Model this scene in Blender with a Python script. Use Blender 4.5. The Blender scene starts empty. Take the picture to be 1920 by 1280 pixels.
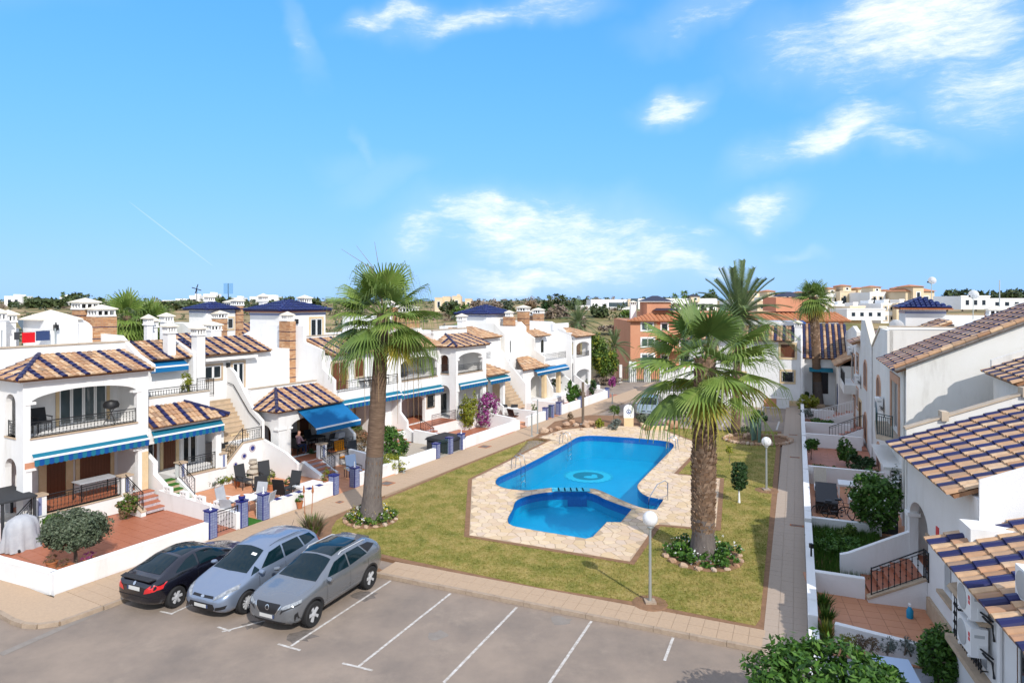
import bpy, bmesh, math, random
import numpy as np
from mathutils import Vector, Matrix
from mathutils.geometry import delaunay_2d_cdt
def tessellate_polygon(loops):
    """triangles of an outline with holes, as indices into the flattened loops"""
    fl = [Vector((p[0], p[1])) for l in loops for p in l]; E = []; k = 0
    for l in loops:
        E += [(k + i, k + (i + 1) % len(l)) for i in range(len(l))]; k += len(l)
    vs, _, fs, ov, _, _ = delaunay_2d_cdt(fl, E, [], 0, 1e-7); out = []
    def inside(x, y, P):
        c = False
        for i in range(len(P)):
            (xi, yi), (xj, yj) = P[i][:2], P[i - 1][:2]
            if (yi > y) != (yj > y) and x < (xj - xi) * (y - yi) / (yj - yi) + xi: c = not c
        return c
    for f in fs:
        c = sum((vs[i] for i in f), Vector((0, 0))) / len(f)
        if inside(c.x, c.y, loops[0]) and not any(inside(c.x, c.y, h) for h in loops[1:]) and all(ov[i] for i in f): out.append(tuple(ov[i][0] for i in f))
    return out
random.seed(7); np.random.seed(7)
R = math.radians
S = bpy.context.scene
COL = S.collection
# ------------------------------------------------------------------ camera
H = 9.2                                   # eye height on the roof terrace
cd = bpy.data.cameras.new('camera'); cam = bpy.data.objects.new('camera', cd); COL.objects.link(cam)
cam.location = (0, 0, H); cam.rotation_euler = (R(90), 0, 0)
cd.sensor_width = 36; cd.lens = 23.25; cd.shift_y = -77 / 1920; cd.clip_end = 20000; cd.clip_start = 0.1
S.camera = cam
S.view_settings.view_transform = 'Standard'; S.view_settings.look = 'None'
S.view_settings.gamma = 1; S.view_settings.use_curve_mapping = False
S.view_settings.exposure = 0.77
S.cycles.max_bounces = 8; S.cycles.transparent_max_bounces = 12
S.cycles.use_denoising = True
# ------------------------------------------------------------------ sun and sky
SUN = Vector((.36, -.70, .617)).normalized()
sd = bpy.data.lights.new('sun', 'SUN'); sd.energy = 2.6; sd.angle = R(.6); sd.color = (1, .95, .88)
sun = bpy.data.objects.new('sun', sd); COL.objects.link(sun)
sun.rotation_euler = SUN.to_track_quat('Z', 'Y').to_euler(); sun.location = SUN * 100
W = bpy.data.worlds.new('World'); S.world = W; W.use_nodes = True
def node(nt, t, **kw):
    n = nt.nodes.new(t)
    for k, v in kw.items():
        if k.startswith('i_'):
            n.inputs[int(k[2:]) if k[2:].isdigit() else k[2:].replace('_', ' ')].default_value = v
        else: setattr(n, k, v)
    return n
def make_sky():
    nt = W.node_tree; N = nt.nodes; L = nt.links.new
    bg = N['Background']; bg.inputs[1].default_value = .146
    sky = node(nt, 'ShaderNodeTexSky', sky_type='NISHITA', sun_disc=False)
    sky.sun_elevation = math.asin(SUN.z); sky.sun_rotation = math.atan2(SUN.x, SUN.y)
    sky.air_density = 1.0; sky.dust_density = .35; sky.ozone_density = 2.2; sky.altitude = 0
    # film-like shoulder per channel, so the bright horizon keeps its blue
    sp = node(nt, 'ShaderNodeSeparateColor'); L(sky.outputs[0], sp.inputs[0]); hs = node(nt, 'ShaderNodeCombineColor')
    for i, (a_, b_) in enumerate(((3.1, 6.4), (3.65, 2.0), (5.2, .6))):
        m1 = node(nt, 'ShaderNodeMath', operation='ADD'); L(sp.outputs[i], m1.inputs[0]); m1.inputs[1].default_value = b_
        m2 = node(nt, 'ShaderNodeMath', operation='DIVIDE'); L(sp.outputs[i], m2.inputs[0]); L(m1.outputs[0], m2.inputs[1])
        m3 = node(nt, 'ShaderNodeMath', operation='MULTIPLY'); L(m2.outputs[0], m3.inputs[0]); m3.inputs[1].default_value = a_; L(m3.outputs[0], hs.inputs[i])
    tc = node(nt, 'ShaderNodeTexCoord'); sep = node(nt, 'ShaderNodeSeparateXYZ'); L(tc.outputs['Generated'], sep.inputs[0])
    def M(op, a, b=None, c=None):
        n = node(nt, 'ShaderNodeMath', operation=op)
        for i, v in enumerate((a, b, c)):
            if v is None: continue
            if isinstance(v, (int, float)): n.inputs[i].default_value = v
            else: L(v, n.inputs[i])
        return n.outputs[0]
    az = M('ARCTAN2', sep.outputs[0], sep.outputs[1]); el = M('ARCSINE', sep.outputs[2])
    cv = node(nt, 'ShaderNodeCombineXYZ'); L(az, cv.inputs[0]); L(el, cv.inputs[1])
    v = cv.outputs[0]
    def bump_at(az0, el0, ra, re, ang, k):
        mp = node(nt, 'ShaderNodeMapping', vector_type='TEXTURE')
        mp.inputs['Location'].default_value = (az0, el0, 0); mp.inputs['Rotation'].default_value = (0, 0, ang); mp.inputs['Scale'].default_value = (ra, re, 1)
        L(vw, mp.inputs[0])
        ln = node(nt, 'ShaderNodeVectorMath', operation='LENGTH'); L(mp.outputs[0], ln.inputs[0])
        mr = node(nt, 'ShaderNodeMapRange', interpolation_type='SMOOTHERSTEP'); mr.inputs[1].default_value = 0; mr.inputs[2].default_value = 1.25
        mr.inputs[3].default_value = k; mr.inputs[4].default_value = 0; L(ln.outputs['Value'], mr.inputs[0])
        return mr.outputs[0]
    # large slow warp so that no bank keeps a clean outline
    wn = node(nt, 'ShaderNodeTexNoise'); wn.inputs['Scale'].default_value = 7; wn.inputs['Detail'].default_value = 4; L(v, wn.inputs['Vector'])
    sub = node(nt, 'ShaderNodeVectorMath', operation='SUBTRACT'); L(wn.outputs['Color'], sub.inputs[0]); sub.inputs[1].default_value = (.5, .5, .5)
    sc = node(nt, 'ShaderNodeVectorMath', operation='SCALE'); L(sub.outputs[0], sc.inputs[0]); sc.inputs['Scale'].default_value = .13
    ad = node(nt, 'ShaderNodeVectorMath', operation='ADD'); L(v, ad.inputs[0]); L(sc.outputs[0], ad.inputs[1]); vw = ad.outputs[0]
    s2 = node(nt, 'ShaderNodeVectorMath', operation='SCALE'); L(sub.outputs[0], s2.inputs[0]); s2.inputs['Scale'].default_value = .03
    a2 = node(nt, 'ShaderNodeVectorMath', operation='ADD'); L(v, a2.inputs[0]); L(s2.outputs[0], a2.inputs[1]); vs_ = a2.outputs[0]
    banks = [(.12, .085, .30, .085, -.16, .8), (-.02, .115, .17, .052, -.18, 1.0), (.07, .07, .26, .06, -.17, .95), (.02, .03, .16, .04, -.05, .9), (.25, .05, .14, .035, -.1, .8), (-.13, .10, .08, .05, .2, .7),
             (-.17, .405, .11, .03, .22, .85), (-.07, .41, .16, .035, .2, .8), (.05, .425, .14, .03, .1, .7),
             (.235, .285, .085, .034, .3, .9), (.445, .215, .15, .042, .28, .95), (.52, .20, .12, .03, -.2, .6), (.55, .345, .2, .1, .2, 1.0), (.43, .315, .16, .075, -.35, .72), (.62, .27, .12, .1, .4, .8),
             (.30, .405, .16, .045, .15, .6), (.36, .128, .075, .03, .12, .85), (.27, .10, .05, .02, .1, .55), (.41, .075, .05, .009, 0, .5),
             (-.315, .375, .018, .085, .35, .5), (-.222, .205, .012, .06, .3, .38), (-.20, .17, .09, .03, .4, .34), (-.24, .18, .06, .03, .1, .25),
             (-.72, .36, .2, .03, .1, .22), (-1.3, .3, .5, .08, .1, .6), (1.25, .35, .4, .12, .2, .8), (2.4, .4, .6, .14, .1, .8), (-2.5, .35, .5, .1, -.1, .7), (.2, .75, .7, .12, .1, .7), (-.6, .8, .5, .1, .2, .5)]
    off = M('MAXIMUM', M('GREATER_THAN', M('ABSOLUTE', az), .82), M('GREATER_THAN', el, .52))   # heavy unseen cloud added beyond the mapped banks, to brighten the shaded sides
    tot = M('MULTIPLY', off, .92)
    for b in banks:
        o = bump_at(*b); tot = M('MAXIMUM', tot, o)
    mp = node(nt, 'ShaderNodeMapping'); mp.inputs['Rotation'].default_value = (0, 0, R(-14)); mp.inputs['Scale'].default_value = (8, 30, 1); L(vs_, mp.inputs[0])
    n1 = node(nt, 'ShaderNodeTexNoise'); n1.inputs['Scale'].default_value = 1.0; n1.inputs['Detail'].default_value = 12; n1.inputs['Roughness'].default_value = .74; n1.inputs['Distortion'].default_value = .25
    L(mp.outputs[0], n1.inputs['Vector'])
    mp2 = node(nt, 'ShaderNodeMapping'); mp2.inputs['Rotation'].default_value = (0, 0, R(-35)); mp2.inputs['Scale'].default_value = (34, 120, 1); L(vs_, mp2.inputs[0])
    n2 = node(nt, 'ShaderNodeTexNoise'); n2.inputs['Scale'].default_value = 1.0; n2.inputs['Detail'].default_value = 10; n2.inputs['Roughness'].default_value = .7; L(mp2.outputs[0], n2.inputs['Vector'])
    nn = M('ADD', M('MULTIPLY', n1.outputs[0], .66), M('MULTIPLY', n2.outputs[0], .34))
    # thin where the bank mask is low, full where it is high
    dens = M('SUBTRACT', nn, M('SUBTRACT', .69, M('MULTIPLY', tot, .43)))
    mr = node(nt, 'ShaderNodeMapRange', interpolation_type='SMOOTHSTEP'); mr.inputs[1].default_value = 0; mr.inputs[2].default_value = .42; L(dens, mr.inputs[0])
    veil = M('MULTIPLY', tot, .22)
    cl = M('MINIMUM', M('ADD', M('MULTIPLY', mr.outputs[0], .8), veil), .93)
    # vapour trail
    mp3 = node(nt, 'ShaderNodeMapping', vector_type='TEXTURE'); mp3.inputs['Location'].default_value = (-.475, .088, 0); mp3.inputs['Rotation'].default_value = (0, 0, R(-39)); mp3.inputs['Scale'].default_value = (.065, .0008, 1)
    L(v, mp3.inputs[0]); ln = node(nt, 'ShaderNodeVectorMath', operation='LENGTH'); L(mp3.outputs[0], ln.inputs[0])
    tr = M('MULTIPLY', M('LESS_THAN', ln.outputs['Value'], 1), .17)
    cl = M('MAXIMUM', cl, tr)
    up = M('GREATER_THAN', sep.outputs[2], -.002); cl = M('MULTIPLY', cl, up)
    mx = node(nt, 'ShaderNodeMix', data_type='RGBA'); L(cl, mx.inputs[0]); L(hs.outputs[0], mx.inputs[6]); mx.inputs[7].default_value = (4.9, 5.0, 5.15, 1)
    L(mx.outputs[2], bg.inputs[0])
make_sky()
# ------------------------------------------------------------------ frames: x along a row (away), y across it, z up
class Frame:
    def __init__(s, deg): s.a = R(deg); s.rz = R(90 - deg); s.s, s.c = math.sin(s.a), math.cos(s.a)
    def w(s, x, y, z=0): return Vector((x * s.s - y * s.c, x * s.c + y * s.s, z))
    def inv(s, p): return (p[0] * s.s + p[1] * s.c, -p[0] * s.c + p[1] * s.s)
WORLD = Frame(90)
ROW = Frame(31)        # west terrace of houses
BND = Frame(29.3)      # garden walls and pavement in front of it
LOT = Frame(23.5)      # parking bays, east path
EST = Frame(23.3)      # east terrace
NEAR = Frame(17.2)     # nearest east house
def survey(px, py, z=.12):
    """a point on a level plane, as sighted from the terrace"""
    t = (H - z) * 1240 / (py - 563); return ((px - 960) * t / 1240, t)
def flatpoly(pts, z=.12): return [survey(a, b, z) for a, b in pts]
# ------------------------------------------------------------------ mesh builder
class MB:
    def __init__(s): s.v = []; s.f = []
    def add(s, vs, fs):
        n = len(s.v); s.v += [tuple(p) for p in vs]; s.f += [tuple(i + n for i in f) for f in fs]; return s
    def box(s, x0, x1, y0, y1, z0, z1):
        if x0 > x1: x0, x1 = x1, x0
        if y0 > y1: y0, y1 = y1, y0
        return s.add([(x0, y0, z0), (x1, y0, z0), (x1, y1, z0), (x0, y1, z0), (x0, y0, z1), (x1, y0, z1), (x1, y1, z1), (x0, y1, z1)],
                     [(3, 2, 1, 0), (4, 5, 6, 7), (0, 1, 5, 4), (1, 2, 6, 5), (2, 3, 7, 6), (3, 0, 4, 7)])
    def hexa(s, p): return s.add(p, [(3, 2, 1, 0), (4, 5, 6, 7), (0, 1, 5, 4), (1, 2, 6, 5), (2, 3, 7, 6), (3, 0, 4, 7)])
    def panel(s, loops, axis, a, b):
        """2D loops (outline, holes) extruded from a to b along an axis"""
        if isinstance(loops[0][0], (int, float)): loops = [loops]
        mp = {'y': lambda p, d: (p[0], d, p[1]), 'x': lambda p, d: (d, p[0], p[1]), 'z': lambda p, d: (p[0], p[1], d)}[axis]
        tri = tessellate_polygon([[Vector((p[0], p[1], 0)) for p in l] for l in loops])
        flat = [p for l in loops for p in l]; n = len(flat)
        vs = [mp(p, a) for p in flat] + [mp(p, b) for p in flat]
        fs = [tuple(t) for t in tri] + [tuple(i + n for i in reversed(t)) for t in tri]
        k = 0
        for l in loops:
            m = len(l)
            for i in range(m):
                p, q = k + i, k + (i + 1) % m; fs.append((p, q, q + n, p + n))
            k += m
        return s.add(vs, fs)
    def tube(s, pts, r, seg=6, cap=True):
        pts = [Vector(p) for p in pts]; rs = r if isinstance(r, (list, tuple)) else [r] * len(pts)
        vs = []; fs = []; m = len(pts)
        for i, p in enumerate(pts):
            d = (pts[min(i + 1, m - 1)] - pts[max(i - 1, 0)])
            d = d.normalized() if d.length > 1e-9 else Vector((0, 0, 1))
            a = d.cross(Vector((0, 0, 1)) if abs(d.z) < .95 else Vector((1, 0, 0))).normalized(); b = d.cross(a)
            for k in range(seg):
                t = 2 * math.pi * k / seg; vs.append(p + (a * math.cos(t) + b * math.sin(t)) * rs[i])
        for i in range(m - 1):
            for k in range(seg):
                k2 = (k + 1) % seg; fs.append((i * seg + k, i * seg + k2, (i + 1) * seg + k2, (i + 1) * seg + k))
        if cap: fs.append(tuple(range(seg))); fs.append(tuple(reversed(range((m - 1) * seg, m * seg))))
        return s.add(vs, fs)
    def lathe(s, prof, seg=12, c=(0, 0, 0), sx=1, sy=1, cap=True):
        vs = []; fs = []; m = len(prof)
        for r, z in prof:
            for k in range(seg):
                t = 2 * math.pi * k / seg; vs.append((c[0] + r * sx * math.cos(t), c[1] + r * sy * math.sin(t), c[2] + z))
        for i in range(m - 1):
            for k in range(seg):
                k2 = (k + 1) % seg; fs.append((i * seg + k, i * seg + k2, (i + 1) * seg + k2, (i + 1) * seg + k))
        if cap: fs.append(tuple(reversed(range(seg)))); fs.append(tuple(range((m - 1) * seg, m * seg)))
        return s.add(vs, fs)
    def xf(s, M):
        s.v = [tuple(M @ Vector(p)) for p in s.v]; return s
    def mesh(s, name, mat, smooth=False, org=(0, 0, 0)):
        me = bpy.data.meshes.new(name); ox, oy, oz = org
        me.from_pydata([(a - ox, b - oy, c - oz) for a, b, c in s.v], [], s.f)
        b = bmesh.new(); b.from_mesh(me); bmesh.ops.recalc_face_normals(b, faces=b.faces); b.to_mesh(me); b.free()
        if mat: me.materials.append(mat)
        if smooth:
            me.polygons.foreach_set('use_smooth', [True] * len(me.polygons))
            me.set_sharp_from_angle(angle=R(42))
        return me
def link(name, me, parent=None, mat4=None):
    o = bpy.data.objects.new(name, me); COL.objects.link(o)
    if parent: o.parent = parent
    if mat4 is not None: o.matrix_basis = mat4
    return o
def setp(o, label=None, cat=None, group=None, kind=None):
    if label: o['label'] = label
    if cat: o['category'] = cat
    if group: o['group'] = group
    if kind: o['kind'] = kind
    return o
class Thing:
    """an Empty at the thing's base; parts are given in frame coordinates"""
    def __init__(s, name, label, cat, fr, org, group=None, kind=None):
        s.fr = fr; s.org = tuple(org); s.o = bpy.data.objects.new(name, None); COL.objects.link(s.o)
        s.o.location = fr.w(*org); s.o.rotation_euler = (0, 0, fr.rz); s.o.empty_display_size = .2
        setp(s.o, label, cat, group, kind)
    def part(s, name, mb, mat, parent=None, smooth=False, label=None, kind=None):
        me = mb if isinstance(mb, bpy.types.Mesh) else mb.mesh(name, mat, smooth, s.org)
        return setp(link(name, me, parent or s.o), label, kind=kind)
    def inst(s, name, me, pos, parent=None, rot=None, label=None):
        o = link(name, me, parent or s.o); o.location = tuple(p - q for p, q in zip(pos, s.org))
        if rot: o.rotation_euler = rot
        return setp(o, label)
def solo(name, label, cat, mb, mat, fr, org, group=None, kind=None, smooth=False):
    me = mb.mesh(name, mat, smooth, org); o = link(name, me)
    o.location = fr.w(*org); o.rotation_euler = (0, 0, fr.rz); return setp(o, label, cat, group, kind)
def tree_copy(o, loc=None, rz=None, label=None, parent=None):
    c = o.copy(); COL.objects.link(c)
    if parent: c.parent = parent
    for ch in list(o.children): tree_copy(ch, parent=c)
    if loc is not None: c.location = loc
    if rz is not None: c.rotation_euler = (0, 0, rz)
    if label: c['label'] = label
    return c
# ------------------------------------------------------------------ materials
def pbr(name, col, rough=.7, spec=.3, metal=0, var=None, vscale=3, island=None, bump=0, bscale=40, det=6, dirt=None, coat=0, trans=0, objrand=None, stretch=None, sss=0):
    """principled with noise variation: var = second colour, island = per-piece colour stops, dirt = (colour, scale, amount)"""
    m = bpy.data.materials.new(name); m.use_nodes = True; nt = m.node_tree; L = nt.links.new
    p = nt.nodes['Principled BSDF']; p.inputs['Roughness'].default_value = rough; p.inputs['Metallic'].default_value = metal
    p.inputs['Specular IOR Level'].default_value = spec; p.inputs['Coat Weight'].default_value = coat
    p.inputs['Base Color'].default_value = (*col, 1); out = None
    tc = node(nt, 'ShaderNodeTexCoord'); vec = tc.outputs['Object']
    if stretch:
        mp = node(nt, 'ShaderNodeMapping'); mp.inputs['Scale'].default_value = stretch; L(vec, mp.inputs[0]); vec = mp.outputs[0]
    if island or objrand:
        stops = island or objrand
        if island: g = node(nt, 'ShaderNodeNewGeometry'); src = g.outputs['Random Per Island']
        else: g = node(nt, 'ShaderNodeObjectInfo'); src = g.outputs['Random']
        cr = node(nt, 'ShaderNodeValToRGB'); cr.color_ramp.interpolation = 'LINEAR'
        el = cr.color_ramp.elements
        while len(el) < len(stops): el.new(.5)
        for i, c in enumerate(stops): el[i].position = i / max(1, len(stops) - 1); el[i].color = (*c, 1)
        L(src, cr.inputs[0]); out = cr.outputs[0]
    if var:
        n = node(nt, 'ShaderNodeTexNoise'); n.inputs['Scale'].default_value = vscale; n.inputs['Detail'].default_value = det; n.inputs['Roughness'].default_value = .65; L(vec, n.inputs['Vector'])
        mr = node(nt, 'ShaderNodeMapRange'); mr.inputs[1].default_value = .32; mr.inputs[2].default_value = .68; L(n.outputs[0], mr.inputs[0])
        mx = node(nt, 'ShaderNodeMix', data_type='RGBA'); L(mr.outputs[0], mx.inputs[0])
        if out: L(out, mx.inputs[6])
        else: mx.inputs[6].default_value = (*col, 1)
        mx.inputs[7].default_value = (*var, 1)
        if out:
            mu = node(nt, 'ShaderNodeMath', operation='MULTIPLY'); L(mr.outputs[0], mu.inputs[0]); mu.inputs[1].default_value = .5; L(mu.outputs[0], mx.inputs[0])
        out = mx.outputs[2]
    if dirt:
        dc, ds, da = dirt
        mp = node(nt, 'ShaderNodeMapping'); mp.inputs['Scale'].default_value = (ds, ds, ds * .22); L(tc.outputs['Object'], mp.inputs[0])
        n = node(nt, 'ShaderNodeTexNoise'); n.inputs['Scale'].default_value = 1; n.inputs['Detail'].default_value = 9; n.inputs['Roughness'].default_value = .7; L(mp.outputs[0], n.inputs['Vector'])
        mr = node(nt, 'ShaderNodeMapRange', interpolation_type='SMOOTHSTEP'); mr.inputs[1].default_value = .5; mr.inputs[2].default_value = .8; mr.inputs[4].default_value = da; L(n.outputs[0], mr.inputs[0])
        mx = node(nt, 'ShaderNodeMix', data_type='RGBA'); L(mr.outputs[0], mx.inputs[0])
        if out: L(out, mx.inputs[6])
        else: mx.inputs[6].default_value = (*col, 1)
        mx.inputs[7].default_value = (*dc, 1); out = mx.outputs[2]
    if out: L(out, p.inputs['Base Color'])
    if bump:
        n = node(nt, 'ShaderNodeTexNoise'); n.inputs['Scale'].default_value = bscale; n.inputs['Detail'].default_value = 5; L(vec, n.inputs['Vector'])
        b = node(nt, 'ShaderNodeBump'); b.inputs['Strength'].default_value = bump; b.inputs['Distance'].default_value = .02; L(n.outputs[0], b.inputs['Height']); L(b.outputs[0], p.inputs['Normal'])
    if trans:
        tr = node(nt, 'ShaderNodeBsdfTranslucent'); mx = node(nt, 'ShaderNodeMixShader'); mx.inputs[0].default_value = trans
        if out: L(out, tr.inputs[0])
        else: tr.inputs[0].default_value = (*col, 1)
        L(p.outputs[0], mx.inputs[1]); L(tr.outputs[0], mx.inputs[2]); L(mx.outputs[0], nt.nodes['Material Output'].inputs[0])
    return m
WHT = (.76, .755, .745)
M = {}
M['stucco'] = pbr('white stucco', WHT, .9, .15, var=(.71, .70, .685), vscale=.9, bump=.35, bscale=45, dirt=((.47, .44, .38), 1.1, .5))
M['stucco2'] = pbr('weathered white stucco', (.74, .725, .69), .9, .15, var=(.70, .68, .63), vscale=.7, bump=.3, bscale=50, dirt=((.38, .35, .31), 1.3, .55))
M['cap'] = pbr('painted coping', (.80, .79, .77), .85, .2, dirt=((.45, .42, .37), 1.6, .4), bump=.2)
M['capb'] = pbr('beige coping stone', (.52, .43, .33), .85, .2, var=(.40, .33, .25), vscale=2.5, bump=.3)
M['stone'] = pbr('beige stone trim', (.60, .44, .25), .85, .2, var=(.66, .52, .33), vscale=3, bump=.35, bscale=20)
M['sandcap'] = pbr('sandstone sill', (.52, .40, .28), .85, .2, var=(.40, .30, .21), vscale=4, bump=.3)
TERR = [(.33, .18, .10), (.50, .29, .16), (.60, .40, .23), (.64, .47, .31), (.42, .23, .125), (.56, .35, .20), (.24, .17, .125), (.50, .26, .14)]
M['rooftile'] = pbr('clay roof tile', (.5, .26, .13), .8, .25, island=TERR, var=(.26, .16, .10), vscale=6, bump=.2, bscale=30)
M['rooftile_o'] = pbr('clay roof tile single', (.5, .26, .13), .8, .25, objrand=TERR, var=(.30, .19, .12), vscale=5, bump=.2, bscale=30)
M['bluetile'] = pbr('cobalt glazed tile', (.012, .014, .075), .4, .35, island=[(.010, .010, .045), (.014, .016, .07), (.02, .016, .045)])
M['bluetile_r'] = pbr('bright cobalt glazed tile', (.012, .012, .06), .4, .3, objrand=[(.014, .014, .06), (.014, .018, .09)])
M['blueroof'] = pbr('blue glazed roof', (.010, .02, .16), .35, .4, island=[(.006, .009, .06), (.009, .016, .11)])
M['brick'] = pbr('chimney brick', (.45, .24, .12), .85, .2, island=[(.42, .20, .09), (.52, .31, .17), (.38, .19, .10), (.56, .36, .21)], bump=.2)
M['mortar'] = pbr('mortar', (.42, .37, .30), .95, .1)
M['terra'] = pbr('terracotta floor tile', (.40, .14, .075), .45, .4, objrand=[(.36, .125, .068), (.44, .165, .09), (.40, .14, .075), (.47, .19, .11)], var=(.33, .11, .06), vscale=3)
M['terra2'] = pbr('orange terracotta floor', (.58, .26, .135), .55, .35, objrand=[(.55, .245, .125), (.62, .30, .165), (.58, .265, .14)], var=(.50, .22, .115), vscale=2.5)
M['grout'] = pbr('grout', (.42, .27, .19), .9, .1, var=(.32, .2, .14), vscale=3)
M['iron'] = pbr('black wrought iron', (.012, .013, .014), .45, .4)
M['green_iron'] = pbr('dark green iron', (.010, .045, .04), .4, .45)
M['wood'] = pbr('brown timber', (.15, .05, .02), .5, .4, var=(.09, .03, .012), vscale=5, stretch=(14, 14, 1))
M['shut'] = pbr('brown shutter', (.17, .062, .028), .5, .4, var=(.12, .04, .02), vscale=4, stretch=(20, 20, .5))
M['glass'] = pbr('dark window glass', (.012, .018, .022), .06, .45)
M['glass_b'] = pbr('blue grey balcony glazing', (.05, .075, .085), .06, .8, coat=.6)
M['frame'] = pbr('white frame', (.75, .75, .74), .5, .4)
M['awn'] = pbr('blue awning canvas', (.008, .135, .33), .8, .2, var=(.010, .155, .37), vscale=1.2, trans=.12)
M['awn_t'] = pbr('teal stripe awning', (.012, .14, .22), .8, .2, var=(.015, .165, .25), vscale=2, trans=.1)
M['awn_d'] = pbr('blue stripe awning', (.008, .075, .28), .8, .2, trans=.1)
M['awnbar'] = pbr('white awning bar', (.8, .8, .8), .4, .4)
M['asphalt'] = pbr('worn asphalt', (.335, .265, .21), .9, .15, var=(.225, .185, .155), vscale=.5, bump=.8, bscale=110, det=14, dirt=((.40, .32, .25), .7, .75))
M['paint'] = pbr('road paint', (.64, .62, .59), .8, .2, var=(.33, .28, .23), vscale=8)
M['pave'] = pbr('pink beige paving', (.47, .335, .225), .9, .15, objrand=[(.45, .32, .212), (.49, .355, .24), (.47, .335, .225)], var=(.36, .265, .19), vscale=14, bump=.55, bscale=90)
M['pave2'] = pbr('east path paving', (.41, .325, .26), .9, .15, objrand=[(.39, .31, .245), (.43, .345, .275)], var=(.34, .27, .21), vscale=16, bump=.5, bscale=70)
M['paveb'] = pbr('paving bed', (.38, .28, .20), .95, .1, var=(.32, .24, .17), vscale=8)
M['kerb'] = pbr('kerb concrete', (.40, .31, .23), .9, .15, var=(.30, .23, .17), vscale=6, bump=.4)
M['soil'] = pbr('bare soil', (.27, .155, .09), .95, .1, var=(.19, .11, .065), vscale=5, bump=.7, bscale=30)
M['gravel'] = pbr('pale gravel', (.50, .44, .36), .95, .1, var=(.36, .31, .25), vscale=30, bump=.8, bscale=60)
STONE = [(.56, .42, .25), (.62, .46, .27), (.62, .47, .30), (.70, .56, .39), (.55, .40, .27), (.66, .52, .38), (.58, .46, .36), (.73, .58, .38), (.50, .39, .31)]
M['flag'] = pbr('pool deck flagstone', (.6, .47, .32), .85, .25, island=STONE, var=(.52, .39, .28), vscale=4, bump=.3, bscale=25)
M['flag_o'] = pbr('pool deck flagstone single', (.6, .47, .32), .85, .25, objrand=STONE, var=(.52, .39, .28), vscale=4, bump=.3, bscale=25)
M['joint'] = pbr('deck joint', (.45, .34, .24), .95, .1, var=(.38, .29, .2), vscale=4)
M['pooltile'] = pbr('blue pool mosaic', (.002, .35, .56), .3, .5, var=(.001, .31, .52), vscale=1.4)
M['pooledge'] = pbr('dark blue pool edge tile', (.004, .10, .36), .3, .5, var=(.006, .14, .42), vscale=9)
M['turq'] = pbr('turquoise mosaic', (.04, .55, .68), .3, .5, var=(.02, .40, .55), vscale=9)
M['emer'] = pbr('green mosaic', (.006, .20, .24), .3, .5, var=(.006, .15, .2), vscale=8)
M['steel'] = pbr('stainless tube', (.62, .63, .64), .25, .5, metal=1)
M['galv'] = pbr('galvanised post', (.42, .45, .44), .45, .5, metal=.6)
M['globe'] = pbr('white lamp globe', (.85, .85, .85), .25, .5, trans=.3)
M['pilltile'] = pbr('blue grey glazed tile', (.2, .23, .36), .3, .5, island=[(.16, .19, .33), (.24, .27, .40), (.19, .23, .38), (.28, .31, .43)], var=(.12, .14, .28), vscale=14)
M['navy'] = pbr('navy tile trim', (.012, .02, .16), .25, .5)
M['trunk'] = pbr('palm trunk bark', (.20, .135, .095), .95, .1, var=(.10, .065, .045), vscale=3, bump=.9, bscale=14, stretch=(1, 1, 6))
M['trunkg'] = pbr('grey palm base', (.17, .145, .13), .95, .1, var=(.10, .085, .08), vscale=4, bump=.8, bscale=10, stretch=(4, 4, .8))
M['boot'] = pbr('palm leaf base', (.24, .155, .10), .9, .1, island=[(.15, .09, .055), (.27, .175, .115), (.33, .235, .17), (.20, .12, .075)])
M['thatch'] = pbr('dead frond', (.30, .19, .09), .9, .1, island=[(.34, .22, .10), (.24, .14, .06), (.40, .28, .15)])
M['frond'] = pbr('palm frond', (.16, .24, .05), .5, .3, island=[(.13, .21, .045), (.21, .29, .06), (.16, .25, .05), (.25, .31, .08)], trans=.3)
M['frond_d'] = pbr('darker palm frond', (.06, .12, .028), .5, .35, island=[(.085, .15, .035), (.13, .20, .045), (.11, .17, .04)], trans=.25)  # deeper green, given to fronds at random
M['frond_y'] = pbr('yellowing palm frond', (.28, .24, .03), .55, .3, island=[(.26, .24, .03), (.34, .28, .045), (.18, .20, .03)], trans=.3)
M['feather'] = pbr('feather palm frond', (.075, .12, .045), .5, .35, island=[(.09, .14, .06), (.15, .20, .08), (.12, .17, .065)], trans=.2)
M['bark'] = pbr('grey bark', (.20, .16, .12), .95, .1, var=(.12, .09, .07), vscale=6, bump=.6)
def leaf(name, a, b, c, tr=.22): return pbr(name, b, .5, .3, island=[a, b, c, b], trans=tr)
M['lf_olive'] = leaf('grey green leaf', (.045, .065, .035), (.085, .115, .065), (.15, .175, .11))
M['lf_cit'] = leaf('citrus leaf', (.022, .062, .010), (.048, .125, .018), (.10, .20, .028))
M['lf_dark'] = leaf('dark green leaf', (.014, .04, .012), (.028, .07, .02), (.05, .10, .03))
M['lf_mid'] = leaf('mid green leaf', (.04, .085, .015), (.075, .14, .022), (.14, .20, .03))
M['lf_yel'] = leaf('yellow green leaf', (.10, .14, .015), (.19, .22, .02), (.30, .29, .03))
M['lf_red'] = leaf('reddish leaf', (.08, .075, .03), (.17, .11, .06), (.24, .16, .09))
M['lf_boug'] = leaf('bougainvillea bract', (.15, .02, .10), (.28, .035, .19), (.38, .09, .30))
M['lf_dry'] = leaf('dry twig', (.16, .12, .09), (.24, .18, .14), (.20, .16, .11), .05)
M['lf_pine'] = leaf('far pine', (.030, .05, .018), (.055, .082, .028), (.085, .11, .04), .1)
M['lf_grey'] = leaf('silver leaf', (.09, .12, .10), (.15, .18, .15), (.2, .23, .2))
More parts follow.
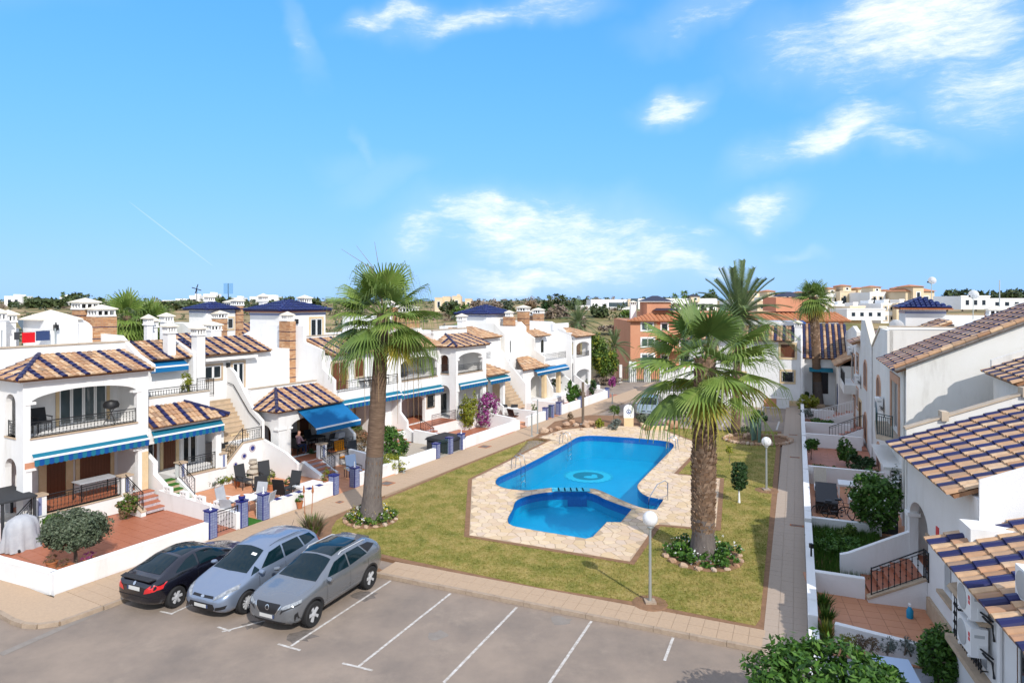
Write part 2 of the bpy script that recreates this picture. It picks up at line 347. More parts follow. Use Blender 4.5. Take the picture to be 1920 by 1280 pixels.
M['flower'] = leaf('white petals', (.75, .75, .72), (.8, .8, .8), (.7, .72, .68))
M['flower_y'] = leaf('yellow petals', (.6, .45, .03), (.7, .55, .05), (.5, .4, .05))
M['cactus'] = pbr('blue green cactus', (.09, .16, .12), .6, .3, var=(.12, .2, .15), vscale=4)
M['pot'] = pbr('terracotta pot', (.42, .16, .07), .8, .2, var=(.34, .12, .05), vscale=6)
M['rock'] = pbr('garden rock', (.42, .27, .18), .9, .15, objrand=[(.36, .20, .12), (.50, .38, .28), (.42, .24, .14), (.55, .45, .36)], var=(.3, .2, .14), vscale=6, bump=.6, bscale=12)
M['black'] = pbr('black plastic', (.014, .014, .016), .5, .4)
M['char'] = pbr('charcoal fabric', (.04, .042, .046), .85, .2)
M['grey'] = pbr('grey fabric', (.42, .43, .45), .85, .2, var=(.34, .35, .38), vscale=4)
M['white'] = pbr('white enamel', (.78, .78, .77), .45, .4)
M['wick'] = pbr('brown wicker', (.09, .035, .028), .8, .2, var=(.06, .025, .02), vscale=30)
M['turf'] = pbr('artificial turf', (.05, .17, .03), .9, .1, var=(.04, .13, .02), vscale=20, bump=.5, bscale=120)
M['rubber'] = pbr('tyre rubber', (.022, .022, .023), .8, .2)
M['alloy'] = pbr('silver alloy', (.50, .51, .53), .35, .5, metal=.25)
M['alloyd'] = pbr('dark alloy', (.05, .052, .056), .35, .5, metal=.6)
M['lens'] = pbr('clear lamp lens', (.38, .40, .42), .1, .7, var=(.10, .11, .12), vscale=9, coat=.8)
M['redlens'] = pbr('red lamp lens', (.55, .012, .015), .12, .6, coat=.8)
M['cglass'] = pbr('car glass', (.003, .014, .02), .03, .3)
M['plate'] = pbr('number plate', (.52, .52, .50), .5, .4)
M['skin'] = pbr('skin', (.55, .30, .22), .6, .3)
M['far_w'] = pbr('far white wall', (.78, .77, .75), .9, .1, dirt=((.6, .56, .5), .6, .3))
M['far_c'] = pbr('far cream wall', (.66, .52, .34), .9, .1, var=(.70, .58, .42), vscale=.4)
M['orange'] = pbr('terracotta painted wall', (.52, .24, .145), .9, .1, var=(.56, .28, .17), vscale=.6, dirt=((.42, .17, .1), .8, .3))
M['red'] = pbr('red cloth', (.52, .012, .018), .9, .1)
M['navycloth'] = pbr('navy cloth', (.035, .055, .13), .9, .1)
M['orangecloth'] = pbr('orange cloth', (.75, .27, .012), .9, .1)
M['bluecloth'] = pbr('pale blue cloth', (.45, .56, .72), .9, .1)
M['pink'] = pbr('pink shirt', (.50, .32, .36), .9, .1)
M['bluepl'] = pbr('blue plastic', (.01, .25, .45), .4, .4)
M['paper'] = pbr('red label', (.6, .04, .05), .5, .3)
M['acgrille'] = pbr('condenser grille', (.42, .43, .43), .5, .4)
M['patt'] = pbr('patterned riser tile', (.30, .26, .32), .4, .4, var=(.55, .50, .50), vscale=22)
# ------------------------------------------------------------------ plane geometry helpers
def inpoly(x, y, P):
    c = False; j = len(P) - 1
    for i in range(len(P)):
        xi, yi = P[i][:2]; xj, yj = P[j][:2]
        if (yi > y) != (yj > y) and x < (xj - xi) * (y - yi) / (yj - yi) + xi: c = not c
        j = i
    return c
def area(P): return .5 * sum(P[i - 1][0] * P[i][1] - P[i][0] * P[i - 1][1] for i in range(len(P)))
def clip_half(P, nx, ny, d):
    """keep n.p <= d"""
    out = []
    for i in range(len(P)):
        a, b = P[i - 1], P[i]; da = nx * a[0] + ny * a[1] - d; db = nx * b[0] + ny * b[1] - d
        if (da > 0) != (db > 0):
            t = da / (da - db); out.append((a[0] + (b[0] - a[0]) * t, a[1] + (b[1] - a[1]) * t))
        if db <= 0: out.append(b)
    return out
def offset_convex(P, d):
    if area(P) < 0: P = P[::-1]
    Q = list(P)
    for i in range(len(P)):
        a, b = P[i - 1], P[i]; l = math.hypot(b[0] - a[0], b[1] - a[1])
        if l < 1e-6: continue
        nx, ny = (b[1] - a[1]) / l, -(b[0] - a[0]) / l
        Q = clip_half(Q, nx, ny, nx * a[0] + ny * a[1] - d)
        if len(Q) < 3: return []
    return Q
def nearest_on(P, x, y):
    best = None
    for i in range(len(P)):
        ax, ay = P[i - 1]; bx, by = P[i]; dx, dy = bx - ax, by - ay; l2 = dx * dx + dy * dy or 1e-9
        t = max(0, min(1, ((x - ax) * dx + (y - ay) * dy) / l2)); q = (ax + dx * t, ay + dy * t); d = (q[0] - x) ** 2 + (q[1] - y) ** 2
        if best is None or d < best[0]: best = (d, q)
    return best[0] ** .5, best[1]
def grow(P, d):
    """offset outline outward along vertex normals"""
    s = 1 if area(P) > 0 else -1; out = []; n = len(P)
    for i in range(n):
        a, b, c = P[i - 1], P[i], P[(i + 1) % n]
        t1 = Vector((b[0] - a[0], b[1] - a[1])).normalized(); t2 = Vector((c[0] - b[0], c[1] - b[1])).normalized()
        n1 = Vector((t1.y, -t1.x)); n2 = Vector((t2.y, -t2.x)); m = (n1 + n2); m = m.normalized() if m.length > 1e-6 else n1
        k = d / max(.4, m.dot(n1)); out.append((b[0] + m.x * k * s, b[1] + m.y * k * s))
    return out
def chaikin(P, it=2):
    """round the outline except at points flagged sharp (third item)"""
    Q = [(p[0], p[1], len(p) > 2) for p in P]
    for _ in range(it):
        out = []; n = len(Q)
        for i in range(n):
            a, b = Q[i], Q[(i + 1) % n]
            if a[2]: out.append(a)
            else: out.append((a[0] * .75 + b[0] * .25, a[1] * .75 + b[1] * .25, False))
            if not b[2]: out.append((a[0] * .25 + b[0] * .75, a[1] * .25 + b[1] * .75, False))
        Q = out
    return [(p[0], p[1]) for p in Q]
def ss(a, b, x): t = max(0, min(1, (x - a) / (b - a))); return t * t * (3 - 2 * t)
# ------------------------------------------------------------------ pool outlines (metres, sighted on the deck level)
Z0 = .14
def pz(L): return [survey(p[0], p[1], Z0) + ((1,) if len(p) > 2 else ()) for p in L]
MAIN = chaikin(pz([(928, 906), (931, 897), (939, 892), (980, 875), (1066, 829.5), (1080, 820), (1092, 817), (1110, 816), (1159, 818.5), (1219, 823.5), (1248, 826.4), (1262.5, 831), (1264, 838), (1243, 859.5), (1200, 902), (1194, 911), (1198, 920), (1210, 929), (1219, 931.8), (1244.5, 936, 1), (1231, 955, 1), (1212, 953.5), (1190, 947.5), (1147.5, 929), (1126, 919), (1114, 915.5, 1), (1033.7, 914, 1), (1013, 916), (989, 919), (956, 917), (937, 912)]))
KIDS = chaikin(pz([(1037, 921.8, 1), (1013, 924), (989, 929), (970, 936), (963.5, 944), (962.5, 953), (952, 970), (952, 980), (961, 987), (1106.8, 1010.5, 1), (1138, 978, 1), (1164, 978.5, 1), (1184.6, 954, 1), (1135.5, 936.5), (1118.7, 927), (1100, 921.8, 1)]))
DECK = pz([(885, 898), (880, 1003), (1181, 1052), (1231, 981.7), (1298, 988), (1342, 990), (1350, 897), (1263, 888), (1316, 834), (1296, 826), (1252, 809), (1235, 801), (1180, 798), (1100, 801), (1052, 806), (1010, 820), (1035, 824)])
MAIN_U = MAIN + [(p[0], p[1]) for p in []]
# ------------------------------------------------------------------ terrain
def hill(X, Y):
    if Y < 78: return -.06
    t = X / Y
    left = 8.1 * ss(110, 430, Y); right = 6.2 * ss(102, 168, Y) + 2.6 * ss(170, 430, Y)
    h = left + (right - left) * ss(-.12, .06, t)
    h -= 2.2 * ss(76, 82, Y) * (1 - ss(98, 108, Y)) * ss(.03, .12, t)
    h += (math.sin(X * .05) + math.sin(Y * .043 + X * .02)) * .35 * ss(110, 180, Y)
    return h - .06 - 3 * ss(500, 1500, Y) - 40 * ss(900, 4000, Y)
HOLE = grow(pz([(925, 905), (1080, 812), (1268, 826), (1270, 842), (1200, 912), (1252, 936), (1190, 990), (1110, 1016), (945, 990), (940, 925)]), .25)
def make_ground():
    mb = MB(); ys = [78]
    while ys[-1] < 6000: ys.append(ys[-1] * 1.055 + 1.5)
    n = 110
    for Y in ys:
        for i in range(n + 1):
            c = i / n * 2 - 1; X = c * Y * 3.2; mb.v.append((X, Y, hill(X, Y)))
    for j in range(len(ys) - 1):
        for i in range(n): a = j * (n + 1) + i; mb.f.append((a, a + 1, a + n + 2, a + n + 1))
    # ring round the pool, then the rest of the near ground
    rect = [(-250, -80), (250, -80), (250, 78.0), (-250, 78.0)]
    tri = tessellate_polygon([[Vector((*p, 0)) for p in rect], [Vector((*p, 0)) for p in HOLE]])
    fl = rect + HOLE; mb.add([(*p, -.06) for p in fl], tri)
    o = solo('ground', None, None, mb, M['scrub'], WORLD, (0, 0, 0), kind='structure')
    rect = [(-75, -25), (62, -25), (62, 76), (-75, 76)]
    tri = tessellate_polygon([[Vector((*p, 0)) for p in rect], [Vector((*p, 0)) for p in HOLE]])
    m2 = MB(); m2.add([(*p, 0) for p in rect + HOLE], tri)
    solo('road', None, None, m2, M['asphalt'], WORLD, (0, 0, 0), kind='structure')
def scrub_mat():
    m = pbr('dry scrub', (.25, .19, .10), .95, .1); nt = m.node_tree; L = nt.links.new; p = nt.nodes['Principled BSDF']
    tc = node(nt, 'ShaderNodeTexCoord')
    n = node(nt, 'ShaderNodeTexNoise'); n.inputs['Scale'].default_value = .06; n.inputs['Detail'].default_value = 12; n.inputs['Roughness'].default_value = .7; L(tc.outputs['Object'], n.inputs['Vector'])
    cr = node(nt, 'ShaderNodeValToRGB'); e = cr.color_ramp.elements
    cols = [(.36, (.10, .105, .04)), (.47, (.19, .165, .075)), (.54, (.30, .225, .125)), (.62, (.40, .265, .15)), (.72, (.20, .17, .08))]
    while len(e) < len(cols): e.new(.5)
    for i, (q, c) in enumerate(cols): e[i].position = q; e[i].color = (*c, 1)
    L(n.outputs[0], cr.inputs[0]); L(cr.outputs[0], p.inputs['Base Color']); return m
M['scrub'] = scrub_mat()
def lawn_mat():
    m = pbr('mown lawn', (.2, .2, .05), .95, .1); nt = m.node_tree; L = nt.links.new; p = nt.nodes['Principled BSDF']
    tc = node(nt, 'ShaderNodeTexCoord'); mix = None
    for sc, cols in ((1.1, [(.3, (.05, .085, .015)), (.44, (.17, .17, .035)), (.56, (.33, .25, .085)), (.75, (.45, .34, .16))]), (9, [(.3, (.05, .075, .015)), (.5, (.22, .195, .045)), (.7, (.46, .36, .17))])):
        n = node(nt, 'ShaderNodeTexNoise'); n.inputs['Scale'].default_value = sc; n.inputs['Detail'].default_value = 8; n.inputs['Roughness'].default_value = .72; L(tc.outputs['Object'], n.inputs['Vector'])
        cr = node(nt, 'ShaderNodeValToRGB'); e = cr.color_ramp.elements
        while len(e) < len(cols): e.new(.5)
        for i, (q, c) in enumerate(cols): e[i].position = q; e[i].color = (*c, 1)
        L(n.outputs[0], cr.inputs[0])
        if mix is None: mix = cr.outputs[0]
        else:
            mx = node(nt, 'ShaderNodeMix', data_type='RGBA'); mx.inputs[0].default_value = .45; L(mix, mx.inputs[6]); L(cr.outputs[0], mx.inputs[7]); mix = mx.outputs[2]
    L(mix, p.inputs['Base Color']); return m
M['lawn'] = lawn_mat()
make_ground()
LAWN = flatpoly([(622, 1012), (622, 990), (631, 975), (655, 961), (712, 940), (808, 900), (860, 878), (992, 825), (1040, 816), (1250, 803), (1458, 809), (1455, 840), (1425, 1160), (1416, 1172), (1360, 1161), (1196, 1128), (1009, 1100), (756, 1047), (717, 1038), (640, 1026)])
def poly_prism(name, P, z0, z1, mat, holes=(), parent=None, kind='structure'):
    mb = MB(); mb.panel([P] + list(holes), 'z', z0, z1); return solo(name, None, None, mb, mat, WORLD, (0, 0, 0), kind=kind)
poly_prism('flower_bed_soil', grow(LAWN, .24), .004, .115, M['soil'], [HOLE])
poly_prism('lawn', LAWN, .116, .125, M['lawn'], [HOLE])
def blades(name, P, excl, n, z, h=(.03, .065), mat=None, bbox=None, near=None):
    xs = [p[0] for p in P]; ys = [p[1] for p in P]; V = []; F = []
    while len(F) < n:
        x = random.uniform(min(xs), max(xs)); y = random.uniform(min(ys), max(ys))
        if near and random.random() > (near / max(near, y)) ** 1.6: continue
        if not inpoly(x, y, P) or any(inpoly(x, y, e) for e in excl): continue
        hh = random.uniform(*h); a = random.uniform(0, 6.28); w = random.uniform(.008, .015); lx, ly = random.gauss(0, .02), random.gauss(0, .02)
        k = len(V); V += [(x - w * math.cos(a), y - w * math.sin(a), z), (x + w * math.cos(a), y + w * math.sin(a), z), (x + lx, y + ly, z + hh)]; F.append((k, k + 1, k + 2))
    me = bpy.data.meshes.new(name); me.from_pydata(V, [], F); me.materials.append(mat or M['lawn']); o = link(name, me); setp(o, 'short mown yellow green grass on the pool lawn', 'grass', kind='stuff'); return o
blades('grass', LAWN, [grow(DECK, .2)], 46000, .124, near=22)
# ------------------------------------------------------------------ pavement slabs
def slabs(parent, fr, x0, x1, y0, y1, sx, sy, z, th, mat, name='paving_slab', gap=.004, limit=300, jit=.0015, skip=None, keep=None):
    """laid slab by slab; the nearest ones are objects, the rest one joined sheet of slabs"""
    nx, ny = max(1, round((x1 - x0) / sx)), max(1, round((y1 - y0) / sy)); sx, sy = (x1 - x0) / nx, (y1 - y0) / ny
    cells = []
    for i in range(nx):
        for j in range(ny):
            cx, cy = x0 + (i + .5) * sx, y0 + (j + .5) * sy; w = fr.w(cx, cy)
            if skip and skip(w.x, w.y): continue
            vis = abs(w.x) < w.y * .85 + 1 and w.y > 10
            cells.append((not vis, (w.x ** 2 + w.y ** 2), cx, cy))
    cells.sort(); b = MB(); b.box(-sx / 2 + gap, sx / 2 - gap, -sy / 2 + gap, sy / 2 - gap, -th, 0)
    me = b.mesh(name, mat); rest = MB()
    for k, (_, _, cx, cy) in enumerate(cells):
        zz = z + random.uniform(-jit, jit)
        if k < limit and _ == False:
            o = link(name, me, parent); wl = fr.w(cx, cy, zz)
            o.matrix_basis = parent.matrix_basis.inverted() @ Matrix.LocRotScale(wl, Matrix.Rotation(fr.rz, 3, 'Z'), None)
        else: rest.box(cx - sx / 2 + gap, cx + sx / 2 - gap, cy - sy / 2 + gap, cy + sy / 2 - gap, zz - th, zz)
    if rest.f:
        me = rest.mesh(name + 's', mat); o = link(name + 's', me, parent); o.matrix_basis = parent.matrix_basis.inverted() @ Matrix.LocRotScale(fr.w(0, 0, 0), Matrix.Rotation(fr.rz, 3, 'Z'), None); o['kind'] = 'stuff'
def pavement(name, fr, x0, x1, y0, y1, sx, mat, z=.12, **kw):
    mb = MB(); mb.box(x0, x1, y0, y1, .002, z - .018)
    o = solo(name, None, None, mb, M['paveb'], fr, (x0, y0, 0), kind='structure')
    slabs(o, fr, x0, x1, y0, y1, sx, sx, z, .03, mat, **kw); return o
def kerbs(parent, fr, pts, L=1.0, w=.13, h=.125):
    """kerb stones along a line of points in a frame"""
    P = [fr.w(*p) for p in pts]; me = None
    for a, b in zip(P, P[1:]):
        d = b - a; n = max(1, round(d.length / L)); l = d.length / n; ang = math.atan2(d.y, d.x)
        mb = MB(); mb.box(-l / 2 + .006, l / 2 - .006, -w / 2, w / 2, .002, h); me = mb.mesh('kerb_stone', M['kerb'])
        for i in range(n):
            c = a + d * ((i + .5) / n); o = link('kerb_stone', me, parent)
            o.matrix_basis = parent.matrix_basis.inverted() @ Matrix.LocRotScale(c + Vector((0, 0, random.uniform(-.004, .004))), Matrix.Rotation(ang, 3, 'Z'), None)
west = pavement('west_pavement', BND, 11.2, 75, 20.3, 22.3, .4, M['pave'])
kerbs(west, BND, [(11.2, 20.22), (18.2, 20.22)])
kerbs(west, BND, [(46.5, 20.22), (75, 20.22)])
corner = [survey(*p, .12) for p in [(-60, 1128), (0, 1146), (24, 1160), (44, 1167), (72, 1169), (112, 1164)]] + [tuple(BND.w(11.19, 20.26)[:2]), tuple(BND.w(11.19, 22.3)[:2]), tuple(BND.w(10.9, 22.3)[:2]), survey(101, 1120, .12), survey(0, 1080, .12), survey(-60, 1060, .12)]
cor = poly_prism('corner_pavement', corner, .002, .118, M['pave'])
kerbs(cor, WORLD, [(p[0], -p[1]) if False else WORLD.inv(p) for p in corner[:6] + [tuple(BND.w(11.19, 20.26)[:2])]], L=.9)
bed = [tuple(BND.w(18.2, 20.2)[:2]), tuple(BND.w(24.0, 20.25)[:2])] + flatpoly([(655, 961), (631, 975), (622, 990), (620, 1014)]) + [tuple(LOT.w(18.55, 12.5)[:2]), tuple(LOT.w(18.6, 16.2)[:2])]
poly_prism('planting_strip_soil', bed, .002, .112, M['soil'])
south = pavement('south_pavement', LOT, 18.52, 19.5, .86, 12.9, .4, M['pave'], limit=120)
kerbs(south, LOT, [(18.45, .8), (18.45, 16.4)])
east = pavement('east_path', EST, 8, 63.5, -.28, .84, .37, M['pave2'])
kerbs(east, LOT, [(12.0, .86), (18.38, .86)], w=.1)
farkerb = pavement('far_pavement', LOT, 48.05, 48.6, 1.0, 10.6, .5, M['pave'], limit=0)
poly_prism('far_end_pavement', [tuple(LOT.w(62.6, -2)[:2]), tuple(LOT.w(62.6, 12)[:2]), tuple(LOT.w(64, 12)[:2]), tuple(LOT.w(64, -2)[:2])], .002, .12, M['pave'])
# ------------------------------------------------------------------ bay markings
def lines():
    mb = MB()
    def ln(a, b, w=.038):
        z = .005 + .0006 * len(mb.f)
        a, b = Vector((*survey(*a, 0), 0)), Vector((*survey(*b, 0), 0)); d = (b - a).normalized() * w; n = Vector((-d.y, d.x, 0))
        mb.add([(p.x, p.y, z) for p in (a - n, b - n, b + n, a + n)], [(0, 1, 2, 3)])
    for a, b in [((733, 1088), (545, 1211)), ((845, 1112), (672, 1249)), ((969, 1138), (832, 1279)), ((1109, 1164), (1020, 1295)), ((1262, 1195), (1246, 1238)), ((525, 1156), (416, 1184)), ((366, 1130), (322, 1150)),
                 ((521, 1207), (563, 1219)), ((642, 1243), (699, 1257)), ((408, 1175), (432, 1183)), ((300, 1146), (324, 1151))]: ln(a, b)
    for a, b in [((1258, 775), (1238, 795)), ((1361, 787), (1352, 801)), ((1434, 757), (1428, 772)), ((1461, 790), (1456, 806))]: ln(a, b, .06)
    solo('parking_markings', None, None, mb, M['paint'], WORLD, (0, 0, 0), kind='structure')
    # a paved gutter seam along the bays on the west and a patch of newer tarmac
    g = MB(); a, b = Vector((*survey(0, 1227, 0), 0)), Vector((*survey(236, 1124, 0), 0)); d = (b - a).normalized() * .13; n = Vector((-d.y, d.x, 0))
    g.add([(p.x, p.y, .005) for p in (a - n, b - n, b + n, a + n)], [(0, 1, 2, 3)]); solo('road_gutter', None, None, g, M['gutter'], WORLD, (0, 0, 0), kind='structure')
M['gutter'] = pbr('pale tarmac seam', (.27, .24, .21), .9, .1, var=(.22, .19, .165), vscale=3, bump=.4, bscale=80)
M['oil'] = pbr('oil stained tarmac', (.10, .085, .072), .7, .2, var=(.2, .17, .15), vscale=5)
lines()
for i, (px, py, r) in enumerate([(566, 1192, .42), (684, 1116, .4), (474, 1170, .3), (820, 1190, .3), (1050, 1165, .35)]):
    x, y = survey(px, py, 0); poly_prism('oil_stain', [(x + r * random.uniform(.5, 1.2) * math.cos(a * .4488), y + r * random.uniform(.5, 1.2) * math.sin(a * .4488)) for a in range(14)], .001, .003, M['oil'] if i < 3 else M['gutter'])
# ------------------------------------------------------------------ pool: deck of crazy paving, basin, water
def make_pool():
    mb = MB()
    # the deck bed is laid as a sheet with its outer edge; holes are the two basins
    fl = [DECK, MAIN, KIDS]; tri = tessellate_polygon([[Vector((*p, 0)) for p in l] for l in fl])
    mb.add([(*p, .142) for l in fl for p in l], tri)
    n = len(DECK); mb.add([(*p, .142) for p in DECK] + [(*p, .0) for p in DECK], [(i, (i + 1) % n, (i + 1) % n + n, i + n) for i in range(n)])
    poly_prism('deck_edging', grow(DECK, .2), .05, .138, M['soil'], [HOLE])
    deck = solo('pool_deck', None, None, mb, M['joint'], WORLD, (0, 0, 0), kind='structure')
    sp = .40; xs = [p[0] for p in DECK]; ys = [p[1] for p in DECK]; pts = {}
    i0, i1 = int(min(xs) / sp) - 2, int(max(xs) / sp) + 2; j0, j1 = int(min(ys) / sp) - 2, int(max(ys) / sp) + 2
    for i in range(i0, i1 + 1):
        for j in range(j0, j1 + 1): pts[i, j] = ((i + .5 * (j % 2) + random.uniform(-.36, .36)) * sp, (j + random.uniform(-.36, .36)) * sp)
    stones = []
    for (i, j), (x, y) in pts.items():
        if not inpoly(x, y, DECK) or inpoly(x, y, MAIN) or inpoly(x, y, KIDS): continue
        P = [(x - 1, y - 1), (x + 1, y - 1), (x + 1, y + 1), (x - 1, y + 1)]
        for di in range(-2, 3):
            for dj in range(-2, 3):
                q = pts.get((i + di, j + dj))
                if q is None or q == (x, y): continue
                nx, ny = q[0] - x, q[1] - y; P = clip_half(P, nx, ny, nx * (x + q[0]) / 2 + ny * (y + q[1]) / 2)
        Q = []
        for p in P:
            if not inpoly(*p, DECK): p = nearest_on(DECK, *p)[1]
            elif inpoly(*p, MAIN): p = nearest_on(MAIN, *p)[1]
            elif inpoly(*p, KIDS): p = nearest_on(KIDS, *p)[1]
            Q.append(p)
        P = offset_convex(Q, random.uniform(.010, .020))
        if len(P) >= 3 and abs(area(P)) > .006: stones.append((x * x + y * y, P))
    stones.sort(key=lambda s: s[0]); rest = MB()
    for k, (_, P) in enumerate(stones):
        z = .152 + random.uniform(-.003, .004); mb = MB(); c = (sum(p[0] for p in P) / len(P), sum(p[1] for p in P) / len(P)); I = [(c[0] + (p[0] - c[0]) * .94, c[1] + (p[1] - c[1]) * .94) for p in P]; m = len(P)
        mb.add([(*p, .138) for p in P] + [(*p, z - .004) for p in P] + [(*p, z) for p in I], [tuple(range(2 * m, 3 * m))] + [(i, (i + 1) % m, (i + 1) % m + m, i + m) for i in range(m)] + [(i + m, (i + 1) % m + m, (i + 1) % m + 2 * m, i + 2 * m) for i in range(m)])
        if k < 300:
            me = mb.mesh('flagstone', M['flag_o'], org=(c[0], c[1], 0)); o = link('flagstone', me, deck); o.location = (c[0], c[1], 0)
        else: rest.add(mb.v, mb.f)
    o = link('flagstones', rest.mesh('flagstones', M['flag']), deck); o['kind'] = 'stuff'
    # basins
    def basin(name, P, depth, step=None):
        b = MB(); n = len(P)
        b.add([(*p, .142) for p in P] + [(*p, -depth) for p in P], [(i, (i + 1) % n, (i + 1) % n + n, i + n) for i in range(n)])
        b.add([(*p, -depth) for p in P], tessellate_polygon([[Vector((*p, 0)) for p in P]]))
        o = solo(name, None, None, b, M['pooltile'], WORLD, (0, 0, 0), kind='structure')
        e = MB(); Pi = grow(P, -.012); e.add([(*p, .139) for p in Pi] + [(*p, -.22) for p in Pi], [(i, (i + 1) % n, (i + 1) % n + n, i + n) for i in range(n)])
        link('edge_tiles', e.mesh('edge_tiles', M['pooledge']), o)
        w = MB(); w.add([(*p, .06) for p in P], tessellate_polygon([[Vector((*p, 0)) for p in P]]))
        wo = solo('water', None, None, w, M['water'], WORLD, (0, 0, 0), kind='structure'); return o
    mbz = basin('pool_basin', MAIN, 1.35); basin('paddling_basin', KIDS, .55)
    # round mosaic medallion on the floor
    c = survey(1103, 892, -1.34)
    def disc(name, r, z, mat, sx=1.0, sy=1.0, off=(0, 0), r0=0):
        d = MB(); k = 40; o = [(c[0] + off[0] + r * sx * math.cos(t * 2 * math.pi / k), c[1] + off[1] + r * sy * math.sin(t * 2 * math.pi / k)) for t in range(k)]
        loops = [o]
        if r0: loops.append([(c[0] + r0 * math.cos(-t * 2 * math.pi / k), c[1] + r0 * math.sin(-t * 2 * math.pi / k)) for t in range(k)])
        d.panel(loops, 'z', z - .01, z); link(name, d.mesh(name, mat), mbz)
    disc('medallion_ring', 1.36, -1.335, M['turq'], r0=.92); disc('medallion_centre', .92, -1.334, M['emer']); disc('medallion_motif', .34, -1.330, M['turq'], 1.25, .8, (.12, -.25)); disc('medallion_motif', .24, -1.329, M['turq'], .7, 1.1, (.38, .1))
    for k in range(24):
        t = k * 2 * math.pi / 24; d = MB(); d.box(-.1, .1, -.05, .05, -1.335, -1.328); d.xf(Matrix.Translation((c[0] + 1.43 * math.cos(t), c[1] + 1.43 * math.sin(t), 0)) @ Matrix.Rotation(t + 1.57, 4, 'Z')); link('medallion_tile', d.mesh('medallion_tile', M['turq']), mbz)
    # low blocks between the two pools
    A, B = Vector((*survey(1036, 918.5, Z0), 0)), Vector((*survey(1104, 918.8, Z0), 0))
    link('basin_divider', (lambda m: m.mesh('basin_divider', M['pooledge']))(MB().panel([(A.x, A.y - .28), (B.x, B.y - .28), (B.x, B.y + .28), (A.x, A.y + .28)], 'z', -1.2, -.02)), mbz)
    for k in range(6):
        q = A.lerp(B, (k + .4) / 6 + .02); d = MB(); d.box(q.x - .16, q.x + .16, q.y - .26, q.y + .26, -.2, .16); link('divider_block', d.mesh('divider_block', M['pooledge']), mbz)
        d = MB(); d.box(q.x - .18, q.x + .18, q.y - .28, q.y + .28, .161, .185); link('divider_cap', d.mesh('divider_cap', M['turq']), mbz)
    # entry steps at the south-east corner
    for k, (f, z) in enumerate(((.0, -.12), (.33, -.4), (.62, -.7))):
        p = [survey(1244, 936.2, Z0), survey(1231, 954.6, Z0)]; q = [survey(1212, 931, Z0), survey(1205, 950, Z0)]
        L2 = lambda a, b, t: (a[0] + (b[0] - a[0]) * t, a[1] + (b[1] - a[1]) * t)
        d = MB(); d.panel([L2(p[0], q[0], f + .01), L2(p[0], q[0], f + .33), L2(p[1], q[1], f + .33), L2(p[1], q[1], f + .01)], 'z', -1.3, z); link('pool_step', d.mesh('pool_step', M['pooltile']), mbz)
def water_mat():
    m = bpy.data.materials.new('pool water'); m.use_nodes = True; nt = m.node_tree; L = nt.links.new; nt.nodes.remove(nt.nodes['Principled BSDF'])
    tr = node(nt, 'ShaderNodeBsdfTransparent'); tr.inputs[0].default_value = (.80, .97, 1, 1); gl = node(nt, 'ShaderNodeBsdfGlossy'); gl.inputs['Roughness'].default_value = .02
    n = node(nt, 'ShaderNodeTexNoise'); n.inputs['Scale'].default_value = 4.5; n.inputs['Detail'].default_value = 5; tc = node(nt, 'ShaderNodeTexCoord'); L(tc.outputs['Object'], n.inputs['Vector'])
    b = node(nt, 'ShaderNodeBump'); b.inputs['Strength'].default_value = .22; b.inputs['Distance'].default_value = .05; L(n.outputs[0], b.inputs['Height']); L(b.outputs[0], gl.inputs['Normal'])
    fr = node(nt, 'ShaderNodeFresnel'); fr.inputs[0].default_value = 1.33; L(b.outputs[0], fr.inputs['Normal'])
    lo = node(nt, 'ShaderNodeMath', operation='MULTIPLY'); L(fr.outputs[0], lo.inputs[0]); lo.inputs[1].default_value = .22
    mx = node(nt, 'ShaderNodeMixShader'); L(lo.outputs[0], mx.inputs[0]); L(tr.outputs[0], mx.inputs[1]); L(gl.outputs[0], mx.inputs[2]); L(mx.outputs[0], nt.nodes['Material Output'].inputs[0]); return m
M['water'] = water_mat()
make_pool()
# ------------------------------------------------------------------ building pieces
def arch(x0, x1, z0, zs, rise, n=10):
    """opening with a segmental or round head"""
    c = (x0 + x1) / 2; h = (x1 - x0) / 2
    return [(x0, z0), (x1, z0)] + [(c + h * math.cos(math.pi * k / n), zs + rise * math.sin(math.pi * k / n)) for k in range(n + 1)]
def rect(x0, x1, z0, z1): return [(x0, z0), (x1, z0), (x1, z1), (x0, z1)]
BAL = {}
def baluster_mesh(h, mat, r=.009, knob=True):
    k = (round(h, 2), mat.name, r)
    if k not in BAL:
        b = MB(); b.tube([(0, 0, 0), (0, 0, h)], r, 4)
        if knob:
            for q in (.3, .55, .8): b.lathe([(r, -.03), (r * 2.6, 0), (r, .03)], 5, (0, 0, h * q))
        BAL[k] = b.mesh('baluster', mat)
    return BAL[k]
def railing(T, p0, p1, h, mat=None, step=.13, posts=(), parent=None, r=.009, knob=True):
    mat = mat or M['iron']; a, b = Vector(p0), Vector(p1); d = b - a; n = max(2, int(math.hypot(d.x, d.y) / step)); mb = MB(); up = Vector((0, 0, 1))
    mb.tube([a + up * h, b + up * h], .022, 5); mb.tube([a + up * .06, b + up * .06], .014, 4); mb.tube([a + up * (h - .1), b + up * (h - .1)], .011, 4)
    for q in (a, b): mb.tube([q, q + up * (h + .03)], .02, 5)
    o = T.part('railing', mb, mat, parent); me = baluster_mesh(h - .1, mat, r, knob)
    for i in range(1, n): T.inst('baluster', me, a + d * (i / n) + up * .03, o)
    return o
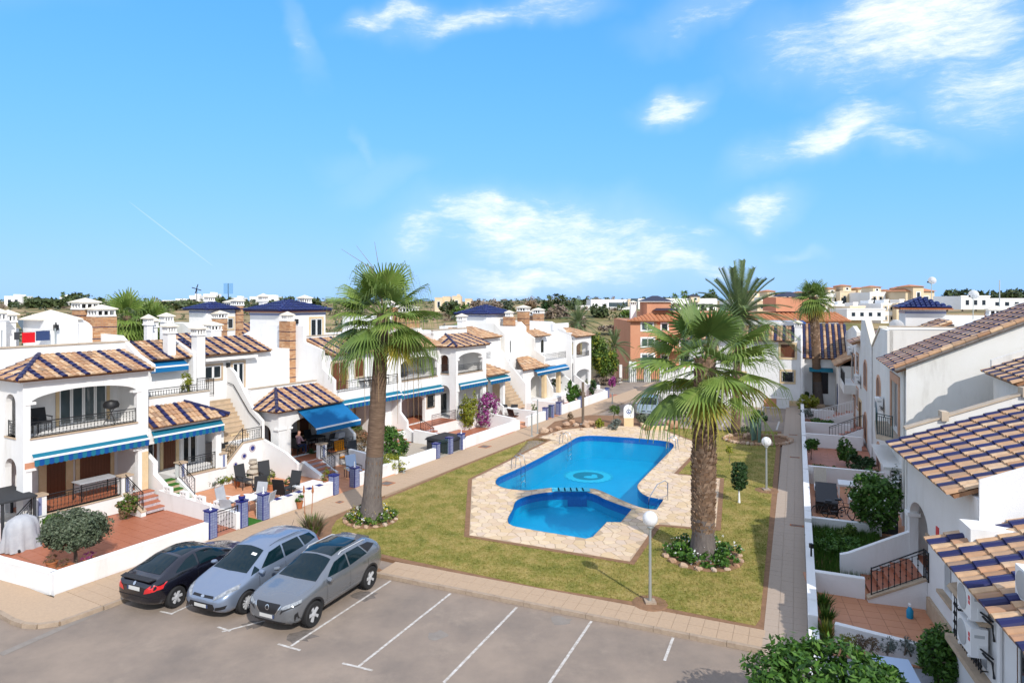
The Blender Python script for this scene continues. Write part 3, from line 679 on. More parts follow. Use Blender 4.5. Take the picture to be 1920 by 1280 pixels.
def tile_mesh(w, l, mat, name='roof_tile', seg=5):
    """a half-round clay tile: x across, y up the slope, z normal"""
    b = MB(); V = []; F = []
    for j, (y, r, z) in enumerate(((0, w * .52, .035), (l, w * .42, .005))):
        for k in range(seg + 1):
            t = math.pi * k / seg; V.append((r * math.cos(t), y, z + r * .68 * math.sin(t)))
    for k in range(seg): F.append((k, k + 1, seg + 2 + k, seg + 1 + k))
    F.append(tuple(range(seg + 1)))
    b.v = V; b.f = F; return b
def roof(T, e0, e1, up, L=None, R=None, pitch=.21, course=.36, blue=4, boff=1, single=False, parent=None, deckmat=None, lenfn=None, lip=.1, blue_mat=None, tmat=None, bmul=1):
    """tiled slope: eave e0->e1, slope vector up; L / R = how far the slope shortens at the ends (hips)"""
    e0, e1, up = Vector(e0), Vector(e1), Vector(up); A = (e1 - e0); W_ = A.length; A.normalize(); SL = up.length; U = up.normalized(); N = A.cross(U)
    if N.z < 0: N = -N
    lf = lenfn or (lambda s: min(SL, SL * s / L if L else SL, SL * (W_ - s) / R if R else SL))
    o = MB(); k = 16; poly = [e0 + A * (W_ * i / k) for i in range(k + 1)] + [e0 + A * (W_ * i / k) + U * max(.0, lf(W_ * i / k)) for i in range(k, -1, -1)]
    m = len(poly); loc = [(p - e0) for p in poly]; tri = tessellate_polygon([[Vector((q.dot(A), q.dot(U), 0)) for q in loc]])
    o.add(poly + [p - N * .09 for p in poly], [tuple(t) for t in tri] + [tuple(i + m for i in t) for t in tri] + [(i, (i + 1) % m, (i + 1) % m + m, i + m) for i in range(m)])
    bk = 1.08 if pitch > .23 else .98
    ro = T.part('roof', o, deckmat or M['roofdeck'], parent)
    n = max(2, round(W_ / pitch)); pw = W_ / n; tb = tile_mesh(pw, course * 1.12, None); bl = MB(); tl = MB(); me = mb_ = None
    Mr = Matrix((A, U, N)).transposed()
    if single: me = tb.mesh('roof_tile', M['rooftile_o']); mb_ = tb.mesh('roof_tile', M['bluetile_r'])
    cnt = 0
    for i in range(n):
        s = (i + .5) * pw; ln = lf(s); nb = blue and i % blue == boff
        if ln < .12: continue
        y = -lip; c = 0
        while y < ln - .05:
            cl = min(course, ln - y); p = e0 + A * s + U * y + N * ((.022 if nb else .005) + random.uniform(0, .008)); R3 = Mr @ Matrix.Rotation(random.gauss(0, .012), 3, 'Z')
            if single and cnt < 300:
                ob = T.inst('roof_tile', mb_ if nb else me, p, ro); ob.rotation_mode = 'QUATERNION'; ob.rotation_quaternion = R3.to_quaternion()
                ob.scale = (bk if nb else 1, cl / course, bk if nb else 1)
                cnt += 1
            else:
                X = Matrix.LocRotScale(p, R3, Vector((bk if nb else 1, cl / course, 1))); dst = bl if nb else tl
                dst.add([X @ Vector(v) for v in tb.v], tb.f)
            y += course; c += 1
    if tl.f: T.part('roof_tiles', tl, tmat or M['rooftile'], ro, kind='stuff')
    if bl.f: T.part('blue_tiles', bl, blue_mat or M['bluetile'], ro, kind='stuff')
    return ro
def ridge(T, a, b, parent, mat=None, r=.1):
    a, b = Vector(a), Vector(b); d = b - a; n = max(1, round(d.length / .38)); mb = MB()
    for i in range(n):
        p, q = a + d * (i / n), a + d * ((i + 1.1) / n); mb.tube([p, q], [r, r * .85], 7)
    return T.part('ridge_tiles', mb, mat or M['bluetile'], parent, kind='stuff')
M['roofdeck'] = pbr('roof underlay', (.32, .17, .09), .9, .1, var=(.22, .11, .06), vscale=4)
def opening(T, kind, x0, x1, z0, z1, y, mats=('stone', 'glass'), trim=.13, parent=None, panes=1, bars=False, arched=0, axis='y', out=-1, sill=True, shutter=False, depth=.07):
    """window or door set on a wall plane; out = direction in which the room's outside lies along the axis"""
    loop = arch(x0, x1, z0, z1 - arched, arched) if arched else rect(x0, x1, z0, z1)
    t = trim; lo = z0 if kind == 'door' else z0 - (t if sill else 0)
    ol = arch(x0 - t, x1 + t, lo, z1 - arched, arched + t) if arched else rect(x0 - t, x1 + t, lo, z1 + t)
    o = T.part(kind, MB().panel([ol, loop] if kind != 'door' else [[(x0 - t, z0), (x0, z0), (x0, z1), (x1, z1), (x1, z0), (x1 + t, z0), (x1 + t, z1 + t), (x0 - t, z1 + t)]] if not arched else [ol, loop], axis, y + out * .045, y - out * .02), M[mats[0]], parent)
    w = (x1 - x0) / panes
    for k in range(panes):
        a, b = x0 + w * k + .015, x0 + w * (k + 1) - .015
        if arched: l = [(max(a, min(b, p[0])), p[1]) for p in loop]; lp = loop
        else: lp = rect(a, b, z0 + .02, z1 - .02)
        if mats[1] in ('wood', 'shut'):
            T.part('shutter' if kind == 'window' else 'door_leaf', MB().panel(lp, axis, y - out * .01, y + out * .012), M[mats[1]], o)
            if not arched:
                s = MB(); m = max(2, int((b - a) / .12))
                for q in range(1, m): xx = a + (b - a) * q / m; s.panel(rect(xx - .008, xx + .008, z0 + .05, z1 - .05), axis, y + out * .013, y + out * .022)
                T.part('louvre', s, M['wood'], o)
        else:
            T.part('pane', MB().panel(lp, axis, y - out * .01, y + out * .008), M[mats[1]], o)
            if not arched:
                f = .045; T.part('sash', MB().panel([rect(a, b, z0 + .02, z1 - .02), rect(a + f, b - f, z0 + .02 + f, z1 - .02 - f)], axis, y + out * .009, y + out * .03), M[mats[2] if len(mats) > 2 else 'frame'], o)
    if bars:
        g = MB(); m = max(2, int((x1 - x0) / .13))
        for q in range(m + 1):
            xx = x0 + (x1 - x0) * q / m; g.panel(rect(xx - .01, xx + .01, z0, z1), axis, y + out * .07, y + out * .09)
        for zz in (z0 + .06, (z0 + z1) / 2, z1 - .06): g.panel(rect(x0, x1, zz - .012, zz + .012), axis, y + out * .066, y + out * .094)
        T.part('grille', g, M['iron'], o)
    return o
def awning(T, x0, x1, y, z, drop=.22, out=.35, val=.26, stripes=True, mat='awn_t', out_z=None, parent=None):
    """roller awning on a wall plane y (projecting to -y): canvas, front bar, striped valance"""
    zf = z - (out_z if out_z is not None else drop); yf = y - out
    a = T.part('awning', MB().hexa([(x0, y, z), (x1, y, z), (x1, yf, zf), (x0, yf, zf), (x0, y, z + .03), (x1, y, z + .03), (x1, yf, zf + .03), (x0, yf, zf + .03)]), M[mat], parent)
    T.part('front_bar', MB().box(x0 - .02, x1 + .02, yf - .035, yf + .02, zf - .03, zf + .045), M['awnbar'], a)
    if stripes:
        n = round((x1 - x0) / .17); w = (x1 - x0) / n
        for i in range(n):
            s = x0 + i * w; lp = [(s, zf - .03), (s, zf - .03 - val * .88), (s + w * .25, zf - .03 - val * .98), (s + w * .5, zf - .03 - val), (s + w * .75, zf - .03 - val * .98), (s + w, zf - .03 - val * .88), (s + w, zf - .03)]
            T.part('valance_stripe', MB().panel(lp, 'y', yf - .03, yf - .022), M['awn_d'] if i % 2 else M['awn_t'], a)
    else:
        T.part('valance', MB().panel(rect(x0, x1, zf - .03 - val, zf - .03), 'y', yf - .03, yf - .022), M['awn'], a)
    return a
def hipcap(c, w, z, h, over=.08):
    x, y = c; w = w / 2 + over; m = MB(); m.box(x - w, x + w, y - w, y + w, z, z + .05)
    return m.add([(x - w, y - w, z + .05), (x + w, y - w, z + .05), (x + w, y + w, z + .05), (x - w, y + w, z + .05), (x, y, z + .05 + h)], [(0, 1, 4), (1, 2, 4), (2, 3, 4), (3, 0, 4)])
def lantern_cap(T, c, w, z, parent, mat=None, n=3):
    """chimney head: ledge, little pillars with dark gaps between, pyramid lid"""
    x, y = c; h = w / 2; b = MB(); b.box(x - h - .06, x + h + .06, y - h - .06, y + h + .06, z, z + .07)
    for sx in (-1, 1):
        for k in range(n + 1):
            q = -h + w * k / n
            b.box(x + q - .035, x + q + .035, y + sx * h - .035, y + sx * h + .035, z + .07, z + .27)
            if 0 < k < n: b.box(x + sx * h - .035, x + sx * h + .035, y + q - .035, y + q + .035, z + .07, z + .27)
    b.box(x - h - .03, x + h + .03, y - h - .03, y + h + .03, z + .27, z + .33)
    o = T.part('chimney_cap', b, mat or M['cap'], parent); 
    T.part('flue', MB().box(x - h + .1, x + h - .1, y - h + .1, y + h - .1, z + .03, z + .28), M['black'], o if False else parent)
    T.part('cap_lid', hipcap(c, w, z + .331, .2, .12), M['capl'], parent); return o
M['capl'] = pbr('pale chimney lid', (.72, .66, .55), .85, .2, var=(.62, .56, .46), vscale=3)
def chimney(T, x, y, z0, z1, w=.5, mat='stucco', parent=None, brick=False, d=None):
    d = d or w
    if brick:
        o = T.part('chimney', MB().box(x - w / 2, x + w / 2, y - d / 2, y + d / 2, z0, z1), M['mortar'], parent); b = MB(); z = z0; r = 0
        while z < z1 - .04:
            zz = min(z + .085, z1); off = .12 * (r % 2)
            for (a0, a1, ax, pos, sg) in ((x - w / 2, x + w / 2, 'y', y - d / 2, -1), (x - w / 2, x + w / 2, 'y', y + d / 2, 1), (y - d / 2, y + d / 2, 'x', x - w / 2, -1), (y - d / 2, y + d / 2, 'x', x + w / 2, 1)):
                q = a0 - off
                while q < a1:
                    s0, s1 = max(q, a0) , min(q + .235, a1)
                    if s1 - s0 > .04: b.panel(rect(s0, s1 - .012, z, zz - .012), ax, pos, pos + sg * .015)
                    q += .24
            z += .085; r += 1
        T.part('bricks', b, M['brick'], o, kind='stuff')
        g = MB(); z = z0 + .45
        while z < z1 - .2: g.box(x - w / 2 - .03, x + w / 2 + .03, y - d / 2 - .03, y + d / 2 + .03, z, z + .035); z += .55
        T.part('blue_band', g, M['bluetile'], o)
    else: o = T.part('chimney', MB().box(x - w / 2, x + w / 2, y - d / 2, y + d / 2, z0, z1), M[mat], parent)
    lantern_cap(T, (x, y), max(w, d) * .98 if not brick else min(w, d) * 1.0, z1 + .001, o); return o
def pilaster(T, x0, x1, y0, y1, z0, z1, cap=True, parent=None, mat='stucco'):
    o = T.part('pillar', MB().box(x0, x1, y0, y1, z0, z1), M[mat], parent)
    if cap: T.part('capital', MB().box(x0 - .06, x1 + .06, y0 - .06, y1 + .06, z1 - .14, z1 - .05).box(x0 - .09, x1 + .09, y0 - .09, y1 + .09, z1 - .05, z1 + .02), M['cap'], o)
    return o
def post(T, x0, x1, y0, y1, z0, z1, strip=True):
    o = T.part('terrace_post', MB().box(x0, x1, y0, y1, z0, z1), M['stucco']); T.part('post_cap', MB().box(x0 - .05, x1 + .05, y0 - .05, y1 + .05, z1, z1 + .06), M['sandcap'], o)
    if strip: c = (x0 + x1) / 2; T.part('tile_strip', MB().box(c - .06, c + .06, y0 - .012, y0, z0 + .05, z1 - .05), M['pilltile'], o)
def steps(T, x0, x1, y, z0, n, rise=.155, go=.27, dirn=1, axis='y', tread='terra_s', risermat='patt', name='steps'):
    """flight going up along +-axis from position y"""
    o = None
    for k in range(n):
        a = y + dirn * go * k; b = y + dirn * (go * n + .02); z = z0 + rise * (k + 1); m = MB()
        t = MB()
        if axis == 'y': m.box(x0, x1, a, b, z - rise, z - .035); t.box(x0, x1, a - dirn * .025, b, z - .034, z)
        else: m.box(a, b, x0, x1, z - rise, z - .035); t.box(a - dirn * .025, b, x0, x1, z - .034, z)
        if o is None: o = T.part(name, m, M[risermat])
        else: T.part('riser', m, M[risermat], o)
        T.part('tread', t, M[tread], o)
    return o
M['terra_s'] = pbr('terracotta tread', (.44, .16, .085), .5, .4, var=(.36, .12, .065), vscale=4)
M['beige_s'] = pbr('sandstone tread', (.52, .40, .28), .8, .2, var=(.42, .32, .22), vscale=4)
M['stuc_s'] = M['stucco']
def bay(T, x0, x1, yf, dep, zb, zf, ze, side=True, hip=True, upper_arch=(.25, .5), awn=None, glazed=True, lower=True, single=False, rail=True):
    """two-storey projecting bay: arched loggia above, arched porch below, hipped tile roof with blue rows"""
    yb = yf + dep; a0, a1 = x0 + upper_arch[0], x1 - upper_arch[1]
    loops = [rect(x0, x1, zb, ze - .03), arch(a0, a1, zf + .06, ze - .95, .42, 14)]
    if lower: loops.append(arch(x0 + .3, x1 - .45, zb + .02, zf - 1.15, .33, 12))
    T.part('front_wall', MB().panel(loops, 'y', yf, yf + .24), M['stucco'])
    sl = [rect(yf + .24, yb, zb, ze - .03)]
    if side: sl += [arch(yf + .62, min(yf + 1.45, yb - .2), zf + .06, ze - .98, .36, 8)] + ([arch(yf + .55, min(yf + 1.5, yb - .15), zb + .02, zf - 1.2, .42, 8)] if lower else [])
    T.part('side_wall', MB().panel(sl, 'x', x0, x0 + .22), M['stucco'])
    T.part('side_wall', MB().panel(rect(yf + .24, yb, zb, ze - .03), 'x', x1 - .22, x1), M['stucco'])
    T.part('balcony_floor', MB().box(x0 + .22, x1 - .22, yf + .24, yb, zf - .14, zf), M['stucco'])
    T.part('loggia_ceiling', MB().box(x0 + .22, x1 - .22, yf + .24, yb, ze - .45, ze - .4), M['stucco'])
    T.part('balcony_sill', MB().box(a0 - .03, a1 + .03, yf - .04, yf + .26, zf + .0, zf + .06), M['sandcap'])
    if rail: railing(T, (a0, yf + .1, zf + .06), (a1, yf + .1, zf + .06), .58)
    for s in (a0, a1): T.part('impost', MB().box(s - .18, s + .18, yf - .03, yf + .26, ze - 1.0, ze - .9), M['cap'])
    if lower:
        for s in (x0 + .3, x1 - .45): T.part('impost', MB().box(s - .22, s + .14, yf - .04, yf + .27, zf - 1.2, zf - 1.1), M['cap'])
    if side and rail:
        railing(T, (x0 + .1, yf + .62, zf + .06), (x0 + .1, min(yf + 1.45, yb - .2), zf + .06), .58)
        T.part('balcony_sill', MB().box(x0 - .04, x0 + .24, yf + .58, min(yf + 1.5, yb - .16), zf, zf + .06), M['sandcap'])
    T.part('rear_wall', MB().box(x0, x1, yb, yb + 4.5, 0, ze + .9), M['stucco'])
    if glazed:
        opening(T, 'window', x0 + 2.2, x0 + 4.15, zf + .01, zf + 1.68, yb - .002, ('stone', 'glass_b'), panes=4, sill=False)
    # roof
    oh = .28; zr = ze; run = dep + .05; rise = .72; yr = yf + run
    Lh = 1.75 if hip else None
    roof(T, (x0 - oh, yf - oh, zr), (x1 + .12, yf - oh, zr), (0, run + oh, rise), L=Lh, single=single, blue=4, boff=3)
    if hip:
        roof(T, (x0 - oh, yb + .6, zr), (x0 - oh, yf - oh, zr), (1.75, 0, rise), R=run + oh, blue=4, boff=2)
        ridge(T, (x0 - oh, yf - oh, zr + .06), (x0 - oh + 1.75, yr, zr + rise + .08), None, M['bluetile_r'])
    T.part('eaves_soffit', MB().box(x0 - oh + .05, x1 + .1, yf - oh + .05, yf + .02, zr - .12, zr - .05), M['cap'])
    T.part('roof_parapet', MB().box(x0, x1 + .3, yb + .001, yb + .22, ze + .72, ze + 1.1), M['stucco']); T.part('coping', MB().box(x0 - .05, x1 + .33, yb - .04, yb + .27, ze + 1.101, ze + 1.16), M['capb'])
    if awn: awning(T, x0 + .3, x1 - .08, yf - .002, awn, drop=.14, out=.17)
# ------------------------------------------------------------------ west terrace, house with the big arched balcony
def house_a():
    T = Thing('terraced_house', 'white house with wide arched balcony and blue ribbed hip roof beside the red yard', 'house', ROW, (12, 29.05, 0), 'white terraced houses along the west side')
    yf = 29.05
    bay(T, 12.05, 16.9, yf, 2.1, .82, 3.82, 6.17, awn=3.22, single=True)
    # terrace in front of and inside the porch
    T.part('terrace', MB().box(11.4, 16.05, yf - .02, 31.1, .1, .80), M['stucco'])
    tf = T.part('terrace_floor', MB().box(12.3, 16.6, yf + .25, 31.1, .80, .815), M['grout'])
    b = MB().box(-.195, .195, -.195, .195, -.01, 0); me = b.mesh('floor_tile', M['terra'])
    for i in range(11):
        for j in range(5): T.inst('floor_tile', me, (12.42 + i * .4, yf + .2 + j * .4, .828), tf)
    railing(T, (12.85, yf + .04, .83), (15.7, yf + .04, .83), .72)
    T.part('terrace_sill', MB().box(12.8, 15.75, yf - .06, yf + .2, .801, .84), M['sandcap'])
    post(T, 12.35, 12.82, yf - .08, yf + .3, .801, 1.58); post(T, 15.72, 16.15, yf - .08, yf + .3, .801, 1.6)
    opening(T, 'door', 13.75, 14.5, .83, 2.62, 31.12, ('stone', 'wood'), trim=.28); opening(T, 'window', 15.05, 16.35, 1.35, 2.75, 31.12, ('stone', 'shut'), trim=.16)
    T.part('stone_pier', MB().box(16.62, 16.9, yf - .01, yf + .26, .83, 2.5), M['stone'])
    railing(T, (11.5, 28.2, .6), (12.3, 29.0, .84), .7)
    T.part('house_plaque', MB().box(12.1, 12.45, yf - .02, yf - .003, 2.72, 2.95), M['orange'])
    # stairs down to the yard with iron handrail
    steps(T, 16.0, 16.98, 27.75, .14, 4, rise=.165, go=.32)
    for s in (15.86,): T.part('stair_cheek', MB().panel([(27.6, .1), (29.03, .1), (29.03, .9), (27.6, .3)], 'x', s - .1, s + .1), M['stucco']); T.part('cheek_cap', MB().hexa([(s - .12, 27.58, .3), (s + .12, 27.58, .3), (s + .12, 29.03, .9), (s - .12, 29.03, .9), (s - .12, 27.58, .35), (s + .12, 27.58, .35), (s + .12, 29.03, .95), (s - .12, 29.03, .95)]), M['sandcap'])
    railing(T, (15.86, 27.65, .36), (15.86, 28.95, .93), .75)
    # stepped screen wall on the far side of the stairs
    T.part('screen_wall', MB().panel([(31, .1), (31, 3.0), (29.95, 2.45), (28.98, 1.95), (28.98, 1.42), (28.2, 1.04), (28.2, .1)], 'x', 17.08, 17.3), M['stucco'])
    # recess: roof terrace over a tiled porch
    T.part('porch_beam', MB().box(16.91, 20.5, 29.0, 29.25, 2.78, 3.5), M['stucco'])
    roof(T, (16.92, 28.75, 3.55), (20.75, 28.75, 3.55), (0, 1.3, .72), R=1.5, single=True, blue=4, boff=0)
    roof(T, (20.75, 28.75, 3.55), (20.75, 30.1, 3.55), (-1.5, 0, .72), L=1.3, blue=0); ridge(T, (20.78, 28.72, 3.62), (19.25, 30.05, 4.33), None)
    T.part('roof_terrace', MB().box(16.91, 20.6, 30.05, 31.5, 2.9, 4.4), M['stucco']); T.part('roof_parapet', MB().box(16.91, 20.6, 30.051, 30.3, 4.401, 4.66), M['stucco']); T.part('coping', MB().box(16.91, 20.62, 30.02, 30.33, 4.661, 4.71), M['capb'])
    railing(T, (16.98, 30.17, 4.71), (20.0, 30.17, 4.71), .34); railing(T, (20.0, 30.17, 4.71), (20.6, 30.17, 4.71), .62, M['iron'], .09)
    pilaster(T, 20.2, 20.5, 28.98, 29.28, .98, 2.85)
    T.part('porch_wall', MB().box(16.91, 21.0, 31.0, 31.5, 0, 3.4), M['stucco'])
    opening(T, 'door', 18.75, 19.4, 1.0, 2.7, 31.0, ('stone', 'wood'), trim=.15); opening(T, 'window', 17.45, 18.3, 1.5, 2.6, 31.0, ('wood', 'glass'), panes=2); opening(T, 'window', 19.75, 20.5, 1.0, 2.6, 31.0, ('frame', 'glass'), panes=2, sill=False)
    T.part('terrace', MB().box(18.35, 20.9, 28.98, 31.0, .1, .98), M['stucco']); T.part('terrace_sill', MB().box(18.75, 20.45, 28.93, 29.2, .981, 1.02), M['sandcap'])
    railing(T, (18.75, 29.03, 1.02), (20.2, 29.03, 1.02), .80)
    post(T, 18.28, 18.62, 28.9, 29.25, .981, 1.64); post(T, 20.42, 20.75, 28.9, 29.25, .981, 1.66)
    steps(T, 17.42, 18.2, 27.9, .14, 5, rise=.165, go=.3, tread='turf', risermat='beige_s')
    T.part('stair_cheek', MB().panel([(27.7, .1), (29.0, .1), (29.0, 1.0), (27.7, .35)], 'x', 18.21, 18.36), M['cap']); railing(T, (18.28, 27.75, .4), (18.28, 28.92, 1.0), .72)
    awning(T, 17.0, 20.5, 28.98, 3.32, drop=.2, out=.2)
    # upper storey of the recess
    T.part('upper_wall', MB().box(17.32, 21.3, 31.501, 36, 0, 6.3), M['stucco'])
    roof(T, (17.9, 31.2, 6.33), (21.05, 31.2, 6.33), (0, 2.0, .78), blue=4, boff=2)
    T.part('gable_parapet', MB().panel([(29.0, 6.0), (33.4, 6.0), (33.4, 7.6), (31.6, 7.55), (30.2, 6.75), (29.0, 6.32)], 'x', 17.0, 17.2), M['stucco'])
    awning(T, 18.2, 20.1, 31.49, 6.22, drop=.25, out=.45, stripes=False, mat='awn', val=.22)
    chimney(T, 19.45, 31.6, 6.3, 7.55, .42); chimney(T, 20.75, 31.2, 4.6, 7.4, .46)
    chimney(T, 19.9, 34.2, 6.5, 7.9, .3); chimney(T, 20.4, 34.6, 6.5, 7.75, .3)
    T.part('upper_gable', MB().panel([(31.0, 4.4), (33, 4.4), (33, 7.3), (31.0, 6.5)], 'x', 20.35, 20.5), M['stucco'])
    # external stairs up to the flat above
    steps(T, 29.05, 29.95, 20.62, .98, 5, rise=.17, go=.2, axis='x', tread='beige_s', risermat='beige_s')
    T.part('stair_landing', MB().box(21.62, 22.85, 29.05, 30.0, .1, 1.95), M['stucco'])
    steps(T, 21.45, 22.85, 30.0, 1.95, 9, rise=.215, go=.19, tread='beige_s', risermat='beige_s')
    T.part('stair_wall', MB().panel([(20.76, .1), (22.95, .1), (22.95, 1.96), (21.7, 1.96), (20.76, 1.08)], 'y', 28.93, 29.04), M['stucco'])
    T.part('stair_cap', MB().hexa([(20.76, 28.9, 1.08), (21.7, 28.9, 1.96), (21.7, 29.07, 1.96), (20.76, 29.07, 1.08), (20.76, 28.9, 1.13), (21.7, 28.9, 2.01), (21.7, 29.07, 2.01), (20.76, 29.07, 1.13)]), M['sandcap'])
    T.part('stair_cap', MB().box(21.7, 22.93, 28.9, 29.07, 1.961, 2.01), M['sandcap'])
    railing(T, (20.76, 28.98, 1.13), (21.7, 28.98, 2.01), .7); railing(T, (21.72, 28.98, 2.01), (22.85, 28.98, 2.01), .62)
    T.part('stair_wall', MB().panel([(28.95, .1), (28.95, 2.9), (29.6, 3.35), (30.5, 4.4), (31.2, 5.3), (31.6, 5.55), (32.2, 5.6), (32.2, .1)], 'x', 22.86, 23.02), M['stucco'])
    T.part('stair_wall', MB().panel([(30.1, 1.9), (31.8, 1.9), (31.8, 4.2), (30.1, 2.4)], 'x', 21.3, 21.44), M['stucco'])
    hr = MB(); hr.tube([(22.8, 29.05, 2.75), (22.8, 29.9, 3.3), (22.8, 31.2, 4.65), (22.8, 31.7, 4.75)], .022, 5); T.part('handrail', hr, M['iron'])
    T.part('landing_wall', MB().panel([[(20.6, 4.0), (22.86, 4.0), (22.86, 5.5), (21.6, 5.75), (20.6, 5.8)]], 'y', 32.0, 32.15), M['stucco'])
    railing(T, (21.3, 31.75, 4.2), (22.0, 31.75, 4.2), .85, M['iron'], .09)
    # terrace clutter on the roof of the bay
    T.part('rooftop_room', MB().box(14.6, 16.0, 33.2, 35.2, 6.9, 8.3), M['stucco']); T.part('rooftop_lid', hipcap((15.3, 34.2), 1.5, 8.301, .42, .2), M['capl'])
    n = 12; lp = [(15.95, 7.0), (16.85, 7.0)] + [(15.95 + .9 * math.cos(math.pi / 2 * k / n), 7.55 + .8 * math.sin(math.pi / 2 * k / n)) for k in range(n + 1)]
    T.part('rooftop_vault', MB().panel(lp, 'y', 33.4, 35.0), M['stucco'])
    chimney(T, 17.25, 33.6, 6.9, 8.42, 1.0, brick=True, d=.8); chimney(T, 17.0, 34.6, 6.9, 8.75, .8, brick=True)
    chimney(T, 13.3, 34.5, 6.9, 8.3, .5); chimney(T, 14.0, 35.2, 6.9, 8.2, .45)
    T.part('solar_panel', MB().hexa([(15.0, 36, 7.6), (17.2, 36, 7.6), (17.2, 36.8, 8.2), (15.0, 36.8, 8.2), (15.0, 36, 7.65), (17.2, 36, 7.65), (17.2, 36.8, 8.25), (15.0, 36.8, 8.25)]), M['glass_b'])
    T.part('roof_deck', MB().box(10.2, 17.3, 31.3, 37, 6.0, 6.9), M['stucco2']); T.part('rooftop_wall', MB().box(10.2, 14.6, 35.6, 35.8, 6.901, 7.9), M['stucco'])
    T.part('neighbour_wall', MB().box(9.6, 12.04, 31.2, 36, 0, 7.0), M['stucco']); 
    # wall lantern
    T.part('wall_lamp', MB().box(14.95, 15.1, 33.0, 33.19, 7.85, 8.1).tube([(15.02, 33.1, 7.8), (15.02, 33.1, 8.2)], .03, 6), M['iron'])
    return T
HA = house_a()
def house_b():
    T = Thing('terraced_house', 'white house with brick chimney stripe, blue tower roof and wide open blue awning', 'house', ROW, (23, 29, 0), 'white terraced houses along the west side')
    # set-back upper flat with tile roof
    T.part('upper_wall', MB().box(21.35, 27.7, 31.9, 37, 3.0, 6.32), M['stucco']); 
    opening(T, 'door', 23.25, 23.95, 4.35, 5.75, 31.9, ('sandcap', 'glass'), trim=.12, panes=2); opening(T, 'window', 21.55, 22.55, 5.0, 5.72, 31.9, ('sandcap', 'glass'), trim=.1, panes=2)
    roof(T, (21.15, 31.6, 6.33), (25.6, 31.6, 6.33), (0, 2.1, .75), blue=3, boff=1)
    T.part('box_awning', MB().box(21.4, 24.6, 31.5, 31.895, 6.0, 6.14), M['cap']); T.part('wall_lamp', MB().box(22.85, 23.0, 31.75, 31.89, 5.55, 5.8), M['iron'])
    # first-floor terrace
    T.part('terrace_block', MB().box(23.03, 27.7, 30.1, 31.9, .1, 4.25), M['stucco']); T.part('roof_parapet', MB().box(23.03, 27.6, 30.101, 30.3, 4.251, 4.45), M['stucco']); T.part('coping', MB().box(23.03, 27.62, 30.06, 30.34, 4.451, 4.50), M['capb'])
    # party wall with brick chimney breast
    T.part('party_wall', MB().panel([(38.4, .5), (38.4, 6.4), (35.0, 7.68), (31.2, 7.66), (31.17, 6.7), (29.6, 6.25), (29.6, 5.2), (28.67, 4.55), (28.67, 3.0), (28.0, 2.2), (27.1, 1.6), (27.1, .5)], 'x', 27.6, 27.8), M['stucco'])
    chimney(T, 27.38, 32.35, 4.1, 7.95, .42, brick=True, d=.95)
    # tower
    T.part('tower', MB().box(27.82, 31.6, 33.6, 36.4, 6.0, 8.55), M['stucco']); T.part('tile_frieze', MB().box(27.8, 31.62, 33.58, 36.42, 8.25, 8.38), M['pilltile'])
    for (e0, e1, up, L_, R_) in [((27.5, 33.3, 8.6), (31.9, 33.3, 8.6), (0, 1.7, .62), 2.2, 2.2), ((27.5, 36.7, 8.6), (27.5, 33.3, 8.6), (2.2, 0, .62), 1.7, 1.7)]:
        roof(T, e0, e1, up, L=L_, R=R_, blue=0, tmat=M['blueroof'], deckmat=M['blueroof'])
    roof(T, (31.9, 33.3, 8.6), (31.9, 36.7, 8.6), (-2.2, 0, .62), L=1.7, R=1.7, blue=0, tmat=M['blueroof'], deckmat=M['blueroof'])
    T.part('eave_band', MB().box(27.6, 31.8, 33.4, 36.6, 8.45, 8.56), M['pot'])
    opening(T, 'door', 30.3, 31.3, 6.6, 8.0, 33.598, ('stone', 'glass'), trim=.12, panes=2); T.part('wall_lamp', MB().box(29.0, 29.2, 33.45, 33.59, 7.7, 8.0), M['iron'])
    chimney(T, 32.4, 36.5, 7.2, 9.0, .6); chimney(T, 30.1, 38, 8.5, 9.1, .4)
    # porch with hipped tile roof; the awning is wound right out
    yf = 28.2
    roof(T, (23.0, yf - .25, 3.42), (27.62, yf - .25, 3.42), (0, 2.1, .85), L=1.6, single=True, blue=3, boff=1)
    roof(T, (23.0, 30.1, 3.42), (23.0, yf - .25, 3.42), (1.6, 0, .85), R=2.1, blue=3, boff=1); ridge(T, (22.98, yf - .27, 3.5), (24.6, 30.02, 4.32), None, M['bluetile'])
    T.part('front_wall', MB().panel([rect(23.3, 27.6, .8, 3.36), arch(24.1, 27.3, .82, 2.45, .45, 12)], 'y', yf, yf + .22), M['stucco'])
    T.part('side_wall', MB().panel([rect(yf + .22, 30.1, .8, 3.36), arch(yf + .6, yf + 1.6, .82, 2.15, .45, 8)], 'x', 23.3, 23.5), M['stucco'])
    T.part('impost', MB().box(23.22, 23.8, yf - .05, yf + .3, 2.4, 2.5), M['cap']); T.part('impost', MB().box(24.0, 24.2, yf - .04, yf + .26, 2.38, 2.48), M['cap'])
    T.part('porch_wall', MB().box(23.03, 27.6, 30.101, 30.4, .1, 3.5), M['stucco']); T.part('terrace', MB().box(23.3, 27.55, 27.0, 30.1, .1, .78), M['stucco']); T.part('terrace_floor', MB().box(23.35, 27.5, 27.05, 30.1, .781, .795), M['terra_s'])
    opening(T, 'door', 24.3, 25.5, .8, 2.6, 30.09, ('wood', 'glass'), panes=2, trim=.1); opening(T, 'window', 26.3, 27.0, 1.4, 2.4, 30.09, ('stone', 'shut')); T.part('stone_pier', MB().box(27.2, 27.45, yf - .1, yf + .3, .8, 2.4), M['stone'])
    post(T, 24.95, 25.35, 26.85, 27.2, .781, 1.5); railing(T, (25.35, 27.05, .8), (27.5, 27.05, .8), .68)
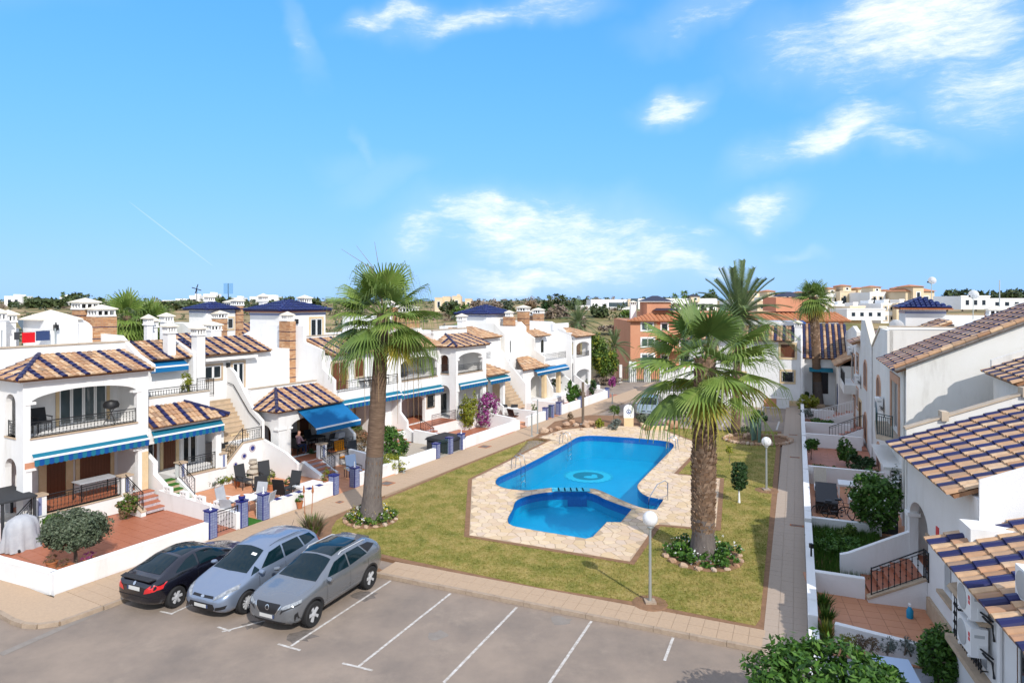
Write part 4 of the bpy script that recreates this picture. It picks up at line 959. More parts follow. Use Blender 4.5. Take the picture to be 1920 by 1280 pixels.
    T.part('terrace_sill', MB().box(25.35, 27.5, 26.93, 27.2, .782, .83), M['sandcap'])
    awning(T, 24.5, 27.75, yf - .03, 3.28, out=1.45, out_z=.85, stripes=False, mat='awn', val=.24)
    steps(T, 24.0, 24.85, 25.75, .14, 4, rise=.16, go=.3); T.part('stair_cheek', MB().panel([(25.6, .1), (27.0, .1), (27.0, .85), (25.6, .3)], 'x', 23.75, 23.98), M['stucco']); railing(T, (24.92, 25.8, .3), (24.92, 26.85, .8), .7)
    T.part('stair_cheek', MB().panel([(25.6, .1), (27.0, .1), (27.0, .8), (25.6, .25)], 'x', 24.86, 24.98), M['stucco'])
    T.part('garden_screen', MB().panel([(28.9, .1), (28.9, 1.95), (27.2, 1.45), (26.3, 1.0), (26.3, .1)], 'x', 22.88, 23.04), M['stucco'])
    # small window and lamp in the passage
    opening(T, 'window', 21.9, 22.4, 1.3, 2.2, 30.08, ('stone', 'wood'), trim=.08)
    # right half: balcony flat
    T.part('upper_front', MB().box(27.8, 33.35, 30.6, 37, .1, 6.2), M['stucco'])
    roof(T, (27.8, 28.9, 5.98), (33.6, 28.9, 5.98), (0, 2.4, .86), blue=4, boff=1); T.part('roof_parapet', MB().box(27.8, 33.4, 31.25, 31.45, 6.6, 7.0), M['stucco']); T.part('coping', MB().box(27.8, 33.4, 31.22, 31.5, 7.001, 7.05), M['capb'])
    T.part('front_wall', MB().box(27.8, 31.3, 29.2, 30.6, 3.8, 5.95), M['stucco'])
    opening(T, 'door', 28.0, 29.15, 3.85, 5.5, 29.198, ('sandcap', 'shut'), trim=.12, panes=2); opening(T, 'window', 29.9, 30.55, 4.5, 5.6, 29.198, ('sandcap', 'wood'), arched=.35, trim=.1)
    T.part('balcony', MB().box(27.8, 33.2, 28.5, 30.6, 3.3, 3.8), M['stucco']); railing(T, (27.85, 28.58, 3.8), (33.1, 28.58, 3.8), .62)
    T.part('flank_wall', MB().panel([(31.3, .1), (31.3, 6.6), (28.95, 6.0), (28.5, 3.8), (28.5, 1.9), (27.9, 1.35), (27.9, .95), (27.0, .5), (27.0, .1)], 'x', 33.2, 33.4), M['stucco'])
    T.part('flank_wall', MB().box(31.3, 33.2, 29.2, 30.6, .1, 5.95), M['stucco'])
    awning(T, 27.95, 33.15, 28.49, 3.3, drop=.18, out=.25)
    opening(T, 'door', 29.6, 30.25, .8, 2.6, 30.59, ('stone', 'wood'), trim=.12); opening(T, 'window', 31.2, 32.2, 1.3, 2.5, 30.59, ('stone', 'shut'))
    T.part('terrace', MB().box(27.8, 33.2, 28.1, 30.6, .1, .78), M['stucco']); T.part('terrace_floor', MB().box(27.8, 33.2, 28.1, 30.58, .781, .8), M['terra_s'])
    steps(T, 31.2, 32.4, 26.9, .14, 4, rise=.16, go=.3); railing(T, (31.1, 27.0, .3), (31.1, 28.1, .85), .7)
    return T
HB = house_b()
def house_e():
    T = Thing('terraced_house', 'white house with paired arched balconies and corner bay right of the palm trunk', 'house', ROW, (33.5, 28.8, 0), 'white terraced houses along the west side')
    # recessed half with one wide arch
    y = 28.8
    T.part('front_wall', MB().panel([rect(33.4, 38.0, .8, 5.95), arch(33.65, 37.6, 3.85, 4.85, .5, 12), arch(33.7, 36.2, .82, 2.3, .45, 10)], 'y', y, y + .22), M['stucco'])
    roof(T, (33.4, y - .25, 5.97), (38.2, y - .25, 5.97), (0, 2.4, .86), blue=0); T.part('rear_wall', MB().box(33.4, 38.2, 31.0, 37, .1, 6.8), M['stucco'])
    T.part('balcony_floor', MB().box(33.4, 38, y + .22, 31.0, 3.5, 3.8), M['stucco']); T.part('balcony_sill', MB().box(33.6, 37.65, y - .04, y + .25, 3.8, 3.85), M['sandcap']); railing(T, (33.65, y + .08, 3.85), (37.6, y + .08, 3.85), .55)
    opening(T, 'door', 33.75, 34.9, 3.85, 5.4, 30.99, ('frame', 'glass'), panes=2, trim=.06); T.part('balcony_stair', MB().panel([(36.2, 3.8), (38, 3.8), (38, 4.1), (36.2, 5.3)], 'y', 30.3, 30.99), M['grey'])
    opening(T, 'door', 33.8, 34.9, .8, 2.4, 30.99, ('stone', 'glass'), trim=.2); opening(T, 'window', 36.4, 37.2, 1.7, 2.6, y - .001, ('sandcap', 'glass'), bars=True, trim=.05)
    T.part('terrace', MB().box(33.4, 38, 27.3, 31, .1, .78), M['stucco']); T.part('terrace_floor', MB().box(33.4, 38, 27.32, 31, .781, .8), M['terra_s']); railing(T, (35.2, 27.4, .8), (37.9, 27.4, .8), .7)
    awning(T, 33.5, 38.0, y - .002, 3.16, drop=.18, out=.25)
    steps(T, 33.9, 34.9, 26.1, .14, 4, rise=.16, go=.3); railing(T, (33.85, 26.2, .3), (33.85, 27.3, .8), .7)
    # party wall up on the roof, chimneys
    T.part('roof_parapet', MB().box(33.4, 38.6, 31.0, 31.2, 6.801, 7.15), M['stucco']); T.part('coping', MB().box(33.4, 38.6, 30.97, 31.24, 7.151, 7.2), M['capb'])
    chimney(T, 39.0, 32.6, 6.5, 8.3, 1.5, brick=True, d=1.0); chimney(T, 38.6, 34, 6.5, 8.7, .9, brick=True); chimney(T, 42.3, 30.0, 6.2, 7.6, .5)
    T.part('rooftop_room', MB().box(36.0, 38.2, 33.5, 36.5, 6.5, 8.0), M['stucco'])
    # corner bay
    B = T; bay(B, 38.0, 41.9, 27.45, 2.0, .8, 3.92, 5.93, awn=3.28, glazed=False)
    opening(T, 'door', 38.6, 39.7, 3.94, 5.4, 29.44, ('frame', 'shut'), panes=2, trim=.06); opening(T, 'door', 38.6, 39.6, .85, 2.4, 29.44, ('frame', 'glass'), trim=.1)
    T.part('terrace', MB().box(38, 41.9, 26.6, 29.4, .1, .79), M['stucco'])
    # low wing with tile roof
    roof(T, (41.92, 27.3, 3.5), (45.0, 27.3, 3.5), (0, 1.7, .75), R=1.2, blue=0); T.part('porch_beam', MB().box(41.92, 44.7, 27.5, 27.7, 2.9, 3.45), M['stucco']); T.part('porch_wall', MB().box(41.92, 47.5, 29.0, 29.4, .1, 4.5), M['stucco'])
    opening(T, 'door', 42.6, 43.2, .8, 2.5, 28.99, ('frame', 'wood'), trim=.08); opening(T, 'door', 43.7, 44.3, .8, 2.5, 28.99, ('stone', 'wood'), trim=.1); awning(T, 42.0, 44.9, 27.49, 3.3, drop=.18, out=.36)
    pilaster(T, 44.4, 44.7, 27.5, 27.8, .78, 2.9); T.part('terrace', MB().box(41.92, 44.9, 26.4, 29, .1, .77), M['stucco'])
    T.part('screen_wall', MB().panel([(29, .1), (29, 2.9), (27.3, 2.0), (26.0, 1.3), (26.0, .1)], 'x', 41.95, 42.1), M['stucco'])
    T.part('upper_wall', MB().box(41.92, 47.5, 29.401, 36, .1, 6.2), M['stucco']); opening(T, 'window', 43.1, 43.9, 4.5, 5.3, 29.4, ('sandcap', 'glass')); railing(T, (42.0, 29.1, 4.5), (45.0, 29.1, 4.5), .5)
    roof(T, (41.95, 29.1, 6.2), (46.8, 29.1, 6.2), (0, 2.0, .8), R=1.5, blue=0)
    T.part('stair_wall', MB().panel([(26.9, .1), (26.9, 2.4), (28.2, 3.7), (29.2, 5.0), (30, 5.2), (30, .1)], 'x', 46.9, 47.05), M['stucco']); steps(T, 45.2, 46.8, 26.9, .5, 12, rise=.24, go=.2, tread='beige_s', risermat='beige_s')
    return T
HE = house_e()
def house_g():
    T = Thing('terraced_house', 'white house with curved gables, brick chimney stripe and small blue topped tower beyond the bougainvillea', 'house', ROW, (47.2, 27.5, 0), 'white terraced houses along the west side')
    yf = 27.3
    T.part('party_wall', MB().panel([(34.5, .5), (34.5, 7.0), (33.4, 7.25), (31.5, 7.3), (29.6, 7.3), (29.1, 6.85), (29.1, 6.4), (28.2, 5.9), (28.2, 4.9), (27.2, 4.3), (27.2, 3.0), (26.4, 1.6), (26.4, .5)], 'x', 50.7, 50.9), M['stucco2'])
    T.part('party_wall', MB().panel([(34, .5), (34, 6.6), (32.5, 7.25), (30, 7.25), (29, 6.4), (29, .5)], 'x', 47.06, 47.3), M['stucco2'])
    chimney(T, 50.45, 30.6, 4.3, 7.75, .45, brick=True, d=1.0); chimney(T, 51.6, 29.8, 6.0, 8.2, .8, brick=True); chimney(T, 57.5, 31.5, 6.4, 7.9, .8, brick=True); chimney(T, 58.4, 32.2, 6.4, 7.7, 1.0, brick=True)
    T.part('upper_wall', MB().box(47.3, 50.7, 29.3, 36, .1, 6.9), M['stucco']); T.part('terrace_block', MB().box(47.3, 50.7, 28.6, 29.3, .1, 4.3), M['stucco']); opening(T, 'window', 48.3, 48.6, 4.7, 5.8, 29.299, ('frame', 'glass'), trim=.03)
    T.part('tower', MB().box(48.3, 52.4, 31.6, 34.6, 6.6, 8.0), M['stucco']); T.part('tile_frieze', MB().box(48.28, 52.42, 31.58, 34.62, 7.75, 7.86), M['pilltile'])
    for (e0, e1, up, L_, R_) in [((48.0, 31.3, 8.03), (52.7, 31.3, 8.03), (0, 1.8, .75), 2.3, 2.3), ((48.0, 34.9, 8.03), (48.0, 31.3, 8.03), (2.3, 0, .75), 1.8, 1.8)]: roof(T, e0, e1, up, L=L_, R=R_, blue=0, tmat=M['blueroof'], deckmat=M['blueroof'])
    # porch
    roof(T, (46.9, yf - .25, 3.5), (51.3, yf - .25, 3.5), (0, 1.6, .8), L=1.5, R=1.0, blue=0); T.part('porch_front', MB().panel([rect(47.2, 50.7, .8, 3.45), arch(48.5, 50.4, .82, 2.4, .4)], 'y', yf, yf + .2), M['stucco']); T.part('porch_side', MB().panel([rect(yf + .2, 28.6, .8, 3.45), arch(yf + .4, yf + 1.1, .82, 2.2, .35)], 'x', 47.2, 47.4), M['stucco'])
    opening(T, 'door', 48.9, 49.9, .8, 2.5, 28.59, ('stone', 'glass'), trim=.15); T.part('terrace', MB().box(47.2, 55.2, 26.2, 29, .1, .78), M['stucco'])
    awning(T, 48.9, 55.0, yf - .002, 3.3, drop=.2, out=.4, mat='awn')
    # balcony flat
    T.part('upper_front', MB().box(50.9, 56.9, 29.0, 36, .1, 6.1), M['stucco']); roof(T, (50.95, 28.4, 6.0), (54.2, 28.4, 6.0), (0, 2.0, .8), R=1.0, blue=0); opening(T, 'window', 51.4, 52.3, 4.7, 5.5, 28.99, ('frame', 'wood')); opening(T, 'window', 53.3, 53.9, 4.4, 5.6, 28.99, ('frame', 'glass'), arched=.3)
    T.part('balcony', MB().box(50.9, 55.4, 27.4, 29, 3.4, 3.85), M['stucco']); railing(T, (50.95, 27.45, 3.85), (55.35, 27.45, 3.85), .6); T.part('stone_pier', MB().box(53.9, 54.3, 27.4, 27.7, .8, 3.2), M['stone']); T.part('stone_pier', MB().box(50.2, 50.6, 26.9, 27.2, .8, 3.0), M['stone'])
    T.part('white_parapet', MB().box(50.9, 53.0, 29.5, 29.7, 6.3, 7.0), M['stucco'])
    opening(T, 'window', 52.4, 53.2, 1.4, 2.6, 28.99, ('frame', 'glass')); T.part('garden_screen', MB().panel([(28, .1), (28, 2.6), (26.4, 1.4), (26.4, .1)], 'x', 55.2, 55.4), M['stucco'])
    # end bay
    T.part('flank_wall', MB().panel([(34, .5), (34, 7.2), (29.8, 7.15), (28.8, 6.7), (28.1, 6.15), (27.6, 6.1), (27.6, .5)], 'x', 56.9, 57.1), M['stucco'])
    T.part('bay_front', MB().panel([rect(57.1, 60.8, .8, 5.7), arch(57.4, 60.4, 3.7, 4.75, .42), arch(57.4, 60.4, .82, 2.1, .4)], 'y', yf, yf + .2), M['stucco']); T.part('balcony_floor', MB().box(57.1, 60.8, yf + .2, 30.5, 3.2, 3.65), M['stucco']); railing(T, (57.4, yf + .08, 3.68), (60.4, yf + .08, 3.68), .5)
    T.part('bay_side', MB().panel([rect(yf + .2, 30.5, .8, 5.7), rect(28.2, 29.8, 3.7, 4.9)], 'x', 60.6, 60.8), M['stucco']); T.part('rear_wall', MB().box(57.1, 59.0, 30.5, 35, .1, 6.6), M['stucco']); T.part('loggia_ceiling', MB().box(57.1, 60.6, yf + .2, 30.5, 5.3, 5.4), M['stucco'])
    roof(T, (56.9, yf - .25, 5.75), (61.1, yf - .25, 5.75), (0, 2.0, .7), R=1.5, blue=0); T.part('white_parapet', MB().box(56.8, 60, 29.4, 29.6, 6.3, 6.95), M['stucco']); T.part('terrace', MB().box(57, 61, 26.4, 30, .1, .78), M['stucco'])
    opening(T, 'window', 57.6, 58.5, 1.0, 2.3, 30.49, ('frame', 'glass')); T.part('garden_screen', MB().panel([(27.3, .1), (27.3, 2.2), (26, 1.3), (25.6, 1.3), (25.6, .1)], 'x', 56.9, 57.05), M['stucco'])
    return T
HG = house_g()
def back_house():
    T = Thing('terraced_house', 'smaller white house with dark blue pyramid roof and brick chimneys, seen behind the west terrace', 'house', ROW, (30, 42, 0), 'white terraced houses along the west side')
    T.part('tower', MB().box(29.2, 31.6, 43, 45, 5, 8.55), M['stucco']); T.part('wall', MB().box(27.0, 36, 45, 50, 0, 7.0), M['stucco']); T.part('wing', MB().panel([(40, 0), (46, 0), (46, 7.6), (43, 7.6), (40, 6.2)], 'x', 27.5, 29.2), M['stucco'])
    for (e0, e1, up, L_, R_) in [((28.9, 42.7, 8.58), (31.9, 42.7, 8.58), (0, 1.3, .5), 1.5, 1.5), ((28.9, 45.3, 8.58), (28.9, 42.7, 8.58), (1.5, 0, .5), 1.3, 1.3)]: roof(T, e0, e1, up, L=L_, R=R_, blue=0, tmat=M['blueroof'], deckmat=M['blueroof'])
    T.part('tile_frieze', MB().box(29.18, 31.62, 42.98, 45.02, 8.3, 8.42), M['pilltile']); opening(T, 'window', 30.9, 31.4, 7.1, 7.9, 42.99, ('stone', 'glass'), trim=.1)
    chimney(T, 31.9, 43.2, 6, 8.8, .6, brick=True); chimney(T, 30.0, 42.6, 5.4, 7.9, .7, brick=True); chimney(T, 33.5, 46, 6, 8.7, .8, brick=True); chimney(T, 32.2, 47, 6, 9.1, .5); roof(T, (24.5, 38.6, 6.2), (28.5, 38.6, 6.2), (0, 2, .8), blue=3); T.part('low_wall', MB().box(24.5, 29, 38.9, 42, 0, 6.2), M['stucco']); chimney(T, 23.2, 38.0, 5.5, 7.9, .5); chimney(T, 26.0, 37.6, 6, 7.3, .7)
    roof(T, (31.8, 42.6, 6.6), (34.5, 42.6, 6.6), (0, 2, .8), blue=3)
back_house()
# ------------------------------------------------------------------ east terrace, nearest house
def ac_unit(label, fr, x, y, z, out=1, group='air conditioner condensers'):
    """wall-hung condenser: x runs along the wall, fan faces out"""
    T = Thing('air_conditioner', label, 'air conditioner', fr, (x, y, z), group); d = out
    T.part('casing', MB().box(x - .4, x + .4, y + d * .08, y + d * .38, z, z + .58), M['white'])
    T.part('fan_grille', MB().lathe([(.25, 0), (.255, .012), (.2, .02), (.06, .025)], 18).xf(Matrix.Translation((x + .1, y + d * .381, z + .29)) @ Matrix.Rotation(-d * math.pi / 2, 4, 'X')), M['acgrille'])
    T.part('valve_cover', MB().box(x - .425, x - .401, y + d * .1, y + d * .26, z + .04, z + .26), M['frame']); T.part('handle_recess', MB().box(x - .408, x - .401, y + d * .14, y + d * .32, z + .40, z + .46), M['acgrille'])
    T.part('top_vent', MB().box(x - .3, x + .34, y + d * .1, y + d * .2, z + .581, z + .588), M['acgrille']); T.part('label_plate', MB().box(x - .34, x - .26, y + d * .381, y + d * .386, z + .38, z + .46).box(x - .34, x - .26, y + d * .381, y + d * .386, z + .29, z + .36), M['paper'])
    T.part('bracket', MB().box(x - .3, x - .25, y, y + d * .4, z - .05, z - .005).box(x + .25, x + .3, y, y + d * .4, z - .05, z - .005), M['frame'])
    T.part('pipe', MB().tube([(x - .42, y + d * .18, z + .12), (x - .52, y + d * .16, z + .1), (x - .55, y + d * .06, z + .02), (x - .55, y + d * .03, z - .3)], .025, 5).tube([(x - .42, y + d * .22, z + .2), (x - .56, y + d * .18, z + .2), (x - .58, y + d * .05, z + .1)], .02, 5), M['black']); return T
def house_near():
    T = Thing('terraced_house', 'nearest white house on the right, its tile roofs striped with bright cobalt rows', 'house', NEAR, (21, -6, 0), 'white houses along the east path')
    f = -5.9
    T.part('front_wall', MB().panel([rect(18.2, 24.25, .12, 4.5), arch(22.05, 24.0, .95, 2.35, .62, 14), rect(19.7, 20.6, 1.33, 2.69)], 'y', f, f - .25), M['stucco'])
    T.part('gable_wall', MB().panel([(f - .25, .12), (f - .25, 4.9), (-13, 7.7), (-13, .12)], 'x', 18.15, 18.4), M['stucco']); T.part('gable_wall', MB().panel([(f - .02, .12), (f - .02, 4.98), (-13, 7.75), (-13, .12)], 'x', 24.45, 24.65), M['stucco2'])
    T.part('coping', MB().hexa([(24.4, f + .02, 4.99), (24.7, f + .02, 4.99), (24.7, -13, 7.76), (24.4, -13, 7.76), (24.4, f + .02, 5.05), (24.7, f + .02, 5.05), (24.7, -13, 7.82), (24.4, -13, 7.82)]), M['capb'])
    for y in (-7.0, -9.2): T.part('coping_stop', MB().box(24.35, 24.72, y - .1, y + .1, 4.9 + (-5.9 - y) * .39, 5.2 + (-5.9 - y) * .39), M['capb'])
    roof(T, (24.42, -5.45, 4.5), (18.42, -5.45, 4.5), (0, -6.4, 2.42), pitch=.25, course=.42, single=True, blue=3, boff=0, lip=.12)
    T.part('near_parapet', MB().panel([(f + .0, 4.0), (f + .0, 4.98), (-13, 7.9), (-13, 4.0)], 'x', 18.1, 18.149), M['stucco'])
    T.part('step_ledge', MB().box(17.4, 18.149, -9, -5.5, 3.7, 4.02), M['stucco'])
    T.part('porch_back', MB().box(18.4, 24.4, -7.7, -7.5, .12, 4.4), M['stucco']); T.part('porch_floor', MB().box(21.6, 24.4, -7.5, f - .25, .5, .95), M['terra_s']); T.part('porch_side', MB().box(21.5, 21.7, -7.5, f - .25, .12, 4.3), M['stucco'])
    T.part('capital', MB().box(23.95, 24.35, f - .3, f + .06, 2.3, 2.42), M['cap']); T.part('impost', MB().box(21.9, 22.1, f - .2, f + .06, 2.28, 2.4), M['sandcap'])
    opening(T, 'window', 19.7, 20.6, 1.33, 2.69, f - .18, ('frame', 'glass'), axis='y', out=1, trim=.0); T.part('window_sill', MB().box(19.55, 20.75, f - .1, f + .16, 1.24, 1.325), M['sandcap']); T.part('lintel', MB().box(19.6, 20.7, f, f + .1, 2.7, 2.78), M['sandcap'])
    T.part('stone_skirting', MB().box(18.2, 21.9, f + .001, f + .09, .12, .62), M['sandcap']); T.part('house_plaque', MB().box(21.05, 21.25, f + .001, f + .03, 2.62, 2.88), M['paper'])
    # stairs to the porch with black handrail
    steps(T, 22.35, 23.95, -4.5, .14, 5, rise=.16, go=.28, dirn=-1, risermat='terra_s')
    T.part('stair_cheek', MB().panel([(-4.35, .12), (-5.89, .12), (-5.89, .98), (-4.35, .22)], 'x', 22.12, 22.34), M['stucco']); T.part('cheek_cap', MB().hexa([(22.1, -4.33, .22), (22.36, -4.33, .22), (22.36, -5.89, .98), (22.1, -5.89, .98), (22.1, -4.33, .29), (22.36, -4.33, .29), (22.36, -5.89, 1.05), (22.1, -5.89, 1.05)]), M['sandcap'])
    railing(T, (22.23, -4.45, .3), (22.23, -5.84, 1.02), .84, M['iron'], .15, r=.012); railing(T, (22.2, f + .02, 1.0), (21.95, f + .02, 1.0), .84, M['iron'], .1)
    T.part('stair_screen', MB().panel([(-3.9, .12), (-3.9, .82), (-4.15, .9), (-5.9, 1.78), (-5.9, .12)], 'x', 24.02, 24.2), M['stucco'])
    # low front wing
    g = -5.3
    T.part('wing_front', MB().panel([rect(8, 17.97, .12, 3.42), rect(15.85, 17.35, 1.6, 2.55), rect(13.2, 14.45, .3, 2.9)], 'y', g, g - .3), M['stucco']); T.part('wing_side', MB().box(17.7, 17.96, -9, g - .3, .12, 3.4), M['stucco']); T.part('wing_back', MB().box(8, 17.7, -9, -8.8, .12, 3.4), M['stucco'])
    roof(T, (18.3, -4.95, 3.42), (9, -4.95, 3.42), (0, -4.2, 1.55), pitch=.27, course=.44, single=True, blue=3, boff=1, lip=.14, blue_mat=M['bluetile_r'])
    w = opening(T, 'window', 15.85, 17.35, 1.6, 2.55, g - .2, ('frame', 'glass'), axis='y', out=1, trim=0); T.part('lintel', MB().hexa([(15.6, g + .001, 2.6), (17.6, g + .001, 2.6), (17.6, g + .22, 2.6), (15.6, g + .22, 2.6), (15.6, g + .001, 2.72), (17.6, g + .001, 2.72), (17.6, g + .16, 2.68), (15.6, g + .16, 2.68)]), M['sandcap']); T.part('window_sill', MB().box(15.4, 17.65, g + .001, g + .24, 1.36, 1.5), M['sandcap'])
    gr = MB()
    for k in range(13):
        x = 15.82 + k * .13; gr.tube([(x, g + .12, 1.55), (x, g + .12, 2.62)], .011, 5)
        for q in (1.7, 1.9, 2.1, 2.3, 2.5): gr.lathe([(.012, -.05), (.035, 0), (.012, .05)], 5, (x, g + .12, q))
    for z in (1.62, 2.56): gr.tube([(15.75, g + .12, z), (17.45, g + .12, z)], .014, 5)
    gr.tube([(15.78, g, 1.62), (15.78, g + .12, 1.62)], .014, 4).tube([(17.42, g, 1.62), (17.42, g + .12, 1.62)], .014, 4); T.part('grille', gr, M['iron'])
    opening(T, 'door', 13.2, 14.45, .3, 2.9, g - .05, ('brickpink', 'glass'), axis='y', out=1, trim=.16, panes=2)
    T.part('downpipe', MB().tube([(15.05, g + .06, 3.3), (15.05, g + .06, .15)], .045, 7), M['stucco'])
    T.part('outdoor_tap', MB().tube([(19.3, f + .02, 1.0), (19.3, f + .1, 1.0), (19.3, f + .12, .92)], .018, 5), M['steel'])
    ac_unit('upper of two stacked white condensers with red stickers on the near right wall', NEAR, 15.95, g, 2.72); ac_unit('lower of two stacked white condensers with red stickers on the near right wall', NEAR, 15.95, g, 1.98)
    ac_unit('white louvred condenser standing on the lower striped roof at the right edge', NEAR, 14.3, -5.75, 3.68)
M['brickpink'] = pbr('pink stone trim', (.50, .28, .18), .85, .2, var=(.58, .36, .25), vscale=5, bump=.3)
house_near()
def house_east():
    T = Thing('terraced_house', 'tall weathered white house with bare sunlit gable wall and green balcony on the right', 'house', EST, (31, -4.5, 0), 'white houses along the east path')
    f = -4.0
    fw = [(30.5, -.06), (38.6, -.06), (38.6, 7.75), (36.4, 7.75), (36.4, 6.5), (30.5, 6.5)]
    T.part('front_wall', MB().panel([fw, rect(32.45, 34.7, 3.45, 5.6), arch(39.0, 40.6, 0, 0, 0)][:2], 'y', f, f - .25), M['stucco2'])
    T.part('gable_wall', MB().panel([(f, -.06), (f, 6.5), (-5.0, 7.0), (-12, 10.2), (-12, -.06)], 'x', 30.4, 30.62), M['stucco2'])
    roof(T, (30.45, -3.65, 6.36), (36.4, -3.65, 6.36), (0, -8.0, 3.7), pitch=.26, blue=3, boff=0); rk = MB()
    for k in range(20): p = Vector((30.47, -3.6 - k * .4, 6.5 + k * .185)); rk.tube([p, p + Vector((0, -.44, .2))], [.11, .09], 7)
    T.part('rake_tiles', rk, M['rooftile'], kind='stuff'); rk = MB()
    for k in range(20): p = Vector((30.3, -3.6 - k * .4, 6.4 + k * .185)); rk.tube([p, p + Vector((0, -.44, .2))], [.07, .06], 6)
    T.part('rake_undertiles', rk, M['oil'], kind='stuff')
    opening(T, 'door', 32.45, 34.7, 3.45, 5.6, f - .14, ('brickpink', 'glass'), axis='y', out=1, trim=.0, panes=3); T.part('door_surround', MB().panel([[(32.1, 3.45), (32.45, 3.45), (32.45, 5.6), (34.7, 5.6), (34.7, 3.45), (35.05, 3.45), (35.05, 5.95), (32.1, 5.95)]], 'y', f + .001, f + .05), M['brickpink'])
    T.part('balcony', MB().panel([(31.9, f), (36.3, f), (36.3, f + .55), (32.6, f + .85), (31.9, f + .3)], 'z', 3.2, 3.4), M['capb']); railing(T, (32.6, f + .8, 3.4), (36.2, f + .5, 3.4), .9, M['green_iron'], .11, knob=False, r=.014); railing(T, (31.95, f + .3, 3.4), (32.6, f + .8, 3.4), .9, M['green_iron'], .11, knob=False, r=.014)
    T.part('downpipe', MB().tube([(30.75, f + .06, 6.4), (30.75, f + .06, .1)], .05, 6), M['stucco2'])
    T.part('entrance_canopy', MB().box(31.2, 36, f, f + .7, 2.2, 2.32), M['stucco2']); opening(T, 'door', 33.2, 35.2, .1, 2.1, f + .001, ('frame', 'glass'), axis='y', out=1, trim=.1)
    T.part('upper_gable', MB().panel([(f - .1, 6.0), (f - .1, 7.8), (-14, 7.9), (-14, 6.0)], 'x', 36.4, 36.6), M['stucco2']); T.part('coping', MB().box(36.3, 36.7, -14, f - .05, 7.91, 7.97), M['capb'])
    T.part('body', MB().box(36.6, 42, -14, f - .26, 0, 7.75), M['stucco2'])
    T.part('stair_tower', MB().box(25.8, 29.4, -12, -6.65, 0, 6.5), M['stucco2']); roof(T, (29.5, -6.4, 6.55), (25.6, -6.4, 6.55), (0, -3, 1.3), blue=3, pitch=.26); T.part('tower_parapet', MB().panel([(-6.6, 6.4), (-6.6, 7.0), (-12, 9.2), (-12, 6.4)], 'x', 29.41, 29.6), M['stucco2'])
    ac_unit('condenser high on the shaded east wall above the green balcony', EST, 37.8, f, 3.75, 1)
    T2 = Thing('terraced_house', 'shaded white house with a V of roof tiles between two gables, arched windows below', 'house', EST, (44, -4.5, 0), 'white houses along the east path')
    fw = [(38.62, -.06), (54.4, -.06), (54.4, 6.2), (51.5, 6.2), (50.2, 7.9), (47.2, 7.9), (43.2, 6.5), (39.2, 7.75), (38.62, 7.75)]
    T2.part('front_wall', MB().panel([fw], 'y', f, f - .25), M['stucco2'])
    vr = roof(T2, (41.6, -4.2, 6.55), (45.2, -4.2, 6.55), (0, -3.4, 1.5), blue=4, boff=2, pitch=.3)
    for k, (a, b) in enumerate([((43.2, 6.52), (47.2, 7.92)), ((43.2, 6.52), (39.2, 7.77))]): T2.part('gable_coping', MB().hexa([(a[0], f - .3, a[1]), (a[0], f + .06, a[1]), (b[0], f + .06, b[1]), (b[0], f - .3, b[1]), (a[0], f - .3, a[1] + .1), (a[0], f + .06, a[1] + .1), (b[0], f + .06, b[1] + .1), (b[0], f - .3, b[1] + .1)]), M['capl'])
    T2.part('downpipe', MB().tube([(43.15, f + .06, 6.5), (43.15, f + .06, .1)], .06, 6), M['stucco'])
    for (x0, x1, z0, z1, nm) in [(39.2, 40.7, 3.95, 5.1, 1), (39.3, 40.6, .25, 1.55, 1), (46.4, 48.2, 3.75, 5.3, 1), (46.4, 48.0, .55, 2.0, 1)]:
        opening(T2, 'window', x0, x1, z0, z1, f + .002, ('brickpink', 'shut'), axis='y', out=1, trim=.16, arched=.38, sill=True)
    opening(T2, 'window', 52.4, 54.0, 4.1, 5.3, f + .002, ('brickpink', 'glass'), axis='y', out=1, trim=.16); opening(T2, 'window', 52.6, 54.0, 1.5, 2.9, f + .002, ('brickpink', 'glass'), axis='y', out=1, trim=.1)
    opening(T2, 'door', 50.2, 51.8, .3, 2.3, f + .002, ('stone', 'shut'), axis='y', out=1, trim=.15)
    T2.part('body', MB().box(42.2, 54.3, -14, -7.8, 0, 7.9), M['stucco2']); roof(T2, (51.0, -3.5, 6.2), (54.6, -3.5, 6.2), (0, -2.5, 1.0), blue=4, boff=1, pitch=.3)
    ac_unit('condenser on the shaded wall beside the tall arched window', EST, 50.8, f, 3.55, 1)
    T3 = Thing('terraced_house', 'farther white house with railed balcony and small tile canopy on the east path', 'house', EST, (58, -4.2, 0), 'white houses along the east path')
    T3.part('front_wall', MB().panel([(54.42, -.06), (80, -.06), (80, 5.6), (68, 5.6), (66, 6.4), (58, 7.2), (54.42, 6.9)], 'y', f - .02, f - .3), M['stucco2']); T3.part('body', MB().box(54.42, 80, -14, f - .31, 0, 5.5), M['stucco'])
    T3.part('balcony', MB().box(54.6, 60, f - .02, f + .8, 2.3, 2.95), M['stucco2']); railing(T3, (54.7, f + .75, 2.95), (59.9, f + .75, 2.95), .9, M['iron'], .2); T3.part('porch_block', MB().box(59.5, 68, f - .02, f + .9, 0, 3.9), M['stucco2']); roof(T3, (59.3, f + 1.1, 3.9), (68.2, f + 1.1, 3.9), (0, -1.4, .85), blue=0, pitch=.3)
    for (x0, x1, z0, z1) in [(56, 58.4, 3.0, 5.0), (70, 71.5, 3.6, 4.9), (74, 75.5, 1.2, 2.8), (55.5, 57, .3, 1.9), (70.3, 72, .6, 2.2), (76, 77.5, 3.6, 4.8)]: opening(T3, 'window', x0, x1, z0, z1, f + .002, ('brickpink', 'glass'), axis='y', out=1, trim=.14)
